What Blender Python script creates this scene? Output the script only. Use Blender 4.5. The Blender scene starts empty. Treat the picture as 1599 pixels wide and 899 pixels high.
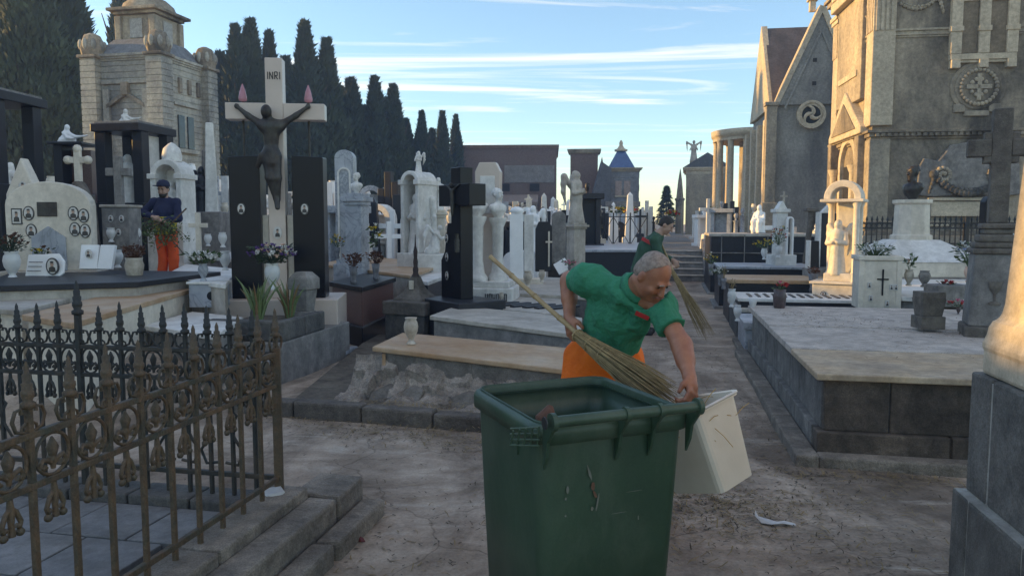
import bpy, math, random
import numpy as np
from mathutils import Vector, Matrix
random.seed(7); rng = np.random.default_rng(7)
SC = bpy.context.scene
COL = SC.collection
R = math.radians
# ------------------------------------------------------------ camera, sky, sun, exposure
EYE = 1.6; FPX = 1180.0; PITCH = math.atan(99.5/1180)
cam_d = bpy.data.cameras.new('camera'); cam = bpy.data.objects.new('camera', cam_d); COL.objects.link(cam)
cam_d.sensor_width = 36; cam_d.lens = 36*FPX/1599; cam_d.clip_start = .05; cam_d.clip_end = 3000
cam.location = (0, 0, EYE); cam.rotation_euler = (math.pi/2-PITCH, 0, 0)
SC.camera = cam
SUN_EL = R(11.5); SUN_AZ = math.atan2(-1, .16)          # azimuth from +Y towards +X
sdir = Vector((math.sin(SUN_AZ)*math.cos(SUN_EL), math.cos(SUN_AZ)*math.cos(SUN_EL), math.sin(SUN_EL)))
SC.view_settings.view_transform = 'Standard'; SC.view_settings.look = 'None'
SC.view_settings.gamma = 1; SC.view_settings.exposure = 1.82
SC.view_settings.use_white_balance = True; SC.view_settings.white_balance_temperature = 8700; SC.view_settings.white_balance_tint = 12   # the camera's own setting for open shade
W = bpy.data.worlds.new('World'); SC.world = W; W.use_nodes = True
def build_world():
    nt = W.node_tree; N = nt.nodes; L = nt.links; N.clear()
    out = N.new('ShaderNodeOutputWorld'); bg = N.new('ShaderNodeBackground'); bg.inputs[1].default_value = .12
    sky = N.new('ShaderNodeTexSky'); sky.sky_type = 'NISHITA'; sky.sun_disc = False
    sky.sun_elevation = SUN_EL; sky.sun_rotation = SUN_AZ; sky.air_density = 1.0; sky.dust_density = .15; sky.ozone_density = 4.2
    tc = N.new('ShaderNodeTexCoord'); sep = N.new('ShaderNodeSeparateXYZ'); L.new(tc.outputs['Generated'], sep.inputs[0])
    # thin streaks of high cloud: a plane of noise far overhead, stretched along one direction
    mz = N.new('ShaderNodeMath'); mz.operation = 'MAXIMUM'; mz.inputs[1].default_value = .03; L.new(sep.outputs[2], mz.inputs[0])
    dx = N.new('ShaderNodeMath'); dx.operation = 'DIVIDE'; L.new(sep.outputs[0], dx.inputs[0]); L.new(mz.outputs[0], dx.inputs[1])
    dy = N.new('ShaderNodeMath'); dy.operation = 'DIVIDE'; L.new(sep.outputs[1], dy.inputs[0]); L.new(mz.outputs[0], dy.inputs[1])
    cb = N.new('ShaderNodeCombineXYZ'); L.new(dx.outputs[0], cb.inputs[0]); L.new(dy.outputs[0], cb.inputs[1])
    mp = N.new('ShaderNodeMapping'); mp.inputs['Rotation'].default_value = (0, 0, R(-24)); mp.inputs['Scale'].default_value = (.17, .78, 1)
    mp.inputs['Location'].default_value = (1.35, 0.18, 0); L.new(cb.outputs[0], mp.inputs[0])
    n1 = N.new('ShaderNodeTexNoise'); n1.inputs['Scale'].default_value = 1.25; n1.inputs['Detail'].default_value = 7; n1.inputs['Roughness'].default_value = .62
    n1.inputs['Distortion'].default_value = 1.3; L.new(mp.outputs[0], n1.inputs[0])
    r1 = N.new('ShaderNodeValToRGB'); r1.color_ramp.elements[0].position = .51; r1.color_ramp.elements[1].position = .8
    L.new(n1.outputs[0], r1.inputs[0])
    fade = N.new('ShaderNodeMapRange'); fade.inputs[1].default_value = .03; fade.inputs[2].default_value = .14; L.new(sep.outputs[2], fade.inputs[0])
    mu = N.new('ShaderNodeMath'); mu.operation = 'MULTIPLY'; L.new(r1.outputs[0], mu.inputs[0]); L.new(fade.outputs[0], mu.inputs[1])
    mu2 = N.new('ShaderNodeMath'); mu2.operation = 'MULTIPLY'; mu2.inputs[1].default_value = .85; L.new(mu.outputs[0], mu2.inputs[0])
    mix = N.new('ShaderNodeMixRGB'); mix.inputs[2].default_value = (4.6, 4.5, 4.5, 1); L.new(mu2.outputs[0], mix.inputs[0]); L.new(sky.outputs[0], mix.inputs[1])
    L.new(mix.outputs[0], bg.inputs[0]); L.new(bg.outputs[0], out.inputs[0])
build_world()
sun_l = bpy.data.lights.new('sun', 'SUN'); sun = bpy.data.objects.new('sun', sun_l); COL.objects.link(sun)
sun_l.energy = 2.2; sun_l.angle = R(.6); sun_l.color = (1, .68, .27)
sun.rotation_euler = sdir.to_track_quat('Z', 'Y').to_euler()

# ------------------------------------------------------------ pixel -> world helpers (pixels of the 1599x899 photograph)
_c, _s = math.cos(PITCH), math.sin(PITCH)
def ray(px, py):
    x = (px-799.5)/FPX; v = (449.5-py)/FPX
    return Vector((x, _c+v*_s, v*_c-_s))
def G(px, py, z=0.0):                        # where the pixel's ray meets height z
    r = ray(px, py); t = (z-EYE)/r.z
    return Vector((r.x*t, r.y*t, z))
def D(px, py, d):                            # the point of the pixel's ray at distance y = d
    r = ray(px, py); t = d/r.y
    return Vector((r.x*t, d, EYE+r.z*t))
def HZ(py, d):                               # height seen at row py at distance d (image centre column)
    return D(799.5, py, d).z
def XW(px, d): return D(px, 350, d).x

# ------------------------------------------------------------ materials
MATS = {}
def mat(name, c1, c2=None, sc=6.0, rough=.7, bump=.15, stain=None, stain_amt=0.0, stain_sc=1.5, metal=0.0, spec=.5, detail=6, fine=0.0, vein=None, coat=0):
    if name in MATS: return MATS[name]
    m = bpy.data.materials.new(name); m.use_nodes = True; nt = m.node_tree; N = nt.nodes; L = nt.links
    b = N['Principled BSDF']; b.inputs['Roughness'].default_value = rough; b.inputs['Metallic'].default_value = metal
    b.inputs['Specular IOR Level'].default_value = spec
    if coat: b.inputs['Coat Weight'].default_value = coat
    tc = N.new('ShaderNodeTexCoord')
    c2 = c2 or tuple(x*.75 for x in c1)
    n = N.new('ShaderNodeTexNoise'); n.inputs['Scale'].default_value = sc; n.inputs['Detail'].default_value = detail; n.inputs['Roughness'].default_value = .62
    L.new(tc.outputs['Object'], n.inputs[0])
    rp = N.new('ShaderNodeValToRGB'); rp.color_ramp.elements[0].position = .36; rp.color_ramp.elements[1].position = .66
    rp.color_ramp.elements[0].color = (*c2, 1); rp.color_ramp.elements[1].color = (*c1, 1); L.new(n.outputs[0], rp.inputs[0])
    col = rp.outputs[0]
    if stain is not None:
        n2 = N.new('ShaderNodeTexNoise'); n2.inputs['Scale'].default_value = stain_sc; n2.inputs['Detail'].default_value = 8; n2.inputs['Roughness'].default_value = .7
        n2.inputs['Distortion'].default_value = .4
        mp = N.new('ShaderNodeMapping'); mp.inputs['Scale'].default_value = (1, 1, .45); mp.inputs['Location'].default_value = (3.1, 1.7, .4)
        L.new(tc.outputs['Object'], mp.inputs[0]); L.new(mp.outputs[0], n2.inputs[0])
        r2 = N.new('ShaderNodeValToRGB'); r2.color_ramp.elements[0].position = .5-.12*stain_amt-.04; r2.color_ramp.elements[1].position = .72-.1*stain_amt
        L.new(n2.outputs[0], r2.inputs[0])
        fm = N.new('ShaderNodeMath'); fm.operation = 'MULTIPLY'; fm.inputs[1].default_value = min(1, .55+.4*stain_amt); L.new(r2.outputs[0], fm.inputs[0])
        mx = N.new('ShaderNodeMixRGB'); mx.inputs[2].default_value = (*stain, 1); L.new(fm.outputs[0], mx.inputs[0]); L.new(col, mx.inputs[1]); col = mx.outputs[0]
    if vein is not None:
        n3 = N.new('ShaderNodeTexNoise'); n3.inputs['Scale'].default_value = 2.2; n3.inputs['Detail'].default_value = 5; n3.inputs['Distortion'].default_value = 2.2
        L.new(tc.outputs['Object'], n3.inputs[0])
        r3 = N.new('ShaderNodeValToRGB'); e = r3.color_ramp.elements; e[0].position = .46; e[0].color = (0, 0, 0, 1); e[1].position = .54; e[1].color = (0, 0, 0, 1)
        k = e.new(.5); k.color = (.8, .8, .8, 1); L.new(n3.outputs[0], r3.inputs[0])
        mx = N.new('ShaderNodeMixRGB'); mx.inputs[2].default_value = (*vein, 1); L.new(r3.outputs[0], mx.inputs[0]); L.new(col, mx.inputs[1]); col = mx.outputs[0]
    if bump >= .08 and not any(q in name for q in ('polo', 'sweater', 'workwear', 'vest', 'skin', 'hair', 'bin_', 'cane', 'plastic', 'trousers', 'petal')):
        n5 = N.new('ShaderNodeTexNoise'); n5.inputs['Scale'].default_value = 11; n5.inputs['Detail'].default_value = 8; n5.inputs['Roughness'].default_value = .75; L.new(tc.outputs['Object'], n5.inputs[0])
        r5 = N.new('ShaderNodeMapRange'); r5.inputs[1].default_value = .36; r5.inputs[2].default_value = .62; r5.inputs[3].default_value = (.84 if 'marble' in name else .7); r5.inputs[4].default_value = (1.06 if 'marble' in name else 1.12); L.new(n5.outputs[0], r5.inputs[0])
        v5 = N.new('ShaderNodeVectorMath'); v5.operation = 'SCALE'; L.new(col, v5.inputs[0]); L.new(r5.outputs[0], v5.inputs['Scale']); col = v5.outputs[0]
    if fine:
        n4 = N.new('ShaderNodeTexNoise'); n4.inputs['Scale'].default_value = 140; n4.inputs['Detail'].default_value = 3; L.new(tc.outputs['Object'], n4.inputs[0])
        r4 = N.new('ShaderNodeMapRange'); r4.inputs[1].default_value = .3; r4.inputs[2].default_value = .7; r4.inputs[3].default_value = 1-fine; r4.inputs[4].default_value = 1+fine
        L.new(n4.outputs[0], r4.inputs[0])
        vm = N.new('ShaderNodeVectorMath'); vm.operation = 'SCALE'; L.new(col, vm.inputs[0]); L.new(r4.outputs[0], vm.inputs['Scale']); col = vm.outputs[0]
    L.new(col, b.inputs['Base Color'])
    if bump:
        nb = N.new('ShaderNodeTexNoise'); nb.inputs['Scale'].default_value = sc*7; nb.inputs['Detail'].default_value = 7; L.new(tc.outputs['Object'], nb.inputs[0])
        bp = N.new('ShaderNodeBump'); bp.inputs['Strength'].default_value = bump; bp.inputs['Distance'].default_value = .02; L.new(nb.outputs[0], bp.inputs['Height'])
        L.new(bp.outputs[0], b.inputs['Normal'])
    MATS[name] = m
    return m
def flat(name, c, rough=.6, metal=0, spec=.5): return mat(name, c, tuple(x*.85 for x in c), 20, rough, .05, metal=metal, spec=spec)

# ------------------------------------------------------------ mesh builder
class MB:
    def __init__(s): s.v = []; s.f = []; s.sm = []
    def add(s, vs, fs, smooth=False):
        o = len(s.v); s.v += [tuple(p) for p in vs]; s.f += [tuple(i+o for i in f) for f in fs]; s.sm += [smooth]*len(fs); return s
    def box(s, c, d, rz=0.0, taper=1.0, tilt=None):
        hx, hy, hz = d[0]/2, d[1]/2, d[2]/2; vs = []
        for z, k in ((-hz, 1), (hz, taper)):
            for x, y in ((-hx, -hy), (hx, -hy), (hx, hy), (-hx, hy)): vs.append(Vector((x*k, y*k, z)))
        if tilt: M = Matrix.Rotation(tilt[0], 3, 'X') @ Matrix.Rotation(tilt[1], 3, 'Y'); vs = [M @ v for v in vs]
        M = Matrix.Rotation(rz, 3, 'Z'); vs = [M @ v + Vector(c) for v in vs]
        return s.add(vs, [(3, 2, 1, 0), (4, 5, 6, 7), (0, 1, 5, 4), (1, 2, 6, 5), (2, 3, 7, 6), (3, 0, 4, 7)])
    def bz(s, x0, x1, y0, y1, z0, z1, taper=1.0): return s.box(((x0+x1)/2, (y0+y1)/2, (z0+z1)/2), (x1-x0, y1-y0, z1-z0), 0, taper)
    def prism(s, bot, top):                  # two rings with the same count (counter-clockwise seen from above)
        n = len(bot); vs = [Vector(p) for p in bot]+[Vector(p) for p in top]
        return s.add(vs, [tuple(range(n-1, -1, -1)), tuple(range(n, 2*n))]+[(i, (i+1) % n, n+(i+1) % n, n+i) for i in range(n)])
    def extr(s, poly, d, axis='y', off=0.0):  # outline in (x,z) pushed along y (front at off, back at off+d)
        n = len(poly); vs = [Vector((x, off, z)) for x, z in poly]+[Vector((x, off+d, z)) for x, z in poly]
        return s.add(vs, [tuple(range(n)), tuple(range(2*n-1, n-1, -1))]+[((i+1) % n, i, n+i, n+(i+1) % n) for i in range(n)])
    def lathe(s, prof, seg=20, c=(0, 0, 0), smooth=True, sq=0.0):
        n = len(prof); vs = []; c = Vector(c)
        for r, z in prof:
            for k in range(seg):
                a = 2*math.pi*(k+.5)/seg; ca, sa = math.cos(a), math.sin(a)
                q = 1.0 if not sq else 1/max(abs(ca), abs(sa))**sq
                vs.append(c+Vector((r*q*ca, r*q*sa, z)))
        fs = [(i*seg+k, i*seg+(k+1) % seg, (i+1)*seg+(k+1) % seg, (i+1)*seg+k) for i in range(n-1) for k in range(seg)]
        s.add(vs, fs, smooth)
        s.add(vs[:seg], [tuple(range(seg-1, -1, -1))]); s.add(vs[-seg:], [tuple(range(seg))]); return s
    def tube(s, pts, rad, seg=8, smooth=True, caps=True):
        pts = [Vector(p) for p in pts]; n = len(pts); rad = rad if isinstance(rad, (list, tuple)) else [rad]*n; vs = []
        up = None
        for i, p in enumerate(pts):
            t = (pts[min(i+1, n-1)]-pts[max(i-1, 0)]).normalized()
            if up is None: up = Vector((0, 0, 1)) if abs(t.z) < .9 else Vector((1, 0, 0))
            a = t.cross(up).normalized(); b = a.cross(t).normalized(); up = b
            for k in range(seg):
                q = 2*math.pi*k/seg; vs.append(p+(a*math.cos(q)+b*math.sin(q))*rad[i])
        fs = [(i*seg+k, (i+1)*seg+k, (i+1)*seg+(k+1) % seg, i*seg+(k+1) % seg) for i in range(n-1) for k in range(seg)]
        s.add(vs, fs, smooth)
        if caps: s.add(vs[:seg], [tuple(range(seg))]); s.add(vs[-seg:], [tuple(range(seg-1, -1, -1))])
        return s
    def ball(s, c, r, seg=12, rings=8):
        r = r if isinstance(r, (tuple, list)) else (r, r, r)
        prof = [(max(1e-4, math.sin(math.pi*i/rings)), -math.cos(math.pi*i/rings)) for i in range(rings+1)]
        o = len(s.v); s.lathe(prof, seg)
        for i in range(o, len(s.v)): v = s.v[i]; s.v[i] = (v[0]*r[0]+c[0], v[1]*r[1]+c[1], v[2]*r[2]+c[2])
        return s
    def arch(s, w, h, thick, depth, seg=14, y=0.0, z=0.0, x=0.0):   # an arched band: legs from z up to spring, half ring above
        r = w/2; pts = []; ins = []
        out = [(x-r, z)]+[(x-r*math.cos(math.pi*i/seg), z+h+r*math.sin(math.pi*i/seg)) for i in range(seg+1)]+[(x+r, z)]
        ri = r-thick
        inn = [(x-ri, z)]+[(x-ri*math.cos(math.pi*i/seg), z+h+ri*math.sin(math.pi*i/seg)) for i in range(seg+1)]+[(x+ri, z)]
        n = len(out); vs = [Vector((a, y, b)) for a, b in out+inn]+[Vector((a, y+depth, b)) for a, b in out+inn]; fs = []
        for i in range(n-1):
            fs += [(i, i+n, i+n+1, i+1), (2*n+i, 2*n+i+1, 3*n+i+1, 3*n+i), (i, i+1, 2*n+i+1, 2*n+i), (n+i, 3*n+i, 3*n+i+1, n+i+1)]
        fs += [(0, 2*n, 3*n, n), (n-1, 2*n-1, 4*n-1, 3*n-1)]
        return s.add(vs, fs)
    def build(s, name, m, parent=None, bev=0.0, smooth=None, loc=None, rz=None):
        me = bpy.data.meshes.new(name); me.from_pydata(s.v, [], s.f)
        me.polygons.foreach_set('use_smooth', [bool(x) if smooth is None else smooth for x in s.sm])
        me.materials.append(m); me.update()
        return link(name, me, parent, bev, loc, rz)
def link(name, me, parent=None, bev=0.0, loc=None, rz=None):
    o = bpy.data.objects.new(name, me); COL.objects.link(o)
    if parent is not None: o.parent = parent
    if loc is not None: o.location = loc
    if rz is not None: o.rotation_euler = (0, 0, rz)
    if bev:
        b = o.modifiers.new('bevel', 'BEVEL'); b.width = bev; b.segments = 2; b.limit_method = 'ANGLE'; b.angle_limit = R(40)
    return o
def tag(o, label, cat, group=None):
    o['label'] = label; o['category'] = cat
    if group: o['group'] = group
    return o
def thing(name, label, cat, loc=(0, 0, 0), rz=0.0, group=None):
    o = bpy.data.objects.new(name, None); o.empty_display_size = .1; COL.objects.link(o)
    o.location = loc; o.rotation_euler = (0, 0, rz)
    return tag(o, label, cat, group)
def struct(o, kind='structure'): o['kind'] = kind; return o
def kids(o): return [c for c in bpy.data.objects if c.parent == o]
def dup(root, loc, rz=0.0, label=None, group=None, scale=None, m=None):
    def cp(o, par):
        c = o.copy(); COL.objects.link(c); c.parent = par
        for ch in CH.get(o.name, ()): cp(ch, c)
        return c
    CH = {}
    def collect(o):
        CH[o.name] = list(o.children)
        for c in o.children: collect(c)
    collect(root); r = cp(root, None); r.location = loc; r.rotation_euler = (0, 0, rz)
    if scale: r.scale = (scale, scale, scale)
    if label: r['label'] = label
    if group: r['group'] = group
    return r

# ------------------------------------------------------------ signed-distance modelling for bodies and statues
class SDF:
    def __init__(s, lo, hi, vox):
        s.lo = np.array(lo, float); s.vox = vox; s.n = np.ceil((np.array(hi)-s.lo)/vox).astype(int)+1
        s.d = np.full(s.n, 10.0, np.float32)
    def _win(s, lo, hi):
        a = np.clip(np.floor((np.array(lo)-s.lo)/s.vox).astype(int), 0, s.n-1); b = np.clip(np.ceil((np.array(hi)-s.lo)/s.vox).astype(int)+1, 1, s.n)
        b = np.maximum(b, a+1)
        sl = tuple(slice(a[i], b[i]) for i in range(3)); g = [s.lo[i]+s.vox*np.arange(a[i], b[i]) for i in range(3)]
        return sl, np.meshgrid(*g, indexing='ij')
    def _mix(s, sl, dn, k, sub=False):
        a = s.d[sl]; dn = dn.astype(np.float32)
        if sub:
            h = np.clip(.5-.5*(a+dn)/k, 0, 1); s.d[sl] = a*(1-h)-dn*h+k*h*(1-h); return
        if k > 0:
            h = np.clip(.5+.5*(a-dn)/k, 0, 1); s.d[sl] = a*(1-h)+dn*h-k*h*(1-h)
        else: s.d[sl] = np.minimum(a, dn)
    def cap(s, a, b, ra, rb=None, k=.02, sub=False):
        rb = ra if rb is None else rb; a = np.array(a, float); b = np.array(b, float); m = max(ra, rb)+k+3*s.vox
        sl, (X, Y, Z) = s._win(np.minimum(a, b)-m, np.maximum(a, b)+m)
        ba = b-a; L2 = max(1e-9, ba @ ba)
        t = np.clip(((X-a[0])*ba[0]+(Y-a[1])*ba[1]+(Z-a[2])*ba[2])/L2, 0, 1)
        d = np.sqrt((X-a[0]-t*ba[0])**2+(Y-a[1]-t*ba[1])**2+(Z-a[2]-t*ba[2])**2)-(ra+(rb-ra)*t)
        s._mix(sl, d, k, sub); return s
    def ell(s, c, r, B=None, k=.02, sub=False):
        c = np.array(c, float); r = np.array(r, float); m = r.max()+k+3*s.vox
        sl, (X, Y, Z) = s._win(c-m, c+m); X = X-c[0]; Y = Y-c[1]; Z = Z-c[2]
        if B is not None:
            B = np.array(B, float); X, Y, Z = (B[0][0]*X+B[0][1]*Y+B[0][2]*Z, B[1][0]*X+B[1][1]*Y+B[1][2]*Z, B[2][0]*X+B[2][1]*Y+B[2][2]*Z)
        q = np.sqrt((X/r[0])**2+(Y/r[1])**2+(Z/r[2])**2)+1e-9; g = np.sqrt((X/r[0]**2)**2+(Y/r[1]**2)**2+(Z/r[2]**2)**2)+1e-9
        s._mix(sl, q*(q-1)/g, k, sub); return s
    def chain(s, pts, rad, k=.02):
        for i in range(len(pts)-1): s.cap(pts[i], pts[i+1], rad[i], rad[i+1], k)
        return s
    def cut(s, p, n):                         # keep the side the normal points away from
        g = [s.lo[i]+s.vox*np.arange(s.n[i]) for i in range(3)]; n = np.array(n, float); n /= np.linalg.norm(n)
        d = (g[0][:, None, None]-p[0])*n[0]+(g[1][None, :, None]-p[1])*n[1]+(g[2][None, None, :]-p[2])*n[2]
        s.d = np.maximum(s.d, d.astype(np.float32)); return s
    def ripple(s, amp, fx, seed=0):           # folds: a sum of a few slanted waves
        g = [s.lo[i]+s.vox*np.arange(s.n[i]) for i in range(3)]; r = np.random.default_rng(seed); w = 0
        for _ in range(5):
            f = r.normal(size=3)*fx*np.array([1, 1, .35]); p = r.uniform(0, 6.28)
            w = w+np.sin(g[0][:, None, None]*f[0]+g[1][None, :, None]*f[1]+g[2][None, None, :]*f[2]+p)
        s.d = s.d+(amp*w/2.2).astype(np.float32); return s
    def mesh(s, name, m):
        d = s.d; ins = d < 0; n = d.shape
        cs = np.zeros(tuple(k-1 for k in n), np.int8)
        for i in (0, 1):
            for j in (0, 1):
                for k in (0, 1): cs += ins[i:n[0]-1+i, j:n[1]-1+j, k:n[2]-1+k]
        act = np.argwhere((cs > 0) & (cs < 8)); idx = np.full(cs.shape, -1, np.int32); idx[tuple(act.T)] = np.arange(len(act))
        acc = np.zeros((len(act), 3)); cnt = np.zeros(len(act))
        cor = [(i, j, k) for i in (0, 1) for j in (0, 1) for k in (0, 1)]
        for a in cor:
            for ax in range(3):
                if a[ax]: continue
                b = list(a); b[ax] = 1
                va = d[tuple((act+a).T)]; vb = d[tuple((act+b).T)]; cr = (va < 0) != (vb < 0)
                t = np.where(cr, va/np.where(cr, va-vb, 1), 0); p = np.array(a)[None, :]+np.eye(3)[ax][None, :]*t[:, None]
                acc[cr] += p[cr]; cnt[cr] += 1
        V = s.lo+s.vox*(act+acc/cnt[:, None]); F = []
        for ax in range(3):
            u, w = (ax+1) % 3, (ax+2) % 3
            sa = [slice(1, None) if q != ax else slice(0, n[ax]-1) for q in range(3)]; sb = list(sa); sb[ax] = slice(1, None)
            A = ins[tuple(sa)]; B = ins[tuple(sb)]; e = np.argwhere(A != B)
            off = np.array([1 if q != ax else 0 for q in range(3)]); e = e+off
            e = e[(e[:, u] < n[u]-1) & (e[:, w] < n[w]-1)]
            if not len(e): continue
            du = np.eye(3, dtype=int)[u]; dw = np.eye(3, dtype=int)[w]
            q = [idx[tuple((e-du-dw).T)], idx[tuple((e-dw).T)], idx[tuple(e.T)], idx[tuple((e-du).T)]]
            q = np.stack(q, 1); fl = ~ins[tuple(e.T)]; q[fl] = q[fl][:, ::-1]; F.append(q)
        F = np.concatenate(F); F = F[(F >= 0).all(1)]
        me = bpy.data.meshes.new(name); me.vertices.add(len(V)); me.vertices.foreach_set('co', V.astype(np.float32).ravel())
        me.loops.add(F.size); me.loops.foreach_set('vertex_index', F.astype(np.int32).ravel())
        me.polygons.add(len(F)); me.polygons.foreach_set('loop_start', np.arange(0, F.size, 4, dtype=np.int32))
        me.polygons.foreach_set('use_smooth', np.ones(len(F), bool)); me.update(calc_edges=True); me.validate(); me.materials.append(m)
        return me
# ------------------------------------------------------------ palette
MARBLE = mat('white_marble', (.78, .755, .71), (.68, .65, .6), 5, .5, .1, (.36, .335, .3), .2, 2.2)
MARBLE_D = mat('weathered_marble', (.56, .5, .43), (.43, .38, .32), 6, .65, .2, (.25, .21, .165), .6, 2.2)
MARBLE_Y = mat('ochre_stained_marble', (.52, .38, .26), (.45, .28, .15), 3, .6, .12, (.37, .185, .08), .7, 1.3)
MARBLE_B = mat('blue_grey_marble', (.42, .44, .47), (.27, .29, .32), 3, .4, .06, vein=(.18, .2, .22))
MARBLE_W = mat('bright_marble', (.82, .81, .79), (.75, .74, .72), 6, .4, .05)
CREAM = mat('cream_marble', (.72, .64, .53), (.64, .56, .46), 4, .55, .08, (.42, .36, .28), .15, 2)
PEACH = mat('pale_pink_marble', (.6, .49, .42), (.54, .44, .37), 4, .35, .04)
BLACK = mat('black_granite', (.012, .013, .017), (.008, .008, .011), 90, .3, .0, spec=.22)
BLACK_M = mat('dull_black_granite', (.028, .029, .034), (.017, .017, .021), 60, .42, .03, spec=.3)
DARK = mat('dark_basalt', (.1, .095, .09), (.055, .052, .05), 5, .85, .5, (.2, .18, .15), .1, 3, fine=.25)
BASALT = mat('basalt_blocks', (.21, .195, .175), (.11, .102, .092), 3, .9, .55, (.04, .037, .033), .5, 1.8, fine=.3)
GREYS = mat('grey_stone', (.3, .275, .25), (.2, .183, .166), 5, .85, .35, (.1, .095, .09), .4, 2.5, fine=.15)
BROWNS = mat('brown_stone', (.15, .125, .105), (.09, .075, .063), 5, .9, .5, (.24, .21, .17), .2, 4, fine=.2)
REDGR = mat('red_granite', (.2, .1, .085), (.1, .05, .045), 55, .3, .0)
LIME = mat('limestone', (.52, .43, .31), (.38, .32, .245), 2.2, .9, .3, (.13, .115, .1), .75, .55, fine=.08)
LIMED = mat('stained_limestone', (.5, .41, .3), (.34, .275, .205), 1.3, .9, .35, (.06, .053, .047), 1.0, .6, fine=.15)
LIMEC = mat('clean_limestone', (.6, .5, .37), (.5, .41, .3), 3, .9, .2, (.3, .25, .19), .2, 1, fine=.06)
IVORY = mat('ivory_limestone', (.56, .53, .44), (.44, .41, .34), 2.5, .9, .25, (.11, .11, .115), .85, .5, fine=.08)
BRICKM = mat('red_brick_far', (.22, .14, .12), (.16, .1, .085), 6, .9, .3, (.2, .15, .12), .3, .8)
MORTAR = mat('mortar', (.4, .38, .34), None, 12, .9, .4)
BRONZE = mat('dark_bronze', (.07, .055, .045), (.035, .03, .03), 8, .5, .1, (.09, .1, .085), .3, 6, metal=.5)
IRON = mat('green_painted_iron', (.06, .06, .04), (.033, .036, .026), 14, .6, .3, (.17, .085, .04), .6, 9, fine=.2)
IRON_D = mat('dark_iron', (.022, .027, .027), (.013, .016, .016), 14, .6, .2, (.1, .065, .04), .3, 8)
SOIL = mat('soil', (.13, .105, .08), (.075, .06, .047), 9, 1, .8, (.22, .19, .15), .4, 3)
CONC = mat('old_concrete', (.27, .245, .215), (.17, .15, .13), 4, .95, .7, (.1, .088, .075), .6, 2.2, fine=.25)
CLAYV = mat('cream_vase', (.58, .51, .42), (.48, .41, .33), 7, .55, .1, (.32, .25, .18), .3, 5)
WHITEV = mat('white_vase', (.66, .65, .63), (.56, .55, .53), 7, .4, .05)
GREYV = mat('grey_vase', (.2, .2, .21), (.13, .13, .14), 20, .5, .1)
REDV = mat('purple_stone_vase', (.11, .07, .07), (.06, .04, .04), 25, .4, .1)
LEAF = mat('leaf_green', (.07, .12, .035), (.035, .07, .02), 12, .6, .0)
LEAFD = mat('leaf_dark', (.03, .06, .025), (.018, .036, .016), 12, .6, .0)
DRY = mat('dry_leaf', (.17, .075, .045), (.1, .045, .03), 15, .9, .0)
STRAW = mat('straw', (.3, .21, .1), (.19, .13, .06), 15, .9, .0)
PETW = flat('petal_white', (.7, .69, .66)); PETY = flat('petal_yellow', (.75, .5, .03)); PETR = flat('petal_red', (.5, .03, .03))
PETP = flat('petal_purple', (.12, .05, .22)); PETK = flat('petal_pink', (.6, .12, .2)); PETO = flat('petal_peach', (.75, .48, .36))
PORC = flat('porcelain', (.6, .58, .55), .25); PHOTO_D = flat('photo_dark', (.03, .03, .035), .3); PHOTO_S = flat('photo_skin', (.42, .27, .2), .4)
GLASSD = mat('dark_glass', (.03, .04, .05), (.02, .025, .03), 3, .1, 0)
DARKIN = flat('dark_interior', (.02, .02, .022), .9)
ROOFD = mat('dark_roof', (.1, .085, .09), (.06, .052, .056), 2, .8, .3, (.16, .1, .09), .3, .5)

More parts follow.
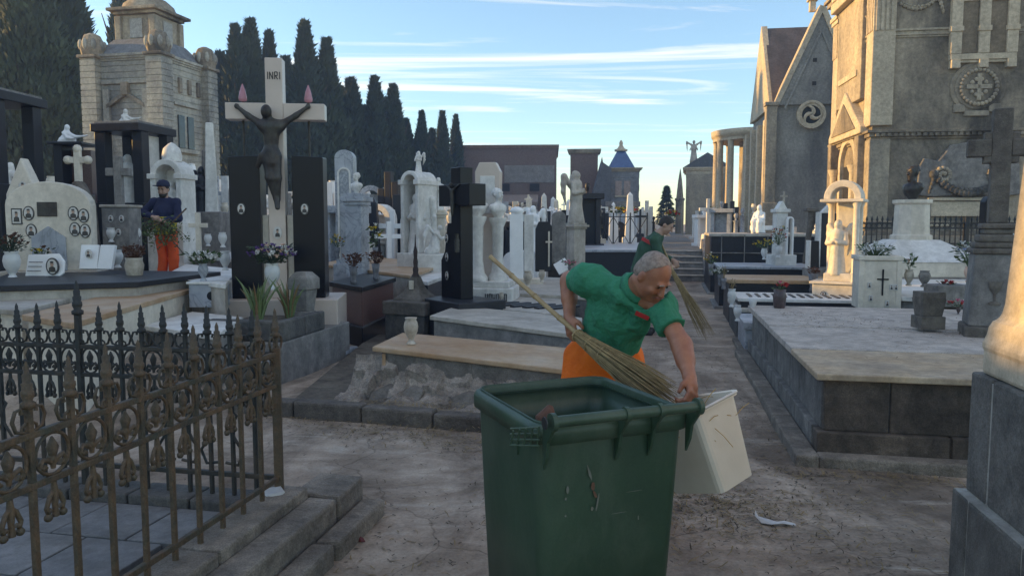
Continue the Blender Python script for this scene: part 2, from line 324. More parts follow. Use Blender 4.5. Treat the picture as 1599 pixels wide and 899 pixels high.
# ------------------------------------------------------------ ground
PA = R(11.7); PDX, PDY = math.sin(PA), math.cos(PA)     # direction of the main path
def sst(a, b, x):
    t = min(1, max(0, (x-a)/(b-a))); return t*t*(3-2*t)
def gz(x, y):
    z = .8*sst(20.9, 22.6, y)
    t = -x
    left = .42*sst(2.3+.1*max(0, y-6), 3.3+.1*max(0, y-6), t)*sst(5.4, 7.0, y)+.18*sst(2.8, 4.5, t)*sst(9, 12, y)
    z = max(z, left*(1-sst(21, 23, y))+.8*sst(20.9, 22.6, y)*1.0) if y > 20.9 else max(z, left)
    u = x-(PDX/PDY)*y-.05                                  # distance from the path's axis
    mid = .12*sst(6.35, 6.7, y+.32*(x+.25))*sst(-.55, -.9, u) if False else 0
    z += .5*sst(26, 60, y)*sst(6, 20, t)
    return z
def ground():
    ax = lambda br: np.unique(np.round(np.concatenate([np.arange(a, b, s) for a, b, s in br]), 4))
    xs = ax([(-1500, -200, 130), (-200, -40, 10), (-40, -9, 1), (-9, 9, .15), (9, 40, 1), (40, 200, 10), (200, 1501, 130)])
    ys = ax([(-60, -4, 4), (-4, 0, .5), (0, 14, .15), (14, 26, .2), (26, 70, 2), (70, 200, 10), (200, 1601, 100)])
    vs = []; r = np.random.default_rng(3); ph = r.uniform(0, 6, 8)
    for y in ys:
        for x in xs:
            w = .006*(math.sin(x*2.3+ph[0]+y)+math.sin(y*3.1+ph[1]-x*1.2)+.6*math.sin(x*7+y*5+ph[2])) if abs(x) < 12 and y < 30 else 0
            vs.append((x, y, gz(x, y)+w-.004))
    n = len(xs); fs = [(j*n+i, j*n+i+1, (j+1)*n+i+1, (j+1)*n+i) for j in range(len(ys)-1) for i in range(n-1)]
    mb = MB().add(vs, fs, True)
    m = bpy.data.materials.new('dusty_path'); m.use_nodes = True; nt = m.node_tree; N = nt.nodes; L = nt.links; b = N['Principled BSDF']
    b.inputs['Roughness'].default_value = .93; b.inputs['Specular IOR Level'].default_value = .3
    tc = N.new('ShaderNodeTexCoord')
    def noise(sc, det=7, dist=0, rot=0, scale=(1, 1, 1)):
        mp = N.new('ShaderNodeMapping'); mp.inputs['Rotation'].default_value = (0, 0, rot); mp.inputs['Scale'].default_value = scale; L.new(tc.outputs['Object'], mp.inputs[0])
        n = N.new('ShaderNodeTexNoise'); n.inputs['Scale'].default_value = sc; n.inputs['Detail'].default_value = det; n.inputs['Distortion'].default_value = dist; n.inputs['Roughness'].default_value = .65
        L.new(mp.outputs[0], n.inputs[0]); return n.outputs[0]
    def ramp(v, stops):
        r = N.new('ShaderNodeValToRGB'); e = r.color_ramp.elements
        for i, (p, c) in enumerate(stops):
            k = e[i] if i < 2 else e.new(p)
            k.position = p; k.color = (*c, 1)
        L.new(v, r.inputs[0]); return r.outputs[0]
    def mixc(f, a, bb, mode='MIX'):
        x = N.new('ShaderNodeMixRGB'); x.blend_type = mode
        if isinstance(f, float): x.inputs[0].default_value = f
        else: L.new(f, x.inputs[0])
        for q, s in ((a, 1), (bb, 2)):
            if isinstance(q, tuple): x.inputs[s].default_value = (*q, 1)
            else: L.new(q, x.inputs[s])
        return x.outputs[0]
    conc = ramp(noise(3.2), [(.34, (.35, .27, .21)), (.66, (.5, .405, .325))])
    dirt = ramp(noise(2.0, 8, .5), [(.35, (.14, .105, .08)), (.7, (.27, .21, .165))])
    c = mixc(ramp(noise(.85, 9, .8, .3, (1.3, .6, 1)), [(.42, (0, 0, 0)), (.6, (.9, .9, .9))]), conc, dirt)
    pale = ramp(noise(1.7, 8, 1.2, -.6, (.5, 1.6, 1)), [(.56, (0, 0, 0)), (.7, (.75, .75, .75))])
    c = mixc(pale, c, (.5, .44, .375))
    sweep = ramp(noise(2.6, 8, 1.8, -.45, (.55, 1.1, 1)), [(.4, (.7, .67, .64)), (.62, (1.12, 1.12, 1.12))])
    c = mixc(.7, c, sweep, 'MULTIPLY')
    speck = ramp(noise(60, 4), [(.3, (.6, .58, .55)), (.6, (1.1, 1.1, 1.1))])
    c = mixc(.45, c, speck, 'MULTIPLY')
    vo = N.new('ShaderNodeTexVoronoi'); vo.feature = 'DISTANCE_TO_EDGE'; vo.inputs['Scale'].default_value = 1.1
    nd = N.new('ShaderNodeTexNoise'); nd.inputs['Scale'].default_value = 3; L.new(tc.outputs['Object'], nd.inputs[0])
    ad = N.new('ShaderNodeMixRGB'); ad.blend_type = 'ADD'; ad.inputs[0].default_value = .35; L.new(tc.outputs['Object'], ad.inputs[1]); L.new(nd.outputs['Color'], ad.inputs[2]); L.new(ad.outputs[0], vo.inputs[0])
    crk = ramp(vo.outputs['Distance'], [(.0, (.35, .33, .31)), (.008, (1, 1, 1))])
    c = mixc(.6, c, crk, 'MULTIPLY')
    L.new(c, b.inputs['Base Color'])
    bp = N.new('ShaderNodeBump'); bp.inputs['Strength'].default_value = .7; bp.inputs['Distance'].default_value = .025; L.new(noise(22, 9), bp.inputs['Height']); L.new(bp.outputs[0], b.inputs['Normal'])
    struct(mb.build('ground', m))
ground()

def pix_slab(mb, corners, zt, th):           # a slab over four photo corners (FL, FR, BR, BL) with heights zt
    zt = zt if isinstance(zt, (list, tuple)) else [zt]*4
    top = [G(p[0], p[1], z) for p, z in zip(corners, zt)]
    return mb.prism([t-Vector((0, 0, th)) for t in top], top), top
def inset(q, d):                             # shrink a quad towards its centre by about d metres
    c = sum(q, Vector())/len(q); return [p+(c-p).normalized()*d*1.3 for p in q]

# ------------------------------------------------------------ steps of the path
def steps():
    c = Vector((PDX/PDY*21+.38, 21, 0))
    t = thing('stone_steps', 'flight of five worn grey stone steps closing the dusty path', 'steps', c, -PA)
    for i in range(5):
        MB().bz(-.6, .6, .32*i, .32*i+.5, -.1+.16*i if i else -.1, .16*(i+1)).build('step', GREYS, t, .012)
        MB().bz(-.6, .6, .32*i-.025, .32*i+.36, .16*(i+1)+.002, .16*(i+1)+.03).build('tread', MARBLE_D, t, .01)
    for s in (-1, 1):
        MB().extr([(-.0, -.05), (2.3, -.05), (2.3, 1.15), (1.5, 1.12), (-.1, .3)], .16).build('side_wall', GREYS, t, .01, loc=(s*.68+.08, 0, 0), rz=math.pi/2)
    up = MB()
    a = Vector((c.x, c.y, 0))+Vector((PDX, PDY, 0))*1.6; n = Vector((PDY, -PDX, 0))
    up.prism([a-n*.62+Vector((0, 0, .6)), a+n*.62+Vector((0, 0, .6)), a+n*.62+Vector((PDX, PDY, 0))*45+Vector((0, 0, .6)), a-n*.62+Vector((PDX, PDY, 0))*45+Vector((0, 0, .6))],
             [a-n*.62+Vector((0, 0, .83)), a+n*.62+Vector((0, 0, .83)), a+n*.62+Vector((PDX, PDY, 0))*45+Vector((0, 0, .85)), a-n*.62+Vector((PDX, PDY, 0))*45+Vector((0, 0, .85))])
    struct(up.build('upper_path', CONC))
steps()

# ------------------------------------------------------------ large buildings
def courses(mb, x0, x1, y0, y1, z0, z1, h, gap=.012, ins=.015):
    z = z0
    mb.bz(x0+ins, x1-ins, y0+ins, y1-ins, z0, z1)
    while z < z1-.02:
        mb.bz(x0, x1, y0, y1, z+gap/2, min(z1, z+h)-gap/2); z += h
    return mb
def cornice(mb, x0, x1, y0, y1, z, prof):    # stacked ledges: prof = [(overhang, height), ...]
    for o, h in prof: mb.bz(x0-o, x1+o, y0-o, y1+o, z, z+h-.001); z += h
    return z
def swag(mb, x, y, z, w, drop, r=.07, n=13, droop=None):
    for i in range(n):
        t = i/(n-1)*2-1; rr = r*(1.25-.5*abs(t))
        mb.ball((x+t*w/2, y, z-drop*(1-t*t)), (rr, rr*.7, rr), 8, 6)
        mb.ball((x+t*w/2+.03, y-.03, z-drop*(1-t*t)+rr*.6), rr*.55, 6, 4)
    for s in (-1, 1):
        mb.ball((x+s*w/2, y, z+.06), (.12, .07, .12), 8, 6)
        for k in range(4): mb.ball((x+s*w/2+s*.03*k, y, z-.08-.1*k), (.06-.008*k, .04, .07), 7, 5)

def right_mausoleum():
    c = D(1356, 350, 20.0); c.z = .75
    t = thing('family_mausoleum', 'tall soot-stained limestone mausoleum with carved garland plaque, round cross medallion and twin windows', 'mausoleum', c, R(-8))
    Wd, Dp, H = 7.0, 3.5, 8.4
    w = MB(); w.bz(0, Wd, 0, Dp, .9, H); w.build('wall', LIMED, t)
    MB().bz(-.16, Wd+.16, -.16, Dp+.16, -.9, .55).build('plinth', LIME, t, .02)
    p = MB(); z = .55
    for o, h in ((.12, .12), (.06, .2), (.1, .06)): p.bz(-o, Wd+o, -o, Dp+o, z, z+h-.002); z += h
    p.build('base_moulding', LIMED, t, .015)
    k = MB()
    for i in range(22): k.add([(.15+i*.3, -.07, .68), (.4+i*.3, -.07, .68), (.275+i*.3, -.07, .83), (.15+i*.3, -.02, .68), (.4+i*.3, -.02, .68), (.275+i*.3, -.02, .83)], [(0, 1, 2), (0, 2, 5, 3), (1, 4, 5, 2)])
    struct(k.build('triangle_frieze', LIME, t), 'stuff')
    b = MB(); cornice(b, 0, Wd, 0, Dp, 3.05, [(.05, .06), (.1, .1), (.16, .07)]); b.build('string_course', LIMED, t, .01)
    b = MB()
    for i in range(48): b.bz(.05+i*.145, .13+i*.145, -.145, -.09, 3.12, 3.2)
    struct(b.build('dentils', LIMED, t), 'stuff')
    b = MB(); cornice(b, 0, Wd, 0, Dp, 5.62, [(.03, .05), (.06, .05), (.035, .06), (.07, .06)]); b.build('upper_band', LIME, t, .01)
    b = MB(); z = cornice(b, 0, Wd, 0, Dp, 7.05, [(.06, .1), (.03, .12), (.14, .1), (.28, .14), (.36, .1)]); b.build('cornice', LIME, t, .01)
    b = MB()
    for i in range(40):
        x = .1+i*.175
        if 1.75 < x < 3.4: continue
        b.bz(x, x+.09, -.15, -.05, 6.9, 7.02)
    for i in range(17): b.bz(-.15, -.05, .1+i*.19, .2+i*.19, 6.9, 7.02)
    struct(b.build('dentil_row', LIMEC, t), 'stuff')
    MB().bz(.15, Wd-.15, .15, Dp-.15, H, H+.9).build('attic', LIME, t, .03)
    # corner pilasters, fluted above
    for (x, y) in ((-.1, -.1), (-.1, Dp-.42)):
        b = MB(); b.bz(x, x+.56, y, y+.52, 3.4, 7.05)
        b.build('corner_pilaster', LIMEC, t, .02)
        b = MB()
        for i in range(4): b.bz(x+.06+i*.12, x+.13+i*.12, y-.03, y+.0, 5.8, 6.8); b.bz(x-.03, x, y+.05+i*.12, y+.12+i*.12, 5.8, 6.8)
        b.bz(x-.06, x+.62, y-.06, y+.58, 6.8, 6.92); b.bz(x-.1, x+.66, y-.1, y+.62, 6.92, 7.04)
        b.build('capital', LIMEC, t, .01)
        MB().bz(x+.02, x+.54, y+.02, y+.5, .88, 3.05).build('corner_pier', LIME, t, .02)
    # twin window with frame, mullion and corbelled sill
    wx, wz = 2.56, 4.95
    b = MB(); b.bz(wx-.78, wx+.78, -.14, .02, wz+.05, wz+.2); b.bz(wx-.7, wx+.7, -.1, .02, wz-.02, wz+.05)
    for s in (-.66, 0, .66): b.bz(wx+s-.11, wx+s+.11, -.18, .02, wz-.16, wz+.05)
    b.build('window_sill', LIMEC, t, .015)
    for s in (-1, 1):
        x0 = wx+s*.34
        MB().bz(x0-.19, x0+.19, -.084, .3, wz+.22, wz+1.52).build('window', mat('shaded_window_panel', (.26, .2, .14), (.16, .125, .09), 3, .9, .2), t)  # flat panel; its darker tan stands in for shade of a recess
        f = MB(); f.bz(x0-.24, x0+.24, -.13, .0, wz+1.5, wz+1.62); f.build('lintel', LIMEC, t, .01)
    b = MB()
    for s in (-.66, 0, .66): b.bz(wx+s-.13, wx+s+.13, -.15, .02, wz+.2, wz+1.85); b.bz(wx+s-.155, wx+s+.155, -.18, .02, wz+.75, wz+.88)
    b.bz(wx-.85, wx+.85, -.17, .02, wz+1.72, wz+1.9); b.build('window_frame', LIMEC, t, .012)
    # garlands beside the windows
    for x in (.95, 4.2, 5.8):
        b = MB(); swag(b, x, -.03, 6.62, 1.1, .28, .055); b.build('frieze_garland', LIME, t)
    # round medallion with a cross
    def disc(mb, x, z, r, y0, y1, n=36):
        mb.extr([(x+r*math.cos(-2*math.pi*i/n), z+r*math.sin(-2*math.pi*i/n)) for i in range(n)][::-1], y1-y0, off=y0)
    mx, mz = 2.5, 4.32
    b = MB(); disc(b, mx, mz, .66, -.05, .02); disc(b, mx, mz, .56, -.08, .0); b.build('medallion', LIMED, t, .02)
    b = MB()
    for i in range(28): a = 2*math.pi*i/28; b.ball((mx+.43*math.cos(a), -.1, mz+.43*math.sin(a)), .055, 7, 5)
    b.build('medallion_wreath', LIME, t)
    b = MB(); b.bz(mx-.3, mx+.3, -.14, -.07, mz-.05, mz+.06); b.bz(mx-.05, mx+.05, -.14, -.07, mz-.33, mz+.33)
    for i in range(10): a = 2*math.pi*i/10; b.ball((mx+.2*math.cos(a), -.1, mz+.2*math.sin(a)), (.06, .04, .06), 7, 5)
    b.build('medallion_cross', LIME, t, .01)
    b = MB()
    for s in (-1, 1): b.bz(mx+s*.42-.14, mx+s*.42+.14, -.07, .02, mz-.62, mz-.42)
    b.bz(mx-.3, mx+.3, -.06, .02, mz-.72, mz-.58); b.build('medallion_bracket', LIME, t, .02)
    # carved plaque with scrolls and garland
    px, pz = 2.35, 2.05
    out = [(-1.25, -.45), (-1.2, .3), (-1.1, .5), (-.75, .42), (-.6, .62), (-.45, .82), (0, .9), (.45, .82), (.6, .62), (.75, .42), (1.1, .5), (1.2, .3), (1.25, -.45), (.8, -.5), (0, -.42), (-.8, -.5)]
    b = MB(); b.extr([(px+x, pz+z) for x, z in out[::-1]], .16, off=-.13); b.build('plaque', GREYS, t, .03)
    for s in (-1, 1):
        b = MB()
        for i in range(18):
            a = i*.5; r = .21*(1-i/22); b.ball((px+s*(.62+r*math.cos(a)), -.16, pz+.05+r*math.sin(a)), .06, 7, 5)
        b.build('plaque_scroll', LIME, t)
    b = MB(); swag(b, px, -.17, pz+.02, 1.7, .42, .1, 17); b.build('plaque_garland', DARK, t)
    b = MB(); b.bz(px-.85, px+.85, -.1, .02, pz-1.0, pz-.62); b.bz(px-.95, px+.95, -.14, .02, pz-.6, pz-.52); b.bz(px-.9, px-.35, -.12, .02, pz-1.25, pz-1.15); b.bz(px+.35, px+.9, -.12, .02, pz-1.25, pz-1.15)
    b.build('plaque_tablet', LIMEC, t, .015)
    # entrance side facing the path
    y0 = Dp/2
    MB().bz(-.02, .4, y0-.62, y0+.62, .2, 2.5).build('doorway', DARKIN, t)
    b = MB().arch(1.7, 1.95, .2, .3, 16); b.build('door_arch', LIMEC, t, .015, loc=(-.12, y0, .55), rz=-math.pi/2)
    for s in (-1, 1):
        MB().lathe([(.16, 0), (.16, .1), (.11, .16), (.1, 1.7), (.13, 1.76), (.17, 1.9)], 14).build('portal_column', LIMEC, t, loc=(-.2, y0+s*.95, .55))
        MB().bz(-.26, .02, y0+s*1.3-.16, y0+s*1.3+.16, .55, 3.2).build('portal_pier', LIMED, t, .02)
    b = MB(); b.extr([(-1.5, 0), (1.5, 0), (1.5, .18), (0, 1.3), (-1.5, .18)][::-1], .3); b.build('portal_gable', LIMEC, t, .03, loc=(-.24, y0, 3.25), rz=-math.pi/2)
    b = MB(); b.extr([(-1.15, .16), (1.15, .16), (0, .98)][::-1], .05); b.build('gable_panel', LIMED, t, .01, loc=(-.27, y0, 3.25), rz=-math.pi/2)
    for s in (-1, 1):
        MB().bz(-.04, .2, y0+s*.36-.2, y0+s*.36+.2, 5.1, 6.5).build('side_window', DARKIN, t)
    b = MB()
    for s in (-.66, 0, .66): b.bz(-.14, .02, y0+s-.12, y0+s+.12, 5.0, 6.8)
    b.bz(-.2, .02, y0-.85, y0+.85, 4.86, 5.02); b.build('side_window_frame', LIMEC, t, .012)
    b = MB(); swag(b, 0, 0, 0, .8, .25, .05, 9); b.build('side_garland', LIMEC, t, loc=(-.04, .85, 6.5), rz=-math.pi/2)
    # narrow entrance bay that steps forward on the path side
    MB().bz(-.16, .02, y0-1.12, y0+1.12, 4.2, 7.0).build('entrance_bay', LIME, t, .02)
    MB().bz(-.36, .0, y0-1.3, y0+1.3, 7.02, 7.3).build('bay_cornice', LIMEC, t, .03)
    MB().bz(-.4, 1.2, y0-1.1, y0+1.1, 7.3, 8.6).build('bay_attic', LIMEC, t, .04)
right_mausoleum()

def gothic_church():
    c = D(1201, 350, 32); c.z = .8
    t = thing('gothic_chapel', 'steep gabled gothic chapel with trefoil round window and dark tiled roof', 'chapel', c, R(-9))
    a = HZ(262, 32)-.8; H = HZ(165, 32)-.8; AP = HZ(22, 32)-.8; RD = HZ(36, 33.5)-.8; gw = 3.4
    MB().bz(0, 5.6, 0, 5, -.2, H).build('wall', mat('chapel_plaster', (.36, .345, .31), (.27, .26, .235), 1.4, .9, .2, (.1, .098, .1), .8, .35, fine=.06), t)
    w = MATS['chapel_plaster']
    b = MB(); g0 = .12
    b.extr([(g0, H), (g0+gw, H), (g0+gw/2, AP)][::-1], .5, off=-.12); b.build('gable', w, t)
    # coping along the gable
    for s in (-1, 1):
        p0 = Vector((g0+gw/2, -.2, AP+.2)); p1 = Vector((g0+gw/2+s*(gw/2+.12), -.2, H-.25))
        n = Vector((p1.z-p0.z, 0, -(p1.x-p0.x))).normalized()*.11
        q = [p0+n, p1+n, p1-n, p0-n]; q = q if s > 0 else q[::-1]
        MB().extr([(v.x, v.z) for v in q], .62, off=-.2).build('gable_coping', LIMEC, t, .015)
        p0 = Vector((g0+gw/2, 0, AP-.75)); p1 = Vector((g0+gw/2+s*(gw/2-.35), 0, H-.15)); n = Vector((p1.z-p0.z, 0, -(p1.x-p0.x))).normalized()*.04
        q = [p0+n, p1+n, p1-n, p0-n]; q = q if s > 0 else q[::-1]
        MB().extr([(v.x, v.z) for v in q], .06, off=-.17).build('gable_moulding', w, t)
    # main roof, ridge from side to side
    r = MB(); r.add([(0, -.1, H+.05), (5.6, -.1, H+.05), (5.6, 2.5, RD), (0, 2.5, RD), (0, 5.1, H+.05), (5.6, 5.1, H+.05)], [(0, 1, 2, 3), (3, 2, 5, 4), (0, 3, 4), (1, 5, 2)])
    r.build('roof', ROOFD, t)
    e = MB(); e.extr([(-.1, H-.1), (5.2, H-.1), (2.55, RD+.12)][::-1], .26); e.build('end_gable', LIMEC, t, .02, loc=(-.14, 5.1, 0), rz=-math.pi/2)
    for y in (-.05, 1.7, 3.4, 5.0): MB().bz(-.35, .05, y-.16, y+.16, -.2, H-.6).build('buttress', LIMEC, t, .03)
    MB().bz(-.3, .14, -.34, .05, -.2, H-.05).build('corner_buttress', LIME, t, .03)
    MB().bz(-.4, .24, -.42, .1, -.2, 1.7).build('buttress_foot', LIME, t, .05)
    MB().bz(-.36, .2, -.4, .08, H-.05, H+.1).build('buttress_cap', LIME, t, .02)
    # rose window with three curved lobes
    cx, cz, rr = g0+gw/2-.3, HZ(181, 32)-.8, .57
    ring = lambda r: [(cx+r*math.cos(2*math.pi*i/32), cz+r*math.sin(2*math.pi*i/32)) for i in range(32)]
    b = MB(); n = 32
    for r0, r1, y in ((rr, rr-.1, -.22), (rr-.1, rr-.2, -.17)):
        vs = [Vector((x, yy, z)) for yy in (y, 0) for rad in (r0, r1) for x, z in ring(rad)]; fs = []
        for i in range(n):
            j = (i+1) % n; fs += [(i, j, n+j, n+i), (i, 2*n+i, 2*n+j, j), (n+i, n+j, 3*n+j, 3*n+i)]
        b.add(vs, fs)
    b.build('rose_window_ring', LIMEC, t)
    MB().extr(ring(rr-.15), .05, off=-.14).build('rose_window_glass', GLASSD, t)
    b = MB()
    for k in range(3):
        pts = []
        for i in range(9):
            u = i/8; a = 2*math.pi*k/3+.4+u*1.7; pts.append((cx+(.02+.4*u)*math.cos(a), -.16, cz+(.02+.4*u)*math.sin(a)))
        b.tube(pts, [.07, .085, .09, .085, .075, .065, .055, .045, .03], 6)
    b.build('rose_window_tracery', LIMEC, t)
    for z in (HZ(97, 32)-.8, HZ(133, 32)-.8): MB().bz(cx+.0, cx+.16, -.13, -.05, z-.08, z+.08).build('vent_hole', DARKIN, t)
    b = MB(); b.bz(-.12, .12, -.12, .12, 0, .5); b.bz(-.09, .09, -.09, .09, .5, 1.0); b.bz(-.3, .3, -.08, .08, .72, .92); b.bz(-.2, .2, -.2, .2, .42, .5)
    b.build('finial_cross', LIMEC, t, .02, loc=(g0+gw/2-.3, .3, AP+.1))
gothic_church()

def rotunda():
    c = D(1172, 350, 45); c.z = .8
    t = thing('columned_rotunda', 'round honey-coloured temple with ring of plain columns and flat roof', 'rotunda', c)
    r = 2.05; zt = HZ(222, 45)-.8; ze = HZ(206, 45)-.8
    MB().lathe([(r+.3, -.2), (r+.3, .5), (r+.05, .5), (r+.05, .55)], 40).build('base', LIMEC, t)
    for i in range(14):
        a = 2*math.pi*i/14+.2; MB().lathe([(.25, .5), (.2, .7), (.17, zt-.15), (.22, zt)], 12).build('column', LIMEC, t, loc=(r*math.cos(a), r*math.sin(a), 0))
    MB().lathe([(r+.22, zt), (r+.22, zt+.22), (r+.3, zt+.24), (r+.34, ze), (.05, ze+.12)], 40).build('entablature', LIMEC, t)
    MB().lathe([(.75, .5), (.75, zt)], 20).build('inner_drum', LIME, t)
    b = MB(); b.bz(1.0, 4.2, -1.6, 2.6, -.2, zt+.1); b.build('side_wing', LIMEC, t, .03)
rotunda()

def far_buildings():
    # classical tomb house with an angel on the roof
    c = D(1070, 350, 60); c.z = .8
    t = thing('classical_tomb_house', 'pale stone tomb house with low pediment and angel on the roof corner', 'tomb house', c, R(-13))
    H = HZ(262, 60)-.8
    b = MB(); courses(b, 0, 3.2, 0, 5.2, -.2, H-.5, .42); b.build('wall', LIME, t)
    b = MB(); cornice(b, 0, 3.2, 0, 5.2, H-.5, [(.03, .28), (.16, .14), (.26, .1)]); b.build('cornice', LIMEC, t)
    MB().extr([(-.26, H), (3.46, H), (1.6, H+1.15)][::-1], 5.4, off=-.2).build('pediment_roof', mat('slate_roof', (.11, .12, .13), None, 2, .8, .2), t)
    s = SDF((-.7, -.5, -.1), (.7, .5, 1.9), .05); s.cap((0, 0, 0), (0, 0, .9), .3, .17, .1).cap((0, 0, .9), (0, 0, 1.2), .2, .12, .1).ell((0, 0, 1.45), (.12, .13, .15), None, .03)
    for q in (-1, 1): s.cap((q*.12, .12, 1.2), (q*.55, .3, 1.5), .1, .05, .05).cap((q*.55, .3, 1.5), (q*.5, .3, .8), .08, .03, .05).cap((q*.15, 0, 1.15), (q*.3, -.2, .8), .06, .05, .04)
    link('roof_angel', s.mesh('roof_angel', MARBLE_D), t, loc=(.55, .2, H+.55))
    MB().box((.55, .2, H+.25), (.6, .6, .6)).build('angel_base', LIME, t, .03)
    MB().lathe([(.35, -.2), (.35, 2.6), (.42, 2.7), (.42, 2.8), (.3, 2.85), (.16, 4.2), (.02, 5.1)], 8, smooth=False).build('corner_pinnacle', LIMED, t, loc=(-.45, -.5, 0))
    # chapel with the blue pyramid roof
    c = D(944, 350, 58); c.z = .8
    t = thing('blue_roofed_chapel', 'grey striped chapel under a steep blue pyramid roof', 'chapel', c, R(-3))
    Wd = 2.6; H = HZ(262, 58)-.8
    b = MB()
    z = -.2; i = 0
    while z < H-.3: b.bz(0 if i % 2 else .02, Wd if i % 2 else Wd-.02, 0 if i % 2 else .02, 2.6, z, min(H-.3, z+.5)-.01); z += .5; i += 1
    b.build('wall', mat('grey_banded_stone', (.3, .31, .32), (.18, .19, .2), 2, .9, .2, (.1, .1, .11), .5, .6), t)
    b = MB(); cornice(b, 0, Wd, 0, 2.6, H-.3, [(.05, .12), (.15, .1), (.22, .08)]); b.build('cornice', LIME, t)
    rz = HZ(234, 58)-.8
    b = MB(); b.prism([(.3, .3, H), (Wd-.3, .3, H), (Wd-.3, 2.3, H), (.3, 2.3, H)], [(1.0, 1.0, rz), (1.6, 1.0, rz), (1.6, 1.6, rz), (1.0, 1.6, rz)])
    b.build('roof', mat('blue_roof', (.06, .14, .3), (.045, .1, .22), 3, .45, .1), t)
    MB().lathe([(.5, 0), (.52, .12), (.3, .2), (.2, .35), (.12, .5), (.16, .62), (.05, .85)], 12).build('roof_finial', LIMEC, t, loc=(1.3, 1.3, rz))
    for s in (-.33, .33):
        MB().bz(1.35+s-.24, 1.35+s+.24, -.03, .1, H-2.1, H-1.0).build('shutter', mat('pink_shutter', (.4, .3, .26), None, 4, .8, .1), t, .02)
    MB().bz(.95-.2, 1.75+.2, -.06, .1, H-2.2, H-2.1).build('sill', LIMEC, t)
    for x in (.3, 1.0, 1.7, 2.3): MB().lathe([(.16, 0), (.12, .1), (.11, 2.0), (.17, 2.2)], 10).build('porch_column', LIME, t, loc=(x, -.6, -.1))
    MB().bz(0, Wd, -.85, .0, 2.1, 2.5).build('porch_beam', GREYS, t, .03)
    MB().bz(.2, Wd-.2, -.02, .1, -.1, 2.1).build('porch_door', DARKIN, t)
    # neighbour with steep stepped side
    c = D(921, 350, 57.5); c.z = .8
    t2 = thing('gabled_dark_chapel', 'narrow dark stone chapel with steep gable beside blue roof', 'chapel', c)
    b = MB(); b.extr([(0, -.2), (1.6, -.2), (1.6, HZ(262, 57)-.8), (.9, HZ(252, 57)-.8), (.1, 2.6)][::-1], 1.4); b.build('wall', mat('dark_chapel_stone', (.14, .145, .16), (.09, .095, .1), 3, .9, .3), t2)
    MB().extr([(.85, HZ(253, 57)-.8), (1.05, HZ(253, 57)-.8), (.95, HZ(243, 57)-.8)][::-1], .2, off=.6).build('gable_finial', GREYS, t2)
    # brick tower
    c = D(890, 350, 60); c.z = .8
    t = thing('brick_tower', 'plain square red brick tower with thin stone cap', 'tower', c, R(-6))
    H = HZ(240, 60)-.8
    b = MB(); b.bz(0, 2.15, 0, 2.2, -.2, H); b.build('wall', BRICKM, t)
    b = MB(); cornice(b, 0, 2.15, 0, 2.2, H, [(.06, .1), (.18, .14), (.24, .1)]); b.build('cap', LIME, t)
    # long brick building
    c = D(722, 350, 72); c.z = .9
    t = thing('brick_hall', 'long low reddish brick hall with flat roof behind the graves', 'building', c, R(-3))
    H = HZ(232, 72)-.9; L_ = 8.9
    MB().bz(0, L_, 0, 12, -.5, H).build('wall', BRICKM, t)
    b = MB(); cornice(b, 0, L_, 0, 12, H, [(.1, .15), (.22, .15)]); b.build('cornice', mat('brick_cornice', (.3, .2, .16), None, 3, .9, .2), t)
    MB().bz(4.0, L_-.2, -.05, .1, H-3.2, H-1.6).build('rendered_panel', mat('old_render', (.3, .27, .25), (.22, .19, .17), 2, .9, .2), t)
    for x in (3.6, 6.4): MB().bz(x, x+.9, -.1, .1, H-4.0, H-3.3).build('window', DARKIN, t)
    b = MB(); b.bz(2.0, L_-1.8, -3, 0, -.5, H-5.2); b.build('front_annex', mat('annex_render', (.33, .28, .25), (.25, .2, .18), 2, .9, .2), t)
    MB().extr([(-3.3, H-5.3), (.1, H-4.5), (.1, H-4.3), (-3.3, H-5.1)], 5.6).build('annex_roof', mat('annex_tiles', (.34, .26, .22), None, 5, .9, .3), t, loc=(L_-1.7, 0, 0), rz=math.pi/2)
far_buildings()

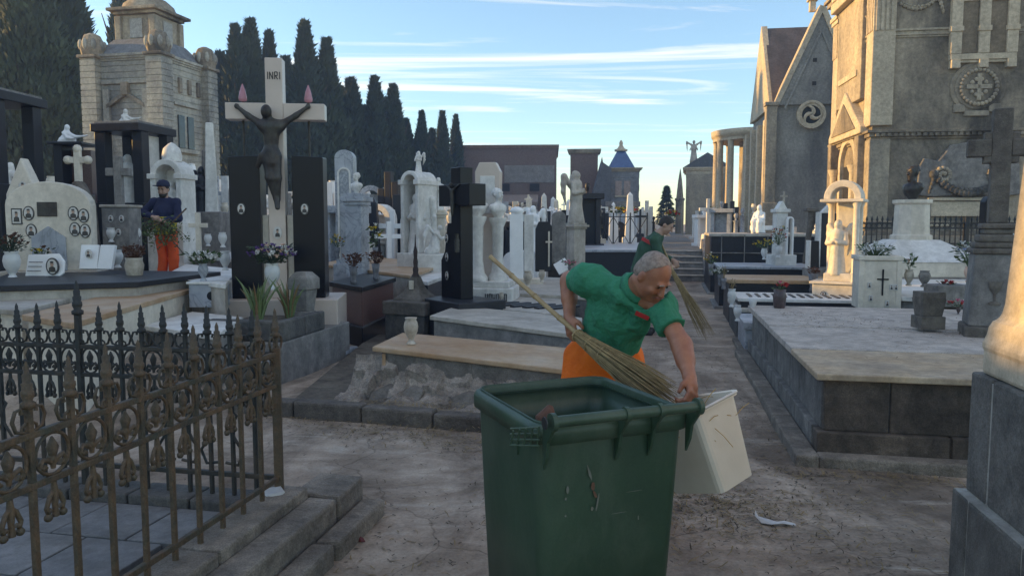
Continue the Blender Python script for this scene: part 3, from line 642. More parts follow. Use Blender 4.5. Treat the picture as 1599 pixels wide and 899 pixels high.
def left_mausoleum():
    c = D(258, 350, 30); c.z = .9
    a = R(-12)
    t = thing('tower_mausoleum', 'ivory coursed stone mausoleum with corner turrets and octagonal roof lantern', 'mausoleum', c, a)
    # local -x runs along the face on the left, local +y along the face on the right
    Lw = 2.95; Rw = 3.0; H = HZ(92, 30)-.9
    b = MB(); courses(b, -Lw, 0, 0, Rw, -.3, H, .24, .03, .03); b.build('wall', IVORY, t)
    b = MB(); cornice(b, -Lw, 0, 0, Rw, H, [(.04, .08), (.1, .08), (.16, .1)]); b.build('cornice', IVORY, t)
    for (x, y) in ((-.0, .0), (-Lw, 0), (0, Rw), (-Lw, Rw)):
        b = MB(); courses(b, x-.34, x+.34, y-.34, y+.34, -.3, H+.1, .24, .03, .03); b.build('corner_turret', IVORY, t)
        b = MB(); b.bz(x-.42, x+.42, y-.42, y+.42, H+.1, H+.22); b.lathe([(.4, H+.22), (.46, H+.5), (.38, H+.8), (.3, H+1.0), (.1, H+1.1)], 8, (x, y, 0), False, .6)
        b.build('turret_crown', LIMED, t, .03)
        b = MB()
        for i in range(8): q = i*math.pi/4; b.ball((x+.42*math.cos(q), y+.42*math.sin(q), H+.62), (.1, .1, .22), 7, 5)
        b.build('turret_carving', IVORY, t)
    LH = HZ(67, 31.5)-.9; cx, cy = -Lw/2, Rw/2
    b = MB(); b.prism([(-Lw, 0, H+.26), (0, 0, H+.26), (0, Rw, H+.26), (-Lw, Rw, H+.26)], [(cx-.95, cy-.95, LH), (cx+.95, cy-.95, LH), (cx+.95, cy+.95, LH), (cx-.95, cy+.95, LH)])
    b.build('roof', mat('grey_stone_roof', (.22, .23, .24), (.15, .155, .165), 3, .9, .3), t)
    LT = HZ(28, 31.5)-.9
    MB().box((cx, cy, (LH+LT)/2-.05), (1.6, 1.6, LT-LH+.1)).build('lantern', LIME, t, .05)
    for i in range(4):
        q = i*math.pi/2; w = MB().box((0, 0, 0), (.55, .06, .75)); w.build('lantern_window', mat('boarded', (.42, .41, .38), None, 3, .9, .1), t, loc=(cx+.81*math.sin(q), cy-.81*math.cos(q), (LH+LT)/2-.05), rz=q)
        MB().box((0, 0, 0), (.28, .28, LT-LH)).build('lantern_pier', LIME, t, .03, loc=(cx+.78*math.cos(q+.785)*1.414, cy+.78*math.sin(q+.785)*1.414, (LH+LT)/2-.05))
    b = MB(); cornice(b, cx-.85, cx+.85, cy-.85, cy+.85, LT, [(.1, .12), (.28, .12)]); b.lathe([(1.05, LT+.24), (.95, LT+.5), (.7, LT+.72), (.4, LT+.84), (.1, LT+.88)], 20, (cx, cy, 0)); b.build('lantern_cap', LIMED, t, .02)
    b = MB(); b.box((cx, cy, LT+1.4), (.1, .1, 1.2)); b.box((cx, cy, LT+1.65), (.55, .1, .1)); b.build('roof_cross', GREYS, t)
    # left face: blind gabled niche
    f = MB(); x0 = -Lw/2
    for s in (-1, 1): f.bz(x0+s*.88-.14, x0+s*.88+.14, -.14, .02, -.3, H-1.1)
    f.bz(x0-1.08, x0+1.08, -.1, .02, H-.9, H-.75); f.build('niche_pilaster', IVORY, t, .02)
    for s in (-1, 1):
        p0 = (x0, H-1.35); p1 = (x0+s*.85, H-1.85); q = [(p0[0], p0[1]+.16), (p1[0], p1[1]+.16), (p1[0], p1[1]), p0]; q = q if s > 0 else q[::-1]
        MB().extr(q, .18, off=-.16).build('niche_gable', LIMED, t, .01)
    MB().bz(x0-.15, x0+.15, -.2, .02, H-1.35, H-.85).build('niche_keystone', LIMED, t, .02)
    b = MB().arch(1.6, 1.2, .2, .2, 14, -.16, 0, x0); b.build('niche_arch', LIMED, t, loc=(0, 0, 1.1))
    # right face: twin arched window, door with hood
    for s in (-1, 1):
        MB().bz(0, .06, Rw/2+s*.3-.19, Rw/2+s*.3+.19, H-3.3, H-2.0).build('window', GLASSD, t)
        b = MB().arch(.56, 1.2, .09, .14, 10); b.build('window_arch', IVORY, t, .01, loc=(-.02, Rw/2+s*.3, H-3.3), rz=math.pi/2)
    MB().bz(-.02, .16, Rw/2-.7, Rw/2+.7, H-3.5, H-3.34).build('window_sill', IVORY, t, .02)
    MB().bz(-.02, .1, Rw/2-.75, Rw/2+.75, H-1.62, H-1.5).build('window_hood', IVORY, t, .02)
    for i in range(4): MB().bz(-.02, .1, .5+i*.6, .68+i*.6, H-1.1, H-.5).build('hanging_corbel', LIMED, t, .02)
    MB().bz(-.02, .07, Rw/2-.75, Rw/2+.75, -.3, 1.9).build('door', mat('blue_door', (.1, .14, .17), None, 3, .5, .05), t)
    for y in (-.75, 0, .75): MB().bz(.0, .12, Rw/2+y-.06, Rw/2+y+.06, -.3, 1.95).build('door_frame', WHITEV, t)
    b = MB(); b.bz(-.02, .3, Rw/2-1.2, Rw/2+1.2, 2.1, 2.25); b.lathe([(.6, 2.25), (.55, 2.45), (.3, 2.7), (.05, 2.75)], 10, (0, Rw/2, 0)); b.build('door_hood', IVORY, t, .02)
left_mausoleum()

# ------------------------------------------------------------ added unseen walls that shade the graves; gaps let sun onto pillar and niche
def shade_walls():
    labs = {0: 'tall added wall out of view shading the graves, southern end', 1: 'tall added wall out of view shading the graves, middle', 2: 'tall added wall out of view shading the graves, northern end'}
    pl = MB().bz(-.01, .02, -.4, .4, -.33, .33).build('shade_wall_plate', MARBLE); me = pl.data; bpy.data.objects.remove(pl)
    for i, (y0, y1) in enumerate(((-6, 5.0), (6.42, 14.5), (15.75, 21.6))):
        t = thing('added_shade_wall', labs[i], 'wall', (-18, y0, 0), 0, 'added shade walls')
        MB().bz(-1.2, 0, 0, y1-y0, -.2, 7.2).build('wall', IVORY, t)
        b = MB(); cornice(b, -1.2, 0, 0, y1-y0, 7.2, [(.03, .15), (.06, .15)]); b.build('cornice', LIME, t)
        for a in range(int((y1-y0)/.95)):
            for c in range(6): link('shade_wall_plate', me, t, loc=(0, .55+.95*a, .9+.8*c))
    for y0, y1, h in ((5.0, 6.42, 5.3), (14.5, 15.75, 5.35)):
        tag(MB().bz(-19, -18.3, y0-.1, y1+.1, -.2, h).build('low_shade_wall', LIME), 'lower added wall out of view in a sun gap between shade walls', 'wall', 'added walls in the sun gaps')  # added in the gaps to keep low sun off the graves
shade_walls()
# ------------------------------------------------------------ railed grave enclosure on the left
FC = G(436, 757, .27); FC = Vector((FC.x, FC.y, 0)); FA = R(11.4)
FD = Vector((-math.sin(FA), -math.cos(FA), 0))           # along the front fence, towards the camera
FB = Vector((-math.cos(FA), math.sin(FA), 0))            # along the back fence, to the left
def spear(h=.16, r=.021):
    return MB().lathe([(.012, 0), (r*1.25, .004), (r*1.3, .02), (r*.75, .028), (r*1.1, .045), (r*1.05, .06), (r*.85, .064), (r*.95, .085), (r*.7, .09), (r*.75, .115), (r*.45, .12), (r*.45, .14), (.002, h)], 10)
def c_scroll(mb, s, x0, z0, h, out, r=.006):
    pts = []
    for i in range(15):
        a = -1.9+i*3.8/14; pts.append((x0+s*(out*.55-out*.55*math.cos(a*.9)+.0), 0, z0+h/2+h/2*math.sin(a)))
    mb.tube(pts, r, 5)
def ring_mesh():
    b = MB(); R0 = .068
    b.tube([(R0*math.cos(2*math.pi*i/20), 0, R0*math.sin(2*math.pi*i/20)) for i in range(21)], .0065, 5, caps=False)
    for s in (-1, 1):                                       # fleur: three lobes with curled tips
        b.tube([(0, 0, -.035), (s*.018, 0, -.02), (s*.04, 0, -.012), (s*.052, 0, -.028), (s*.042, 0, -.044), (s*.03, 0, -.036)], [.008, .009, .009, .008, .008, .011], 6)
    b.tube([(0, 0, -.05), (0, 0, -.01), (0, 0, .02), (0, 0, .055)], [.008, .012, .02, .003], 7)
    b.ball((0, -.004, -.018), .017, 8, 6)
    return b
def drop_mesh():
    b = MB()
    b.tube([(0, 0, 0), (0, 0, -.05), (0, 0, -.085), (0, 0, -.12)], [.008, .013, .009, .012], 7)
    for s in (-1, 1): b.tube([(0, 0, -.03), (s*.02, 0, -.05), (s*.035, 0, -.085), (s*.03, 0, -.1), (s*.018, 0, -.092)], [.007, .008, .008, .009, .009], 6)
    for s in (-1, 1): b.ball((s*.03, 0, -.115), .014, 7, 5)
    return b
def fence_side(root, dirv, n, sp, zt, zm, zb, m, tall=(), zbot=.2, skip_first=False):
    ang = math.atan2(dirv.y, dirv.x); L_ = n*sp
    for z, h in ((zt, .022), (zm, .022), (zb, .026)):
        MB().bz(0, L_, -.011, .011, z-h/2, z+h/2).build('rail', m, root, .003, rz=ang)
    sp_me = spear().build('spear', m, root).data
    rb = ring_mesh().build('ring', m, root).data; db = drop_mesh().build('drop', m, root).data
    for nm in ('spear', 'ring', 'drop'):
        for o in [c for c in root.children if c.name.split('.')[0] == nm]: bpy.data.objects.remove(o)
    sc = MB()
    for s in (-1, 1): sc.tube([(s*.012, 0, .0), (s*.05, 0, .012), (s*.062, 0, .045), (s*.05, 0, .075), (s*.03, 0, .078), (s*.028, 0, .062)], [.005, .006, .0065, .006, .006, .007], 5)
    for s in (-1, 1): sc.tube([(s*.012, 0, .03), (s*.028, 0, .02), (s*.03, 0, .005)], .005, 5)
    sc_o = sc.build('crest_scroll', m, root); scm = sc_o.data; bpy.data.objects.remove(sc_o)
    for i in range(n+1):
        p = dirv*(i*sp); big = i in tall
        if not (skip_first and i == 0):
            top = zt+(.17 if big else .085); w = .028 if big else .0195
            b = MB().bz(-w/2, w/2, -w/2, w/2, zbot, top).build('bar', m, root, .003, loc=p, rz=ang)
            o = link('spear_finial', sp_me, b, loc=(0, 0, top-.002)); o.scale = (1.1, 1.1, 1.15) if big else (.84, .84, random.uniform(.86, 1.02))
            link('crest_scroll', scm, b, loc=(0, 0, zt+.01))
        if i < n:
            q = dirv*((i+.5)*sp); k = min(1, sp/.165)
            o = link('ring_ornament', rb, root, loc=(q.x, q.y, (zt+zm)/2), rz=ang); o.scale = (k, 1, 1)
            o = link('pendant_ornament', db, root, loc=(q.x, q.y, zm-.008), rz=ang); o.scale = (k, 1, 1)
front = thing('iron_railing', 'rusty green iron railing with spear tips facing the path', 'railing', FC)
fence_side(front, FD, 13, .168, .95, .79, .31, IRON, zbot=.24)
MB().bz(-.022, .022, -.022, .022, .24, .98).build('corner_post', IRON, front, .004, loc=(.0, 0, 0), rz=FA)
back = thing('iron_railing', 'darker green iron railing with scrollwork closing the grave plot behind', 'railing', FC)
fence_side(back, FB, 17, .127, .95, .80, .31, IRON_D, tall=(9,), zbot=.2, skip_first=True)
for k in (2.5, 4.5, 13.5):
    b = MB(); s = 1
    for s in (-1, 1): b.tube([(s*.02, 0, -.15), (s*.09, 0, -.16), (s*.12, 0, -.09), (s*.08, 0, -.03), (s*.05, 0, .03), (s*.09, 0, .1), (s*.05, 0, .14), (s*.02, 0, .1)], .008, 6)
    q = FB*(k*.127); b.build('panel_scroll', IRON_D, back, loc=(q.x, q.y, .52), rz=math.atan2(FB.y, FB.x))
# stone kerb under the railing and the two steps beside it
NR = -FB                                                     # to the right of the front fence
def strip(name, m, parent, a0, a1, s0, s1, z0, z1, j=.0, bev=.012):
    p = [FC+FD*a1+NR*s0, FC+FD*a1+NR*s1, FC+FD*a0+NR*s1, FC+FD*a0+NR*s0]
    p = [v+Vector((random.uniform(-j, j), random.uniform(-j, j), 0)) for v in p]
    return MB().prism([v+Vector((0, 0, z0)) for v in p], [v+Vector((0, 0, z1+random.uniform(-j, j))) for v in p]).build(name, m, parent, bev)
STEP = mat('worn_step_stone', (.3, .25, .2), (.18, .148, .12), 5, .95, .6, (.075, .065, .055), .5, 3, fine=.3)
kerb = thing('grave_kerb', 'worn grey stone kerb and double step beneath the green iron railing', 'kerb')
for a0, a1 in ((-.07, .72), (.74, 1.6), (1.62, 2.5)): strip('kerb_block', STEP, kerb, a0, a1, -.1, .13, .0, .25, .004)
for a0, a1 in ((-.42, -.09), (-.07, .85), (.87, 1.9), (1.92, 3)): strip('upper_step', STEP, kerb, a0, a1, .135 if a0 > -.4 else .02, .29, .0, .2, .008, .015)
for a0, a1 in ((-.38, .22), (.235, 1.1), (1.12, 2.1)): strip('lower_step', STEP, kerb, a0, a1, .295, .42, -.05, .1, .008, .02)
for k in range(6):
    p0, p1 = FB*(.1+.36*k), FB*(.1+.36*(k+1)-.012); nn = -FD
    q = [FC+p1-nn*.1, FC+p0-nn*.1, FC+p0+nn*.1, FC+p1+nn*.1]
    MB().prism([v for v in q], [v+Vector((0, 0, .2)) for v in q]).build('back_kerb_block', DARK, kerb, .01)
fl = MB().prism([FC+FD*.1+FB*.1, FC+FD*.1+FB*2.6, FC+FD*2.6+FB*2.6, FC+FD*2.6+FB*.1][::-1], [v+Vector((0, 0, .12)) for v in [FC+FD*.1+FB*.1, FC+FD*.1+FB*2.6, FC+FD*2.6+FB*2.6, FC+FD*2.6+FB*.1][::-1]]).build('grave_floor', SOIL)
struct(fl)
TILE = [mat('slate_tile_%d' % i, c, tuple(x*.75 for x in c), 4, .75, .25, (.12, .115, .105), .4, 3, fine=.1) for i, c in enumerate(((.2, .205, .21), (.235, .235, .235), (.17, .175, .18)))]
for i in range(6):
    for j in range(6):
        s0 = .11+.4*i+(.2 if j % 2 else 0); a0 = .11+.4*j
        q = [FC+FD*a0+FB*s0, FC+FD*a0+FB*(s0+.39), FC+FD*(a0+.39)+FB*(s0+.39), FC+FD*(a0+.39)+FB*s0]
        z = .15+random.uniform(-.004, .004)
        MB().prism([v+Vector((0, 0, .1)) for v in q], [v+Vector((0, 0, z)) for v in q]).build('floor_tile', TILE[random.randrange(3)], fl, .005)

# ------------------------------------------------------------ wheelie bin
def wheelie_bin():
    GB = mat('bin_green', (.027, .068, .038), (.02, .052, .03), 3, .46, .06, (.065, .095, .065), .35, 4, fine=.08)
    GBI = GB
    t = thing('wheelie_bin', 'large open dark green plastic wheelie bin with its handle bar towards us', 'bin', (.235, 2.80, 0), R(22.5))
    def ringq(w, d, z, r=.06, seg=5, y=0):
        pts = []
        for sx, sy, a0 in ((1, -1, -math.pi/2), (1, 1, 0), (-1, 1, math.pi/2), (-1, -1, math.pi)):
            for k in range(seg+1):
                a = a0+k*math.pi/2/seg; pts.append((sx*(w/2-r)+r*math.cos(a), sy*(d/2-r)+r*math.sin(a)+y, z))
        return pts
    def loft(rings, cap0=False, cap1=False):
        n = len(rings[0]); b = MB(); vs = [p for r in rings for p in r]
        fs = [(i*n+k, i*n+(k+1) % n, (i+1)*n+(k+1) % n, (i+1)*n+k) for i in range(len(rings)-1) for k in range(n)]
        if cap0: fs.append(tuple(range(n-1, -1, -1)))
        if cap1: fs.append(tuple(range((len(rings)-1)*n, len(rings)*n)))
        return b.add(vs, fs, True)
    o = loft([ringq(.50, .53, .06, .05, y=.01), ringq(.535, .58, .5, .05, y=.005), ringq(.56, .615, .86, .05), ringq(.562, .617, .9, .05),
              ringq(.552, .605, .93, .05), ringq(.53, .585, .8, .05), ringq(.5, .54, .45, .05, y=.005), ringq(.47, .5, .09, .05, y=.01)], True, True)
    o.build('body', GB, t)
    # flared rim: a broad lip that turns down at its outer edge
    loft([ringq(.548, .602, .915, .05), ringq(.548, .602, .945, .05), ringq(.556, .61, .952, .055), ringq(.60, .65, .945, .075), ringq(.615, .665, .93, .08), ringq(.612, .662, .885, .08), ringq(.6, .65, .885, .075), ringq(.6, .65, .92, .075), ringq(.53, .585, .925, .05)]).build('rim', GB, t)
    loft([ringq(.556, .611, .952, .06), ringq(.56, .615, .957, .06), ringq(.564, .619, .952, .06)]).build('rim_bead', GB, t)
    # handle bar and its brackets on the near side
    y = -.375
    MB().tube([(-.275, y, .975), (.29, y, .975)], .019, 14).build('handle_bar', GB, t)
    for x in (-.27, 0.0, .13, .285):
        e = abs(x) > .2
        MB().tube([(x-.008, y, .975), (x+.008, y, .975)], .025 if not e else .03, 16).build('handle_collar', GB, t)
        MB().extr([(-.375-.02, .985), (-.375+.02, .99), (-.31, .94), (-.31, .8), (-.335, .85), (-.345, .9), (-.39, .955)], .012).build('handle_bracket', GB, t, .002, loc=(x+.006, 0, 0), rz=math.pi/2)
    MB().tube([(-.30, y, .975), (-.296, y, .975)], .02, 14).build('handle_end_cap', mat('bin_black', (.02, .022, .024), None, 9, .5, .05), t)
    g = MB()
    for i in range(5): g.tube([(-.30-.018*i, y+.04+.01*i, .955-.004*i), (-.30-.018*i, y+.055+.012*i, .885)], .0035, 5)
    for i in range(4): g.tube([(-.296, y+.045, .95-.02*i), (-.375, y+.1, .94-.018*i)], .0035, 5)
    g.build('bracket_grid', GB, t)
    for x in (-.12, .06, .2): MB().bz(x-.005, x+.005, -.302, -.285, .76, .9).build('stiffening_rib', GB, t)
    for s in (-1, 1):
        MB().bz(-.285 if s < 0 else .262, -.262 if s < 0 else .285, -.12, -.09, .8, .88).build('side_rib', GB, t)
        MB().tube([(s*.22, -.22, .1), (s*.27, -.22, .1)], .1, 20).build('wheel', MATS['bin_black'], t)
    MB().tube([(-.25, -.22, .1), (.25, -.22, .1)], .012, 8).build('axle', MATS['bin_black'], t)
    MB().tube([(0, 0, 0), (.01, 0, .06), (.03, .01, .1)], [.03, .04, .01], 7).build('scrap_inside', DRY, t, loc=(-.22, -.2, .88))
    # scuffs and dried splashes on the near wall
    SP = flat('dried_splash', (.14, .15, .12)); SR = flat('rusty_splash', (.13, .06, .035))
    def on(x, z, w, h, m, a=0):
        yy = -.3075+.0185*(.86-z)/.36-.004
        b = MB(); n = 9; b.add([(x, yy, z)]+[(x+w*math.cos(2*math.pi*i/n)*random.uniform(.7, 1.1)+a*h*math.sin(2*math.pi*i/n), yy-.0006, z+h*math.sin(2*math.pi*i/n)*random.uniform(.8, 1.1)) for i in range(n)], [(0, 1+i, 1+(i+1) % n) for i in range(n)])
        b.build('splash_mark', m, t)
    for args in ((-.18, .72, .006, .014, SP), (-.186, .69, .004, .005, SP), (-.185, .63, .004, .004, SP), (-.10, .77, .005, .03, SP, -.3), (-.085, .72, .008, .016, SR), (-.075, .69, .006, .016, SR, -.4), (-.065, .66, .004, .03, SP, .2), (-.085, .64, .006, .008, SP), (.1, .58, .003, .009, SP), (.02, .61, .035, .0012, SP, .0), (.08, .68, .04, .001, SP)):
        on(*args)
wheelie_bin()

# ------------------------------------------------------------ masonry pillar at the right edge
def near_pillar():
    c = G(1486, 760, .45); c.z = 0
    t = thing('gate_pillar', 'dark basalt masonry pillar carrying a smooth golden limestone shaft', 'pillar', c, -R(10))
    L_ = 1.5
    # blocks: local +x away from the path, local -y towards the camera
    def blk(x0, x1, y0, y1, z0, z1): MB().bz(x0, x1, y0, y1, z0, z1).build('block', BASALT, t, .012)
    for (y0, y1) in ((-.16, 0), (-.62, -.165), (-1.1, -.625), (-1.5, -1.105)): blk(0, .5, y0, y1, -.05, .45)
    for (y0, y1) in ((-.2, 0), (-.75, -.205), (-1.4, -.755)): blk(.04, .55, y0-.03, y1-.035, .456, .975)
    MB().bz(.006, 1.0, -L_+.02, -.01, -.05, .452).build('core', MORTAR, t)
    MB().bz(.045, 1.0, -L_+.06, -.045, .44, .96).build('core', MORTAR, t)
    y0, y1 = -1.2, -.08
    b = MB(); z = .975
    prof = [(.06, 0), (.06, .1), (.05, .115), (.055, .135), (.065, .165), (.07, .2), (.08, .225), (.1, .24), (.11, .3), (.15, 1.1), (.19, 2.0)]
    rings = [[(x, y0+x-.06, z+h), (.9-x, y0+x-.06, z+h), (.9-x, y1-(x-.06), z+h), (x, y1-(x-.06), z+h)] for x, h in prof]
    vs = [p for r in rings for p in r]; n = 4
    fs = [(i*n+k, i*n+(k+1) % n, (i+1)*n+(k+1) % n, (i+1)*n+k) for i in range(len(rings)-1) for k in range(n)]+[(0, 3, 2, 1), tuple(len(vs)-4+i for i in range(4))]
    b.add(vs, fs).build('shaft', LIMEC, t, .018)
near_pillar()

# ------------------------------------------------------------ loose litter, straw and dust
def blades(name, m, spots, n, ln, lift=.01, seed=1, w=.0022, z0=None):
    r = np.random.default_rng(seed); b = MB()
    for (cx, cy, sx, sy, rot, k, h) in spots:
        for i in range(int(n*k)):
            g = r.normal(size=2)*.5; x = cx+g[0]*sx*math.cos(rot)-g[1]*sy*math.sin(rot); y = cy+g[0]*sx*math.sin(rot)+g[1]*sy*math.cos(rot)
            if z0 is not None and not (abs(x-3.7) < 1.1 and 5.1 < y < 8.6 and x > 2.3+.2*(y-5)): continue
            a = r.uniform(0, 6.28); l = ln*r.uniform(.35, 1.2); z = (gz(x, y) if z0 is None else z0)+lift*r.uniform(.1, 1)+h*max(0, 1-(g[0]**2+g[1]**2)*1.2)*r.uniform(0, 1)
            d = Vector((math.cos(a), math.sin(a), r.normal()*.2))*l/2; s = Vector((-math.sin(a), math.cos(a), 0))*w*r.uniform(.5, 1.4); p = Vector((x, y, z))
            k2 = Vector((r.normal(), r.normal(), abs(r.normal())*.4))*l*.12
            b.add([p-d-s, p-d+s, p+k2+s, p+k2-s, p+d+s*.4, p+d-s*.4], [(0, 1, 2, 3), (3, 2, 4, 5)])
    return struct(b.build(name, m), 'stuff')
def gp(px, py): v = G(px, py, 0); return v.x, v.y
S = []
for px, py, sx, sy, rot, k, h in ((1130, 800, .8, .35, .3, 1.2, .015), (1075, 770, .3, .3, 0, .8, .03), (1270, 800, 1.6, .5, .2, .5, 0), (1180, 690, .8, .5, .2, .35, 0), (1215, 600, .7, .6, .2, .3, 0), (700, 690, 1.6, .25, -.3, 1.3, .01), (560, 665, 1.4, .2, -.3, .9, .008),
                           (1340, 745, 1.6, .16, -.15, .9, .006), (1090, 555, 1.6, .8, 0, .7, .01), (620, 780, 2.0, .8, 0, .5, 0), (1240, 860, 1.6, .5, 0, .7, 0), (1040, 470, 1.2, .9, 0, 1.6, .16), (540, 870, .8, .6, 0, .25, 0), (1110, 640, .4, .4, 0, .5, .01)):
    S.append((*gp(px, py), sx, sy, rot, k, h))
blades('straw_litter', STRAW, S, 330, .075, w=.0026)
blades('dark_chaff', mat('chaff', (.09, .065, .042), (.05, .038, .026), 20, 1, 0), [(a, b_, sx*1.1, sy*1.3, ro, k, h) for a, b_, sx, sy, ro, k, h in S]+[(.4, 6, 3, 7, 0, 3, 0), (1.6, 9, 2, 6, 0, 3, 0)], 420, .03, seed=5, w=.003)
def scrap(name, label, loc, pts, m, cat):
    b = MB(); n = len(pts); vs = [(x, y, z) for x, y, z in pts]; vs += [(x, y, z+.003) for x, y, z in pts]
    b.add(vs, [tuple(range(n-1, -1, -1)), tuple(range(n, 2*n))]+[(i, (i+1) % n, n+(i+1) % n, n+i) for i in range(n)])
    tag(b.build(name, m, loc=loc), label, cat)
FILM = flat('plastic_film', (.55, .55, .55), .35)
q = G(1210, 818, 0); scrap('plastic_scrap', 'torn white plastic scrap lying on the dusty path', q+Vector((0, 0, .006)), [(-.09, .05, .05), (-.07, .02, .0), (-.02, -.005, .004), (.05, .0, .012), (.1, -.02, .004), (.1, -.035, .0), (.03, -.03, .01), (-.03, -.035, .006), (-.075, -.01, .004), (-.1, .03, .03)], FILM, 'litter')
q = G(424, 776, .23); scrap('plastic_bag', 'crumpled white plastic bag caught at the foot of the railing', q, [(-.07, -.02, .0), (-.05, .03, .03), (-.01, .05, .015), (.03, .05, .04), (.06, .03, .01), (.07, -.01, .03), (.04, -.03, .0), (0, -.045, .025), (-.03, -.03, .005)], FILM, 'litter')
q = G(562, 846, 0); scrap('fallen_leaf', 'single dark red fallen leaf on the path', q+Vector((0, 0, .004)), [(-.02, 0, .0), (-.005, .014, .02), (.015, .01, .012), (.028, -.003, .0), (.01, -.014, .004)], mat('red_leaf', (.14, .02, .02), None, 30, .6, 0), 'leaf')
# ------------------------------------------------------------ trees
def cypress_mesh(seed, H, Rm, nl, top=.97, broad=1.0):
    r = np.random.default_rng(seed); b = MB(); q = []
    lob = [(r.uniform(.12, .95), r.uniform(0, 6.28), r.uniform(.5, 1)) for _ in range(26)]
    for i in range(nl):
        t = r.uniform(.03, 1)**.85; a = r.uniform(0, 6.28)
        prof = Rm*(min(1, t/.12)**.5)*(1-t**1.2*.985)*broad*1.2
        k = .62+.38*math.sin(a*3+t*22+seed)+0.0
        for (lt, la, ls) in lob:
            if abs(t-lt) < .06 and math.cos(a-la) > .55: k += .28*ls
        rad = prof*(.5+.5*math.sqrt(r.uniform(0, 1)))*(.6+.42*k)
        if r.uniform() < .12: rad *= r.uniform(1.05, 1.45)
        p = Vector((rad*math.cos(a), rad*math.sin(a), .6+t*(H-.6)))
        l = r.uniform(.22, .6); w = r.uniform(.03, .09)
        up = Vector((.35*math.cos(a)+r.normal()*.25, .35*math.sin(a)+r.normal()*.25, 1)).normalized()
        s = up.cross(Vector((math.cos(a+r.normal()*.8), math.sin(a+r.normal()*.8), 0))).normalized()*w
        q.append((p-s*.5, p+s*.5, p+up*l*.5+s, p+up*l, p+up*l*.5-s))
    vs = [v for f in q for v in f]; b.add(vs, [tuple(range(i*5, i*5+5)) for i in range(len(q))])
    return b
CYP = [mat('cypress_a', (.04, .066, .036), (.018, .034, .02), .9, .8, 0), mat('cypress_b', (.05, .075, .036), (.024, .04, .022), .9, .8, 0)]
BARK = mat('bark', (.1, .075, .055), (.055, .042, .032), 8, .95, .5)
def trees():
    kinds = []
    for i, (H, Rm, br) in enumerate(((15, 1.5, 1), (14, 1.25, 1), (13, 1.7, 1), (16, 2.6, 1.15))):
        cm = cypress_mesh(i+3, H, Rm, 13000 if i < 3 else 22000, broad=br).build('crown', CYP[i % 2])
        tr = MB().tube([(0, 0, -.5), (.03, 0, 2), (0, .03, 7), (0, 0, H*.86)], [.3, .26, .17, .04], 8)
        for k in range(7): a = k*2.4; tr.tube([(0, 0, 2+k*1.3), (.6*math.cos(a), .6*math.sin(a), 3.0+k*1.3), (Rm*.75*math.cos(a), Rm*.75*math.sin(a), 4.3+k*1.3)], [.09, .06, .02], 5)
        tm = tr.build('trunk', BARK); kinds.append((cm.data, tm.data, H)); bpy.data.objects.remove(cm); bpy.data.objects.remove(tm)
    g = 'cypresses behind the graves'
    # (pixel of the axis, distance, row of the tip, kind, width factor, label)
    spec = [(-60, 44, -160, 3, 1.1), (15, 44, -120, 3, 1.15), (62, 40, -70, 3, 1.0), (118, 46, -75, 0, 1.15), (92, 50, -20, 2, 1.1), (203, 58, -28, 1, .8), (232, 60, 0, 2, .75),
            (287, 62, 62, 1, .7), (352, 60, 88, 2, 1.0), (376, 56, 45, 0, .95), (400, 57, 38, 1, 1.05), (428, 58, 55, 0, .9), (452, 64, 95, 2, 1.0), (483, 57, 40, 0, 1.05), (516, 58, 67, 1, 1.1), (500, 64, 110, 2, 1.0),
            (552, 62, 128, 2, 1.1), (588, 63, 124, 0, 1.1), (617, 64, 137, 1, 1.15), (570, 66, 170, 2, 1.2), (636, 68, 190, 2, 1.0), (660, 68, 177, 0, .95), (692, 69, 178, 1, .95), (713, 70, 183, 0, .8), (676, 72, 205, 2, 1.1), (330, 63, 110, 2, .9), (600, 68, 160, 2, 1.1), (535, 66, 140, 1, 1.1)]
    labs = {0: 'slim dark cypress with a pointed tip', 1: 'narrow dark cypress with a ragged outline', 2: 'fuller dark cypress with a blunt crown', 3: 'very broad towering cypress'}
    for px, d, tip, k, wf in spec:
        p = D(px, 350, d); z0 = gz(p.x, d)-.3; h = HZ(tip, d)-z0
        zone = 'at the edge of the burial ground' if px < 140 else 'behind the tower mausoleum' if px < 300 else 'between tower mausoleum and marble cross' if px < 390 else 'behind the bronze Christ' if px < 470 else 'above the blue grey stele' if px < 560 else 'above the angel-topped shrine' if px < 645 else 'beside the brick hall'
        t = thing('cypress_tree', labs[k]+' '+zone+(', far back' if d > 61 else ''), 'tree', (p.x, d, z0), random.uniform(0, 6.28), g)
        s = h/kinds[k][2]; t.scale = (s*wf*1.35, s*wf*1.35, s)
        link('crown', kinds[k][0], t); link('trunk', kinds[k][1], t)
    # small conifer at the end of the path
    r = np.random.default_rng(9); b = MB(); p = D(1040, 350, 70); H = HZ(290, 70)-.8
    for i in range(2600):
        t = r.uniform(0, 1)**.8; tier = (t*7) % 1; rad = (1.35*(1-t)+.05)*(1.05-.5*tier)*math.sqrt(r.uniform(.1, 1)); a = r.uniform(0, 6.28)
        c = Vector((rad*math.cos(a), rad*math.sin(a), .4+t*(H-.4)-.12*rad)); o = Vector((math.cos(a), math.sin(a), -.25))*r.uniform(.2, .35); s = Vector((-math.sin(a), math.cos(a), r.normal()*.5))*.08
        b.add([c-s, c+s, c+o], [(0, 1, 2)])
    t = thing('conifer_tree', 'small green conifer standing alone at the end of the path', 'tree', (p.x, 70, .8))
    b.build('crown', mat('conifer_green', (.06, .085, .035), (.03, .048, .022), 2, .8, 0), t); MB().tube([(0, 0, -.2), (0, 0, H*.8)], [.14, .03], 7).build('trunk', BARK, t)
trees()

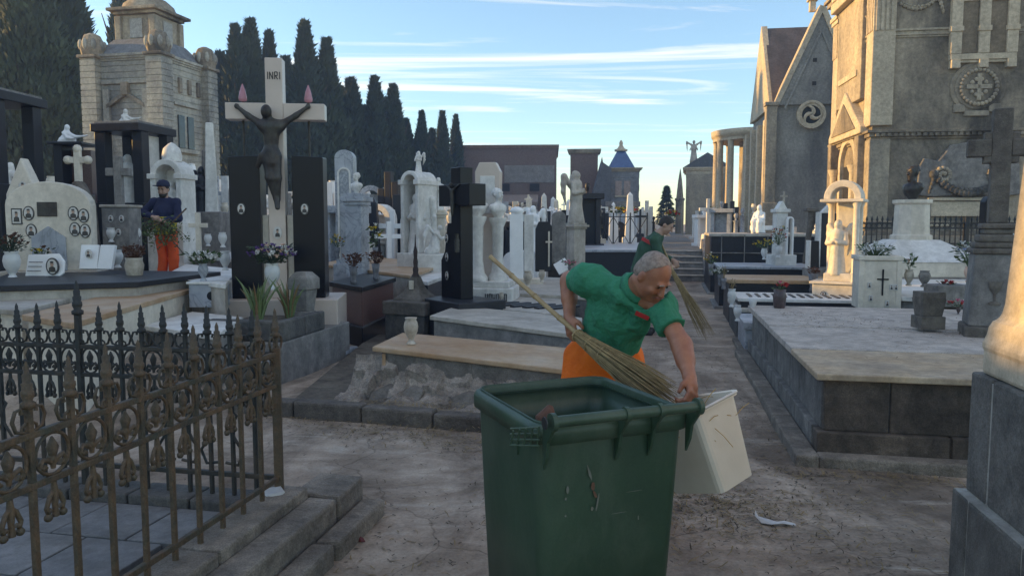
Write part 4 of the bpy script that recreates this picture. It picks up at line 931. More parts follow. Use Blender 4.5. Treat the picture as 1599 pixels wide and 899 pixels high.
# ------------------------------------------------------------ statues (kept as shared meshes)
def st_robed(vox=.022):                       # standing robed figure, about 1.0 tall, facing -y
    s = SDF((-.3, -.28, -.02), (.3, .28, 1.06), vox)
    s.cap((0, 0, .02), (0, 0, .45), .17, .11, .05).cap((0, 0, .45), (0, 0, .74), .11, .12, .05).cap((-.1, 0, .76), (.1, 0, .76), .06, .06, .04)
    s.ripple(.006, 40, 2)
    s.ell((0, -.015, .92), (.062, .072, .085), None, .02).cap((0, 0, .78), (0, 0, .87), .045, .04, .02).cap((0, .03, .96), (0, .06, .78), .065, .07, .03)
    for q in (-1, 1): s.chain([(q*.14, 0, .75), (q*.17, -.03, .58), (q*.05, -.14, .6), (0, -.16, .66)], [.05, .045, .035, .02], .02)
    return s
def st_angel(vox=.022):
    s = st_robed(vox)
    for q in (-1, 1):
        s.chain([(q*.06, .1, .72), (q*.2, .17, .9), (q*.22, .18, .75), (q*.14, .16, .35)], [.05, .06, .05, .015], .03)
        s.chain([(q*.16, .17, .85), (q*.24, .18, .6), (q*.19, .17, .45)], [.04, .035, .012], .03)
    return s
def st_kneel(vox=.022):                       # kneeling winged figure in profile towards +x
    s = SDF((-.42, -.3, -.02), (.45, .3, .95), vox)
    s.chain([(-.1, 0, .1), (.05, 0, .18), (.05, 0, .34)], [.14, .15, .13], .05).cap((.05, 0, .34), (.1, 0, .6), .12, .11, .05).ripple(.006, 40, 4)
    s.ell((.2, 0, .77), (.075, .06, .08), None, .02).cap((.12, 0, .64), (.18, 0, .72), .045, .04, .02)
    for q in (-1, 1):
        s.chain([(.12, q*.1, .6), (.24, q*.09, .46), (.34, q*.03, .52)], [.045, .04, .025], .02)
        s.chain([(.02, q*.07, .62), (-.14, q*.12, .8), (-.24, q*.13, .55), (-.26, q*.12, .2)], [.04, .055, .05, .012], .03)
    return s
def st_bust(beard=True, vox=.017):            # head and shoulders, about .75 tall
    s = SDF((-.34, -.26, -.02), (.34, .26, .8), vox)
    s.cap((0, 0, .06), (0, 0, .22), .09, .17, .06).cap((-.17, 0, .28), (.17, 0, .28), .09, .09, .08).ell((0, -.02, .22), (.2, .13, .16), None, .05)
    s.cap((0, 0, .3), (0, -.01, .45), .07, .065, .03).ripple(.004, 45, 5)
    s.ell((0, -.01, .6), (.095, .115, .135), None, .02).ell((0, -.06, .53), (.07, .07, .08), None, .03)
    s.cap((0, -.125, .6), (0, -.15, .555), .014, .024, .012).cap((-.05, -.1, .64), (.05, -.1, .64), .022, .022, .02)
    for q in (-1, 1): s.ell((q*.042, -.118, .615), (.022, .014, .014), None, .008, True); s.ell((q*.1, .01, .58), (.015, .025, .04), None, .01)
    s.cap((-.025, -.12, .515), (.025, -.12, .515), .015, .015, .012)
    if beard: s.ell((0, -.07, .45), (.065, .06, .09), None, .03)
    else: s.ell((0, .05, .63), (.1, .1, .12), None, .02).ell((0, .13, .62), (.06, .06, .06), None, .03)
    for k in range(26):
        a = k*2.4; z = .62+.11*(k/26); s.ell((.09*math.cos(a)*(1-.5*k/26), .02+.1*abs(math.sin(a))*(1-.3*k/26), z), (.03, .03, .025), None, .01)
    return s
def st_reach(vox=.022):                       # half figure with one arm stretched to +x
    s = SDF((-.4, -.25, -.02), (.75, .25, .62), vox)
    s.cap((-.15, 0, .05), (.05, 0, .08), .16, .16, .05).cap((-.08, 0, .1), (-.05, 0, .32), .15, .1, .05).ripple(.006, 40, 8)
    s.ell((-.02, -.02, .47), (.07, .08, .095), None, .02).cap((-.05, .02, .48), (-.08, .03, .3), .07, .07, .03)
    s.chain([(.0, -.03, .3), (.25, -.08, .18), (.5, -.06, .2), (.62, -.05, .24)], [.06, .05, .03, .018], .03).chain([(-.1, -.1, .3), (.05, -.16, .14), (.2, -.14, .12)], [.05, .045, .03], .03)
    return s
def st_sit(vox=.022):
    s = SDF((-.35, -.5, -.02), (.35, .3, 1.0), vox)
    s.cap((0, 0, .0), (0, .0, .35), .2, .17, .04).chain([(0, .02, .35), (0, 0, .62)], [.15, .12], .05)
    for q in (-1, 1): s.chain([(q*.08, 0, .36), (q*.09, -.3, .36), (q*.08, -.32, .03)], [.1, .085, .07], .04).chain([(q*.14, 0, .62), (q*.17, -.1, .45), (q*.04, -.24, .47)], [.05, .045, .03], .03)
    s.ripple(.006, 40, 6).ell((0, -.06, .8), (.065, .075, .09), None, .02).cap((0, 0, .66), (0, -.03, .74), .045, .04, .02).cap((0, 0, .84), (0, .05, .66), .07, .07, .03)
    return s
ST = {'robed': st_robed().mesh('robed_statue', MARBLE), 'angel': st_angel().mesh('angel_statue', MARBLE), 'kneel': st_kneel().mesh('kneeling_angel', MARBLE), 'beard': st_bust(True).mesh('bearded_bust', CREAM),
      'lady': st_bust(False).mesh('woman_bust', CREAM), 'reach': st_reach().mesh('reaching_figure', MARBLE_W), 'sit': st_sit().mesh('seated_figure', MARBLE_W)}
def statue(kind, name, parent, loc, sc, rz=0, m=None):
    me = ST[kind]
    if m is not None and me.materials[0] is not m:
        key = kind+m.name
        if key not in ST: ST[key] = me.copy(); ST[key].materials[0] = m
        me = ST[key]
    o = link(name, me, parent, loc=loc, rz=rz); o.scale = (sc, sc, sc); return o

# ------------------------------------------------------------ small grave furniture
def ellipse(mb, w, h, d, n=24, y=0.0, x=0, z=0): return mb.extr([(x+w/2*math.cos(2*math.pi*i/n), z+h/2*math.sin(2*math.pi*i/n)) for i in range(n)], d, off=y)
def portrait(parent, loc, w=.09, h=.12, rz=0.0, frame=None, rect=False, light=False):
    f = MB(); (f.bz(-w/2, w/2, -.008, .01, -h/2, h/2) if rect else ellipse(f, w, h, .018, y=-.008))
    fo = f.build('portrait', frame or PHOTO_D, parent, loc=loc, rz=rz)
    g = MB(); (g.bz(-w*.4, w*.4, -.011, -.006, -h*.42, h*.42) if rect else ellipse(g, w*.8, h*.84, .005, y=-.011)); g.build('photo_ground', PORC, fo)
    g = MB(); g.extr([(-w*.28, -h*.33), (w*.28, -h*.33), (w*.24, -h*.08), (w*.08, 0), (-w*.08, 0), (-w*.24, -h*.08)], .002, off=-.0135); g.build('figure', PHOTO_D, fo)
    g = MB(); ellipse(g, w*.28, h*.3, .003, 12, -.0145, 0, h*.13); g.build('face', PHOTO_S, fo)
    g = MB(); ellipse(g, w*.29, h*.13, .003, 10, -.015, 0, h*.24); g.build('hair', PHOTO_D, fo)
    return fo
URN = [(.05, 0), (.055, .015), (.04, .03), (.03, .05), (.045, .08), (.075, .14), (.085, .2), (.075, .25), (.06, .275), (.07, .29), (.07, .3), (.058, .3), (.05, .26)]
def urn(mb, s=1.0, c=(0, 0, 0), wide=1.0): return mb.lathe([(r*s*wide, z*s) for r, z in URN], 20, c)
def bouquet(parent, c, n, spread, h, cols, leaf=LEAF, bl=.022, seed=0, droop=0, nleaf=None):
    r = random.Random(seed); st = MB(); lf = MB(); fl = {m.name: (m, MB()) for m in cols}; c = Vector(c)
    for i in range(n):
        a = r.uniform(0, 6.28); q = math.sqrt(r.uniform(0, 1)); top = c+Vector((spread*q*math.cos(a), spread*q*math.sin(a), h*(1-.45*q*q)*r.uniform(.75, 1.08)))
        st.tube([c, c+(top-c)*.5+Vector((0, 0, .1*h)), top], [.003, .003, .002], 4)
        m, b = fl[r.choice(cols).name]; s = bl*r.uniform(.7, 1.25)
        for k in range(7):
            ka = k*2.4; dv = Vector((math.cos(ka), math.sin(ka), .5+.25*k/7)); u = dv*s; w = Vector((-math.sin(ka), math.cos(ka), 0))*s*.55; v = Vector((0, 0, s*.5))
            b.add([top, top+u*.6-w, top+u+v*.3, top+u*.6+w], [(0, 1, 2, 3)])
        b.ball(top, s*.5, 6, 4)
    for i in range(nleaf if nleaf is not None else n*4):
        a = r.uniform(0, 6.28); q = math.sqrt(r.uniform(0, 1)); z = r.uniform(.15, .9); p = c+Vector((spread*q*math.cos(a)*(.4+z*.7), spread*q*math.sin(a)*(.4+z*.7), h*z))
        d = Vector((math.cos(a)+r.uniform(-.6, .6), math.sin(a)+r.uniform(-.6, .6), r.uniform(-.3, .9))).normalized()*r.uniform(.6, 1.4)*bl*2.2; w = d.cross(Vector((r.uniform(-1, 1), r.uniform(-1, 1), 1))).normalized()*bl*.5
        lf.add([p, p+d*.5+w, p+d, p+d*.5-w], [(0, 1, 2, 3)])
    st.build('stems', leaf, parent)
    if lf.v: lf.build('leaves', leaf, parent)
    for m, b in fl.values():
        if b.v: b.build('blossoms', m, parent)
def vase(px, py, d, h, label, m=CLAYV, flowers=None, name='vase', wide=1.0, prof=None, seed=1, spread=.14, fh=.22, n=14, leaf=LEAF, bl=.022, group=None, nleaf=None, cat='vase', z=None):
    p = D(px, py, d)
    if z is not None: p.z = z
    t = thing(name, label, cat, p, random.uniform(0, 1), group)
    if prof: MB().lathe([(r*h, q*h) for r, q in prof], 18).build('vase_body', m, t)
    else: urn(MB(), h/.3, wide=wide).build('vase_body', m, t)
    if flowers: bouquet(t, (0, 0, h*.85), n, spread, fh, flowers, leaf, bl, seed, nleaf=nleaf)
    return t
CONE = [(.16, 0), (.2, .1), (.18, .2), (.15, .25), (.2, .6), (.26, 1), (.2, 1), (.18, .85)]
def cross_mb(mb, h, w, th, arm=.68, c=(0, 0, 0), d=None):
    d = d or th; x, y, z = c
    mb.bz(x-th/2, x+th/2, y-d/2, y+d/2, z, z+h); a = z+h*arm
    mb.bz(x-w/2, x-th/2+.0, y-d/2+.002, y+d/2-.002, a-th/2, a+th/2); mb.bz(x+th/2, x+w/2, y-d/2+.002, y+d/2-.002, a-th/2, a+th/2); return mb
# ------------------------------------------------------------ tombs: quad helpers
def V3(x, y, z=0.0): return Vector((x, y, z))
def tomb(name, label, quad, zt, m_slab, m_body, th=.05, over=.035, base=None, cat='tomb', group=None, z0=None, base_h=.1):
    """quad: FL, FR, BR, BL world corners of the slab; zt: slab height (number or four)."""
    zt = zt if isinstance(zt, (list, tuple)) else [zt]*4
    c = sum((V3(q[0], q[1]) for q in quad), Vector())/4; z0 = min(gz(q[0], q[1]) for q in quad)-.06 if z0 is None else z0
    t = thing(name, label, cat, (c.x, c.y, z0), 0, group)
    top = [V3(q[0], q[1], z)-V3(c.x, c.y, z0) for q, z in zip(quad, zt)]
    MB().prism([p-V3(0, 0, th) for p in top], top).build('slab', m_slab, t, .008)
    bi = inset(top, over)
    MB().prism([V3(p.x, p.y, 0) for p in bi], [p-V3(0, 0, th-.002) for p in bi]).build('body', m_body, t, .01)
    if base is not None:
        bo = inset(top, -.06); MB().prism([V3(p.x, p.y, -.03) for p in bo], [V3(p.x, p.y, base_h) for p in bo]).build('base_course', base, t, .015)
    return t
def pq(pts, z):
    z = z if isinstance(z, (list, tuple)) else [z]*4
    return [G(p[0], p[1], k) for p, k in zip(pts, z)]
def block(name, label, px0, px1, y0, y1, d, dep, m, cat='monument', rz=0.0, bev=.012, group=None):
    """upright box seen from px0 to px1 and from row y0 (top) to y1 (foot) at distance d"""
    s = d/FPX; c = D((px0+px1)/2, y1, d); h = HZ(y0, d)-HZ(y1, d); t = thing(name, label, cat, c, rz, group)
    return t, (px1-px0)*s, h
TB = dict
# ---- right side: the big family tomb beside the path
def big_tomb():
    FL, BL, BR, FR = V3(2.12, 5.06), V3(2.93, 9.15), V3(5.3, 8.65), V3(4.5, 4.58); H = .6
    t = thing('family_tomb', 'huge low family tomb of dark basalt panels under broad weathered marble slabs', 'tomb', FL)
    u = (FR-FL).normalized(); v = (BL-FL).normalized(); Lw = (FR-FL).length; Ld = (BL-FL).length
    def P(a, b, z): return u*a+v*b+V3(0, 0, z)
    def pr(name, m, a0, a1, b0, b1, z0, z1, bev=.01, skew=0):
        q = [P(a0, b0+skew, 0), P(a1, b0-skew, 0), P(a1, b1-skew, 0), P(a0, b1+skew, 0)]
        return MB().prism([p+V3(0, 0, z0) for p in q], [p+V3(0, 0, z1) for p in q]).build(name, m, t, bev)
    slabm = mat('lichen_marble', (.62, .53, .46), (.49, .41, .345), 7, .8, .5, (.26, .225, .195), .6, 4.5, fine=.2)
    slabo = mat('ochre_slab', (.55, .42, .29), (.48, .33, .2), 3, .7, .25, (.24, .19, .15), .35, 2.0, fine=.08)
    pr('top_slab', slabo, -.06, Lw+.05, -.06, .98, H-.045, H, .008, .0)
    pr('top_slab', slabm, -.055, Lw+.05, .992, 2.35, H-.05, H+.006, .008)
    pr('top_slab', slabm, -.05, Lw+.05, 2.362, Ld+.05, H-.05, H+.012, .008)
    pr('core', DARK, .012, Lw, .012, Ld, .02, H-.05)
    FRONTM = mat('brown_basalt', (.19, .14, .105), (.085, .064, .05), 4, .9, .5, (.02, .017, .015), .5, 2.5, fine=.3)
    LEFTM = mat('grey_basalt', (.27, .25, .225), (.15, .138, .125), 4, .9, .5, (.055, .052, .048), .5, 2.5, fine=.3)
    a = .0
    for w in (.42, 1.05, .95): pr('front_panel', FRONTM, a+.004, min(a+w, Lw)-.004, 0, .05, .2, H-.05, .008); a += w
    b = .0
    for i in range(9): w = Ld/9; pr('side_panel', LEFTM, .0+random.uniform(-.004, .004), .05, b+.005+(.052 if i == 0 else 0), b+w-.005, .2, H-.05, .008); b += w
    b = .0
    for i in range(5): w = Ld/5; pr('base_stone', LEFTM, -.045, .1, b+.004+(.15 if i == 0 else 0), b+w-.004, 0.02, .2, .01); b += w
    for i in range(3): pr('base_stone', FRONTM, -.045+i*(Lw/3)+(.0 if i == 0 else .004), (i+1)*Lw/3, -.05, .1, .02, .2, .01)
    b = -.2
    for i in range(4): w = (Ld+.2)/4; pr('kerb_stone', STEP, -.2, -.05, b+.004, b+w-.004, -.04, .075, .015); b += w
    for i in range(2): pr('kerb_stone', STEP, -.05+i*(Lw/2), (i+1)*Lw/2-.004, -.2, -.055, -.04, .07, .015)
big_tomb()
blades('leaf_debris', mat('debris', (.16, .11, .065), (.09, .062, .04), 20, 1, 0), [(3.4, 6.6, 2.2, 3.6, 0, 1, 0), (3.2, 7.6, 1.2, .5, .3, .6, .01), (3.9, 6.9, .5, .5, 0, .4, .01), (3.0, 8.3, .6, .4, 0, .4, .01)], 420, .035, .006, 15, .003, .612)
def edge(d, off=0.0): return 1.98+.207*(d-4.97)+off             # right border of the path
def rtomb(label, d0, d1, w, z, ms, mb_, th=.05, base=None, off=0.0, name='grave'):
    u = V3(PDY, -PDX); a = V3(edge(d0, off), d0); b = V3(edge(d1, off), d1)
    return tomb(name, label, [a, a+u*w, b+u*w, b], z, ms, mb_, th, .03, base)
rtomb('low grey marble grave with sloping edge beside the big basalt tomb', 9.35, 10.35, .75, .38, MARBLE_B, MARBLE_B, .09, STEP)
t = rtomb('marble grave striped with dark inset bars like piano keys', 10.7, 11.75, 2.0, .55, MARBLE, BLACK_M, .045, None, .05)
for i in range(15):
    u = V3(PDY, -PDX); p = V3(edge(11.2, .05), 11.2)+u*(.2+.12*i); MB().box(p-t.location+V3(0, 0, .555), (.045, .5, .012), -PA).build('dark_bar', BLACK, t)
rtomb('dark stone grave with white marble kerb beside the striped grave', 10.55, 12.0, 2.25, .42, MARBLE_D, DARK, .05, None, .0)
rtomb('black sided grave under an ochre marble slab', 12.3, 13.6, 2.2, .7, MARBLE_Y, BLACK_M, .06, None, .02)
rtomb('blue grey marble grave slab on a black plinth', 14.4, 15.9, 2.1, .8, MARBLE_B, BLACK_M, .05, GREYS, .0)
t = rtomb('raised black tiled burial terrace beside the steps', 17.3, 20.3, 2.4, 1.38, MARBLE_D, BLACK_M, .06, GREYS, .0)
for k in range(5): MB().box(V3(edge(17.26), 17.26)+V3(PDY, -PDX)*(.25+.5*k)-t.location+V3(0, 0, .75), (.02, .03, 1.2), -PA).build('tile_joint', GREYS, t)
for k in range(2): MB().box(V3(edge(17.27), 17.27)+V3(PDY, -PDX)*1.2-t.location+V3(0, 0, .55+.4*k), (2.3, .03, .02), -PA).build('tile_joint', GREYS, t)

# ---- right side monuments
def brown_urn_block():
    t, w, h = block('stone_flower_holder', 'squat brown stone flower holder standing on the big marble slabs', 1430, 1467, 455, 512, 7.0, .2, BROWNS, 'holder')
    MB().bz(-w*.5, w*.5, -.1, .1, 0, h*.34).build('foot', BROWNS, t, .006)
    MB().prism([(-w*.4, -.08, h*.34), (w*.4, -.08, h*.34), (w*.4, .08, h*.34), (-w*.4, .08, h*.34)], [(-w*.5, -.1, h*.82), (w*.5, -.1, h*.82), (w*.5, .1, h*.82), (-w*.5, .1, h*.82)]).build('waist', BROWNS, t, .005)
    MB().bz(-w*.48, w*.48, -.095, .095, h*.82, h).build('lip', BROWNS, t, .006)
brown_urn_block()
def cross_pedestal():
    d = 6.75; c = D(1548, 515, d); c.z = .6; s = d/FPX
    t = thing('cross_monument', 'tapering brown stone pedestal with a carved goblet, carrying a stone cross', 'monument', c, R(-24))
    h1 = HZ(392, d)-.6; w = 80*s
    MB().bz(-w*.52, w*.52, -w*.52, w*.52, -.02, .1).build('foot', BROWNS, t, .02)
    MB().box((0, 0, .1+h1*.42), (w*.92, w*.92, h1*.84), 0, .86).build('pedestal', GREYS, t, .015)
    z = .1+h1*.84
    b = MB()
    for k, (f, hh) in enumerate(((.88, .05), (.8, .05), (.66, .07), (.5, .05), (.58, .05))): b.bz(-w*f/2, w*f/2, -w*f/2, w*f/2, z, z+hh-.001); z += hh
    b.build('stepped_cap', BROWNS, t, .015)
    b = MB(); cross_mb(b, 1.0, .52, .15, .66, (0, 0, z), .13); b.build('cross', BROWNS, t, .012)
    for q in (-1, 1):
        for r in (-1, 1): MB().bz(q*.1-.035, q*.1+.035, -.05, .05, z+.66+r*.1-.035, z+.66+r*.1+.035).build('cross_corner', BROWNS, t, .01)
    g = MB().lathe([(.05, 0), (.05, .015), (.012, .03), (.012, .09), (.04, .13), (.055, .2), (.05, .2), (.03, .14)], 14); o = g.build('carved_goblet', BROWNS, t, loc=(-.02, -w*.44, .3)); o.scale = (1, .4, 1)
cross_pedestal()
def flower_box():
    d = 9.5; c = D(1366, 476, d); c.z = .55; s = d/FPX
    t = thing('flower_box', 'square marble flower box with black cross and framed portraits', 'monument', c, R(-14))
    w = 58*s; h = HZ(402, d)-.55
    b = MB(); b.bz(-w/2, w/2, -w/2, w/2, 0, h-.03); b.build('box', CREAM, t, .012)
    b = MB(); o = .02
    for x0, x1, y0, y1 in ((-w/2-o, w/2+o, -w/2-o, -w/2+.05), (-w/2-o, w/2+o, w/2-.05, w/2+o), (-w/2-o, -w/2+.05, -w/2+.05, w/2-.05), (w/2-.05, w/2+o, -w/2+.05, w/2-.05)): b.bz(x0, x1, y0, y1, h-.028, h+.03)
    b.build('rim', CREAM, t, .01)
    for q in (-1, 1): MB().bz(q*w*.46-.03, q*w*.46+.03, -w/2-.012, -w/2+.02, .0, h-.03).build('corner_strip', CREAM, t, .006)
    b = MB(); cross_mb(b, .32, .13, .018, .62, (.03, -w/2-.006, h*.28), .012); b.build('black_cross', BLACK, t)
    for x, z in ((-.12, .28), (-.1, .12), (.13, .26), (.18, .26), (.09, .06)): portrait(t, (x, -w/2-.004, z+.02), .045, .075, 0, PORC, True)
    bouquet(t, (-.02, 0, h-.02), 46, .24, .2, [PETW], LEAF, .022, 5)
flower_box()
def lit_niche():
    d = 11.4; c = D(1313, 458, d); s = d/FPX; c.z = gz(c.x, d)
    t = thing('arched_niche_monument', 'cream marble arched niche on columns sheltering a carved angel, caught by the sun', 'monument', c, R(-32))
    zb = HZ(438, d); w = .47
    MB().bz(-.36, .36, -.3, .3, 0, zb-.04).build('base', CREAM, t, .015); MB().bz(-.4, .4, -.34, .34, zb-.04, zb).build('base_top', CREAM, t, .012)
    MB().bz(-.22, .3, -.22, .26, zb, zb+.12).build('plinth', CREAM, t, .01)
    zc = HZ(316, d)
    for x, y in ((.2, -.16), (.2, .18), (-.2, .18)): MB().lathe([(.07, zb), (.07, zb+.1), (.05, zb+.14), (.045, zc-.08), (.07, zc)], 14, (x, y, 0)).build('column', CREAM, t)
    MB().bz(-.1, .14, .1, .24, zb+.12, zc).build('back_panel', CREAM, t, .01)
    MB().bz(-.3, .3, -.25, .27, zc, zc+.045).build('entablature', CREAM, t, .01)
    MB().arch(.52, .02, .1, .4, 18, -.18, zc+.045).build('arch', CREAM, t, .01)
    statue('angel', 'angel_carving', t, (-.06, -.1, zb+.1), .8, R(-10), CREAM)
    portrait(t, (-.2, -.305, zb-.2), .08, .11, 0)
lit_niche()
def bust_monument():
    d = 13.0; c = D(1420, 420, d); c.z = gz(c.x, d); s = d/FPX
    t = thing('bust_monument', 'octagonal pale pedestal on a white pyramidal plinth, carrying a bronze bust', 'monument', c, R(-6))
    zb = HZ(428, d); z1 = HZ(406, d); z2 = HZ(374, d); z3 = HZ(312, d); w = 165*s/2
    MB().bz(-w-.05, w+.05, -.9, .9, 0, zb).build('foundation', GREYS, t, .02)
    MB().bz(-w, w, -.85, .85, zb, z1).build('plinth', CREAM, t, .015)
    MB().prism([(-w-.02, -.87, z1), (w+.02, -.87, z1), (w+.02, .87, z1), (-w-.02, .87, z1)], [(-.34, -.34, z2), (.34, -.34, z2), (.34, .34, z2), (-.34, .34, z2)]).build('pyramid_slab', MARBLE, t, .01)
    MB().lathe([(.33, z2), (.33, z2+.07), (.285, z2+.09), (.27, z3-.08), (.31, z3-.06), (.31, z3)], 8, (0, 0, 0), False).build('pedestal', CREAM, t, .01)
    statue('beard', 'bronze_bust', t, (0.0, .0, z3-.02), .82, R(-70), BRONZE)
bust_monument()
def mausoleum_fence():
    a = D(1328, 380, 17.6); a.z = .1; t = thing('cast_iron_fence', 'dark cast iron fence on a stone kerb in front of the garland mausoleum', 'fence', a, R(-6))
    b0, b1 = HZ(384, 17.6)-.1, HZ(347, 17.6)-.1; L_ = 3.7
    MB().bz(0, L_, -.1, .1, -.2, b0).build('kerb', GREYS, t, .02)
    for z in (b0+.06, b1-.14, b1-.02): MB().bz(0, L_, -.015, .015, z-.015, z+.015).build('rail', IRON_D, t)
    bar = MB().bz(-.011, .011, -.011, .011, b0, b1+.04); bar.lathe([(.024, b1+.04), (.026, b1+.07), (.004, b1+.15)], 6); bm = bar.build('bar', IRON_D, t)
    fil = MB().tube([(.05*math.cos(2*math.pi*i/12), 0, b1-.08+.05*math.sin(2*math.pi*i/12)) for i in range(13)], .009, 4, caps=False); fm = fil.build('filigree', IRON_D, t)
    for i in range(1, 33): link('bar', bm.data, t, loc=(i*.115, 0, 0)); link('filigree', fm.data, t, loc=(i*.115+.05, 0, 0))
    for i in (0, 11, 22, 32): MB().bz(i*.115-.05, i*.115+.05, -.05, .05, b0, b1+.12).build('post', IRON_D, t, .01)
mausoleum_fence()
def black_arch():
    t, w, h = block('arched_headstone', 'polished black arched frame headstone beside white bust niche', 1535, 1566, 303, 400, 12.0, .2, BLACK)
    MB().arch(w, h-w/2, .09, .16).build('arch', BLACK, t, .01); t.location.z = HZ(400, 12.0)
    MB().bz(-w/2-.05, w/2+.05, -.08, .25, -1.2, 0).build('base', BLACK_M, t, .01)
    MB().arch(w*.75, h*.2, .06, .1, 12, -.35, .12, -.02).build('small_arch', MARBLE_W, t, .01); MB().bz(-w*.42, w*.42, -.42, -.2, -.2, .12).build('small_base', MARBLE_W, t, .01)
black_arch()
def lantern_monument():
    d = 15.0; t, w, h = block('gothic_marble_shrine', 'slim white marble shrine with gabled top and pointed side arch', 1205, 1232, 312, 402, d, .3, MARBLE)
    MB().bz(-w*.4, w*.25, -.12, .12, 0, h*.78).build('shaft', MARBLE, t, .012); MB().bz(-w*.5, w*.36, -.16, .16, h*.78, h*.84).build('cap', MARBLE, t, .01)
    MB().extr([(-w*.36, h*.84), (w*.22, h*.84), (-w*.06, h*.98)], .22, off=-.11).build('gable', MARBLE, t, .01)
    b = MB(); cross_mb(b, .28, .14, .035, .66, (w*.1, 0, h*.9), .03); b.build('cross', MARBLE_D, t)
    MB().arch(w*.42, h*.6, .035, .12, 12, -.2, .05, w*.32).build('side_arch', MARBLE_W, t, .008); MB().bz(-w*.6, w*.62, -.3, .25, -.2, .06).build('base', MARBLE, t, .01)
lantern_monument()
t, w, h = block('seated_statue', 'seated white marble woman mourning on a black block near the steps', 1172, 1198, 316, 364, 18.3, .4, MARBLE_W, 'statue')
statue('sit', 'figure', t, (0, 0, 0), h*1.02, R(-35)); MB().bz(-.2, .25, -.35, .3, -.3, .01).build('block', BLACK_M, t, .01)
for i, (px0, px1, y0, y1, d, m, lb) in enumerate(((1277, 1302, 333, 418, 13.6, BLACK_M, 'tall polished black stele with white marble edge behind the sunlit niche'), (1262, 1276, 376, 420, 13.2, BLACK, 'short black stele beside a gnarled brown trunk carving'))):
    t, w, h = block('stele', lb, px0, px1, y0, y1, d, .2, m)
    MB().box((0, 0, h/2), (w, .18, h), 0, .88).build('stone', m, t, .01); MB().bz(-w*.62, -w*.5, -.1, .1, 0, h*1.02).build('edge_strip', MARBLE, t, .008); MB().bz(-w*.7, w*.7, -.2, .2, -.8, .02).build('base', GREYS, t, .015)
    if i == 0: MB().extr([(-w*.5, h), (w*.45, h), (0, h*1.16)], .12, off=-.06).build('gable', MARBLE, t, .01)
t, w, h = block('carved_trunk_cross', 'rough brown stone tree trunk carved as a grave marker', 1259, 1272, 326, 412, 13.8, .2, BROWNS)
r_ = random.Random(4); MB().tube([(w*r_.uniform(-.1, .1)-.08+.08*i/8, 0, h*i/8) for i in range(9)], [w*.42*r_.uniform(.75, 1.15) for i in range(9)], 9).build('trunk', BROWNS, t); MB().bz(-w*.9, w*.6, -.1, .1, h*.95, h*1.02).build('top', BROWNS, t, .02)
# vases and flowers on the right
vase(1217, 476, 8.9, .22, 'purple stone pot of drooping red flowers on the big tomb', REDV, [PETK, PETR], prof=[(.28, 0), (.3, .05), (.34, .5), (.36, .7), (.3, .8), (.32, 1), (.22, 1), (.2, .8)], n=12, spread=.1, fh=.12, seed=3, z=.612, nleaf=10)
vase(1152, 474, 9.5, .2, 'white marble urn on the low grey grave', WHITEV, wide=.9, z=.38); vase(1143, 456, 10.75, .26, 'white urn at the corner of the striped grave', WHITEV, [STRAW], wide=.85, n=10, fh=.2, spread=.07, leaf=STRAW, bl=.01, z=.42)
vase(1175, 494, 9.0, .1, 'small empty white pot at the edge of the big tomb', WHITEV, prof=[(.3, 0), (.42, .5), (.55, 1), (.45, 1), (.4, .6)], z=.612)
vase(1110, 424, 13.4, .2, 'black vase of yellow and white flowers by the path', GREYV, [PETY, PETW], prof=CONE, n=12, seed=8, spread=.12, z=.7)
vase(1125, 436, 12.2, .2, 'dark pot with white and green flowers by the path', GREYV, [PETW], prof=CONE, n=16, seed=9, spread=.16, fh=.12, z=.6)
vase(1130, 440, 12.1, .18, 'tin pot of dry twigs by the path', GREYV, [STRAW], prof=CONE, n=10, seed=10, spread=.06, fh=.25, leaf=STRAW, bl=.008, z=.56)
vase(1193, 405, 14.8, .22, 'white vase of yellow daisies before the gothic shrine', WHITEV, [PETY], n=22, seed=11, spread=.22, fh=.2, z=HZ(405, 14.8)); vase(1215, 402, 14.6, .24, 'white vase of tall red and yellow flowers before the gothic shrine', WHITEV, [PETR, PETR, PETY], n=26, seed=12, spread=.16, fh=.42, z=HZ(402, 14.6))
vase(1269, 462, 11.9, .3, 'dark pot of dried orange leaves beside the sunlit niche', GREYV, [DRY], prof=CONE, n=16, seed=13, spread=.1, fh=.14, leaf=DRY, z=HZ(456, 11.9))
vase(1419, 444, 9.3, .2, 'white vase holding one large cream rose', CLAYV, [PETO, PETW], n=3, seed=14, spread=.05, fh=.2, bl=.05, z=HZ(446, 9.3)); vase(1443, 448, 9.2, .2, 'empty grey stone urn beside the rose vase', GREYS, wide=1.2, z=HZ(448, 9.2))
t = tomb('grave', 'white grave slab on grey blocks below the bust plinth', pq([(1398, 462), (1560, 470), (1545, 430), (1405, 426)], .72), .72, MARBLE, GREYS, .06)
t, w, h = block('flower_trough', 'grey stone trough with small red roses', 1452, 1503, 444, 478, 9.0, .3, GREYS, 'trough'); MB().box((0, 0, h/2), (w, .3, h), 0, 1.05).build('trough', GREYS, t, .015); bouquet(t, (-.02, 0, h-.03), 7, .1, .07, [PETR], LEAFD, .025, 3)
vase(1512, 436, 8.9, .18, 'pink vase of white and pale blue flowers with a picture card', PETO, [PETW, PETW, flat('petal_blue', (.35, .42, .65))], n=26, seed=16, spread=.2, fh=.34, bl=.03, z=HZ(440, 8.9))
vase(1497, 478, 8.3, .08, 'toppled pink roses lying behind the brown flower holder', REDV, [PETK, PETR], n=8, seed=18, spread=.14, fh=.08, z=.61)

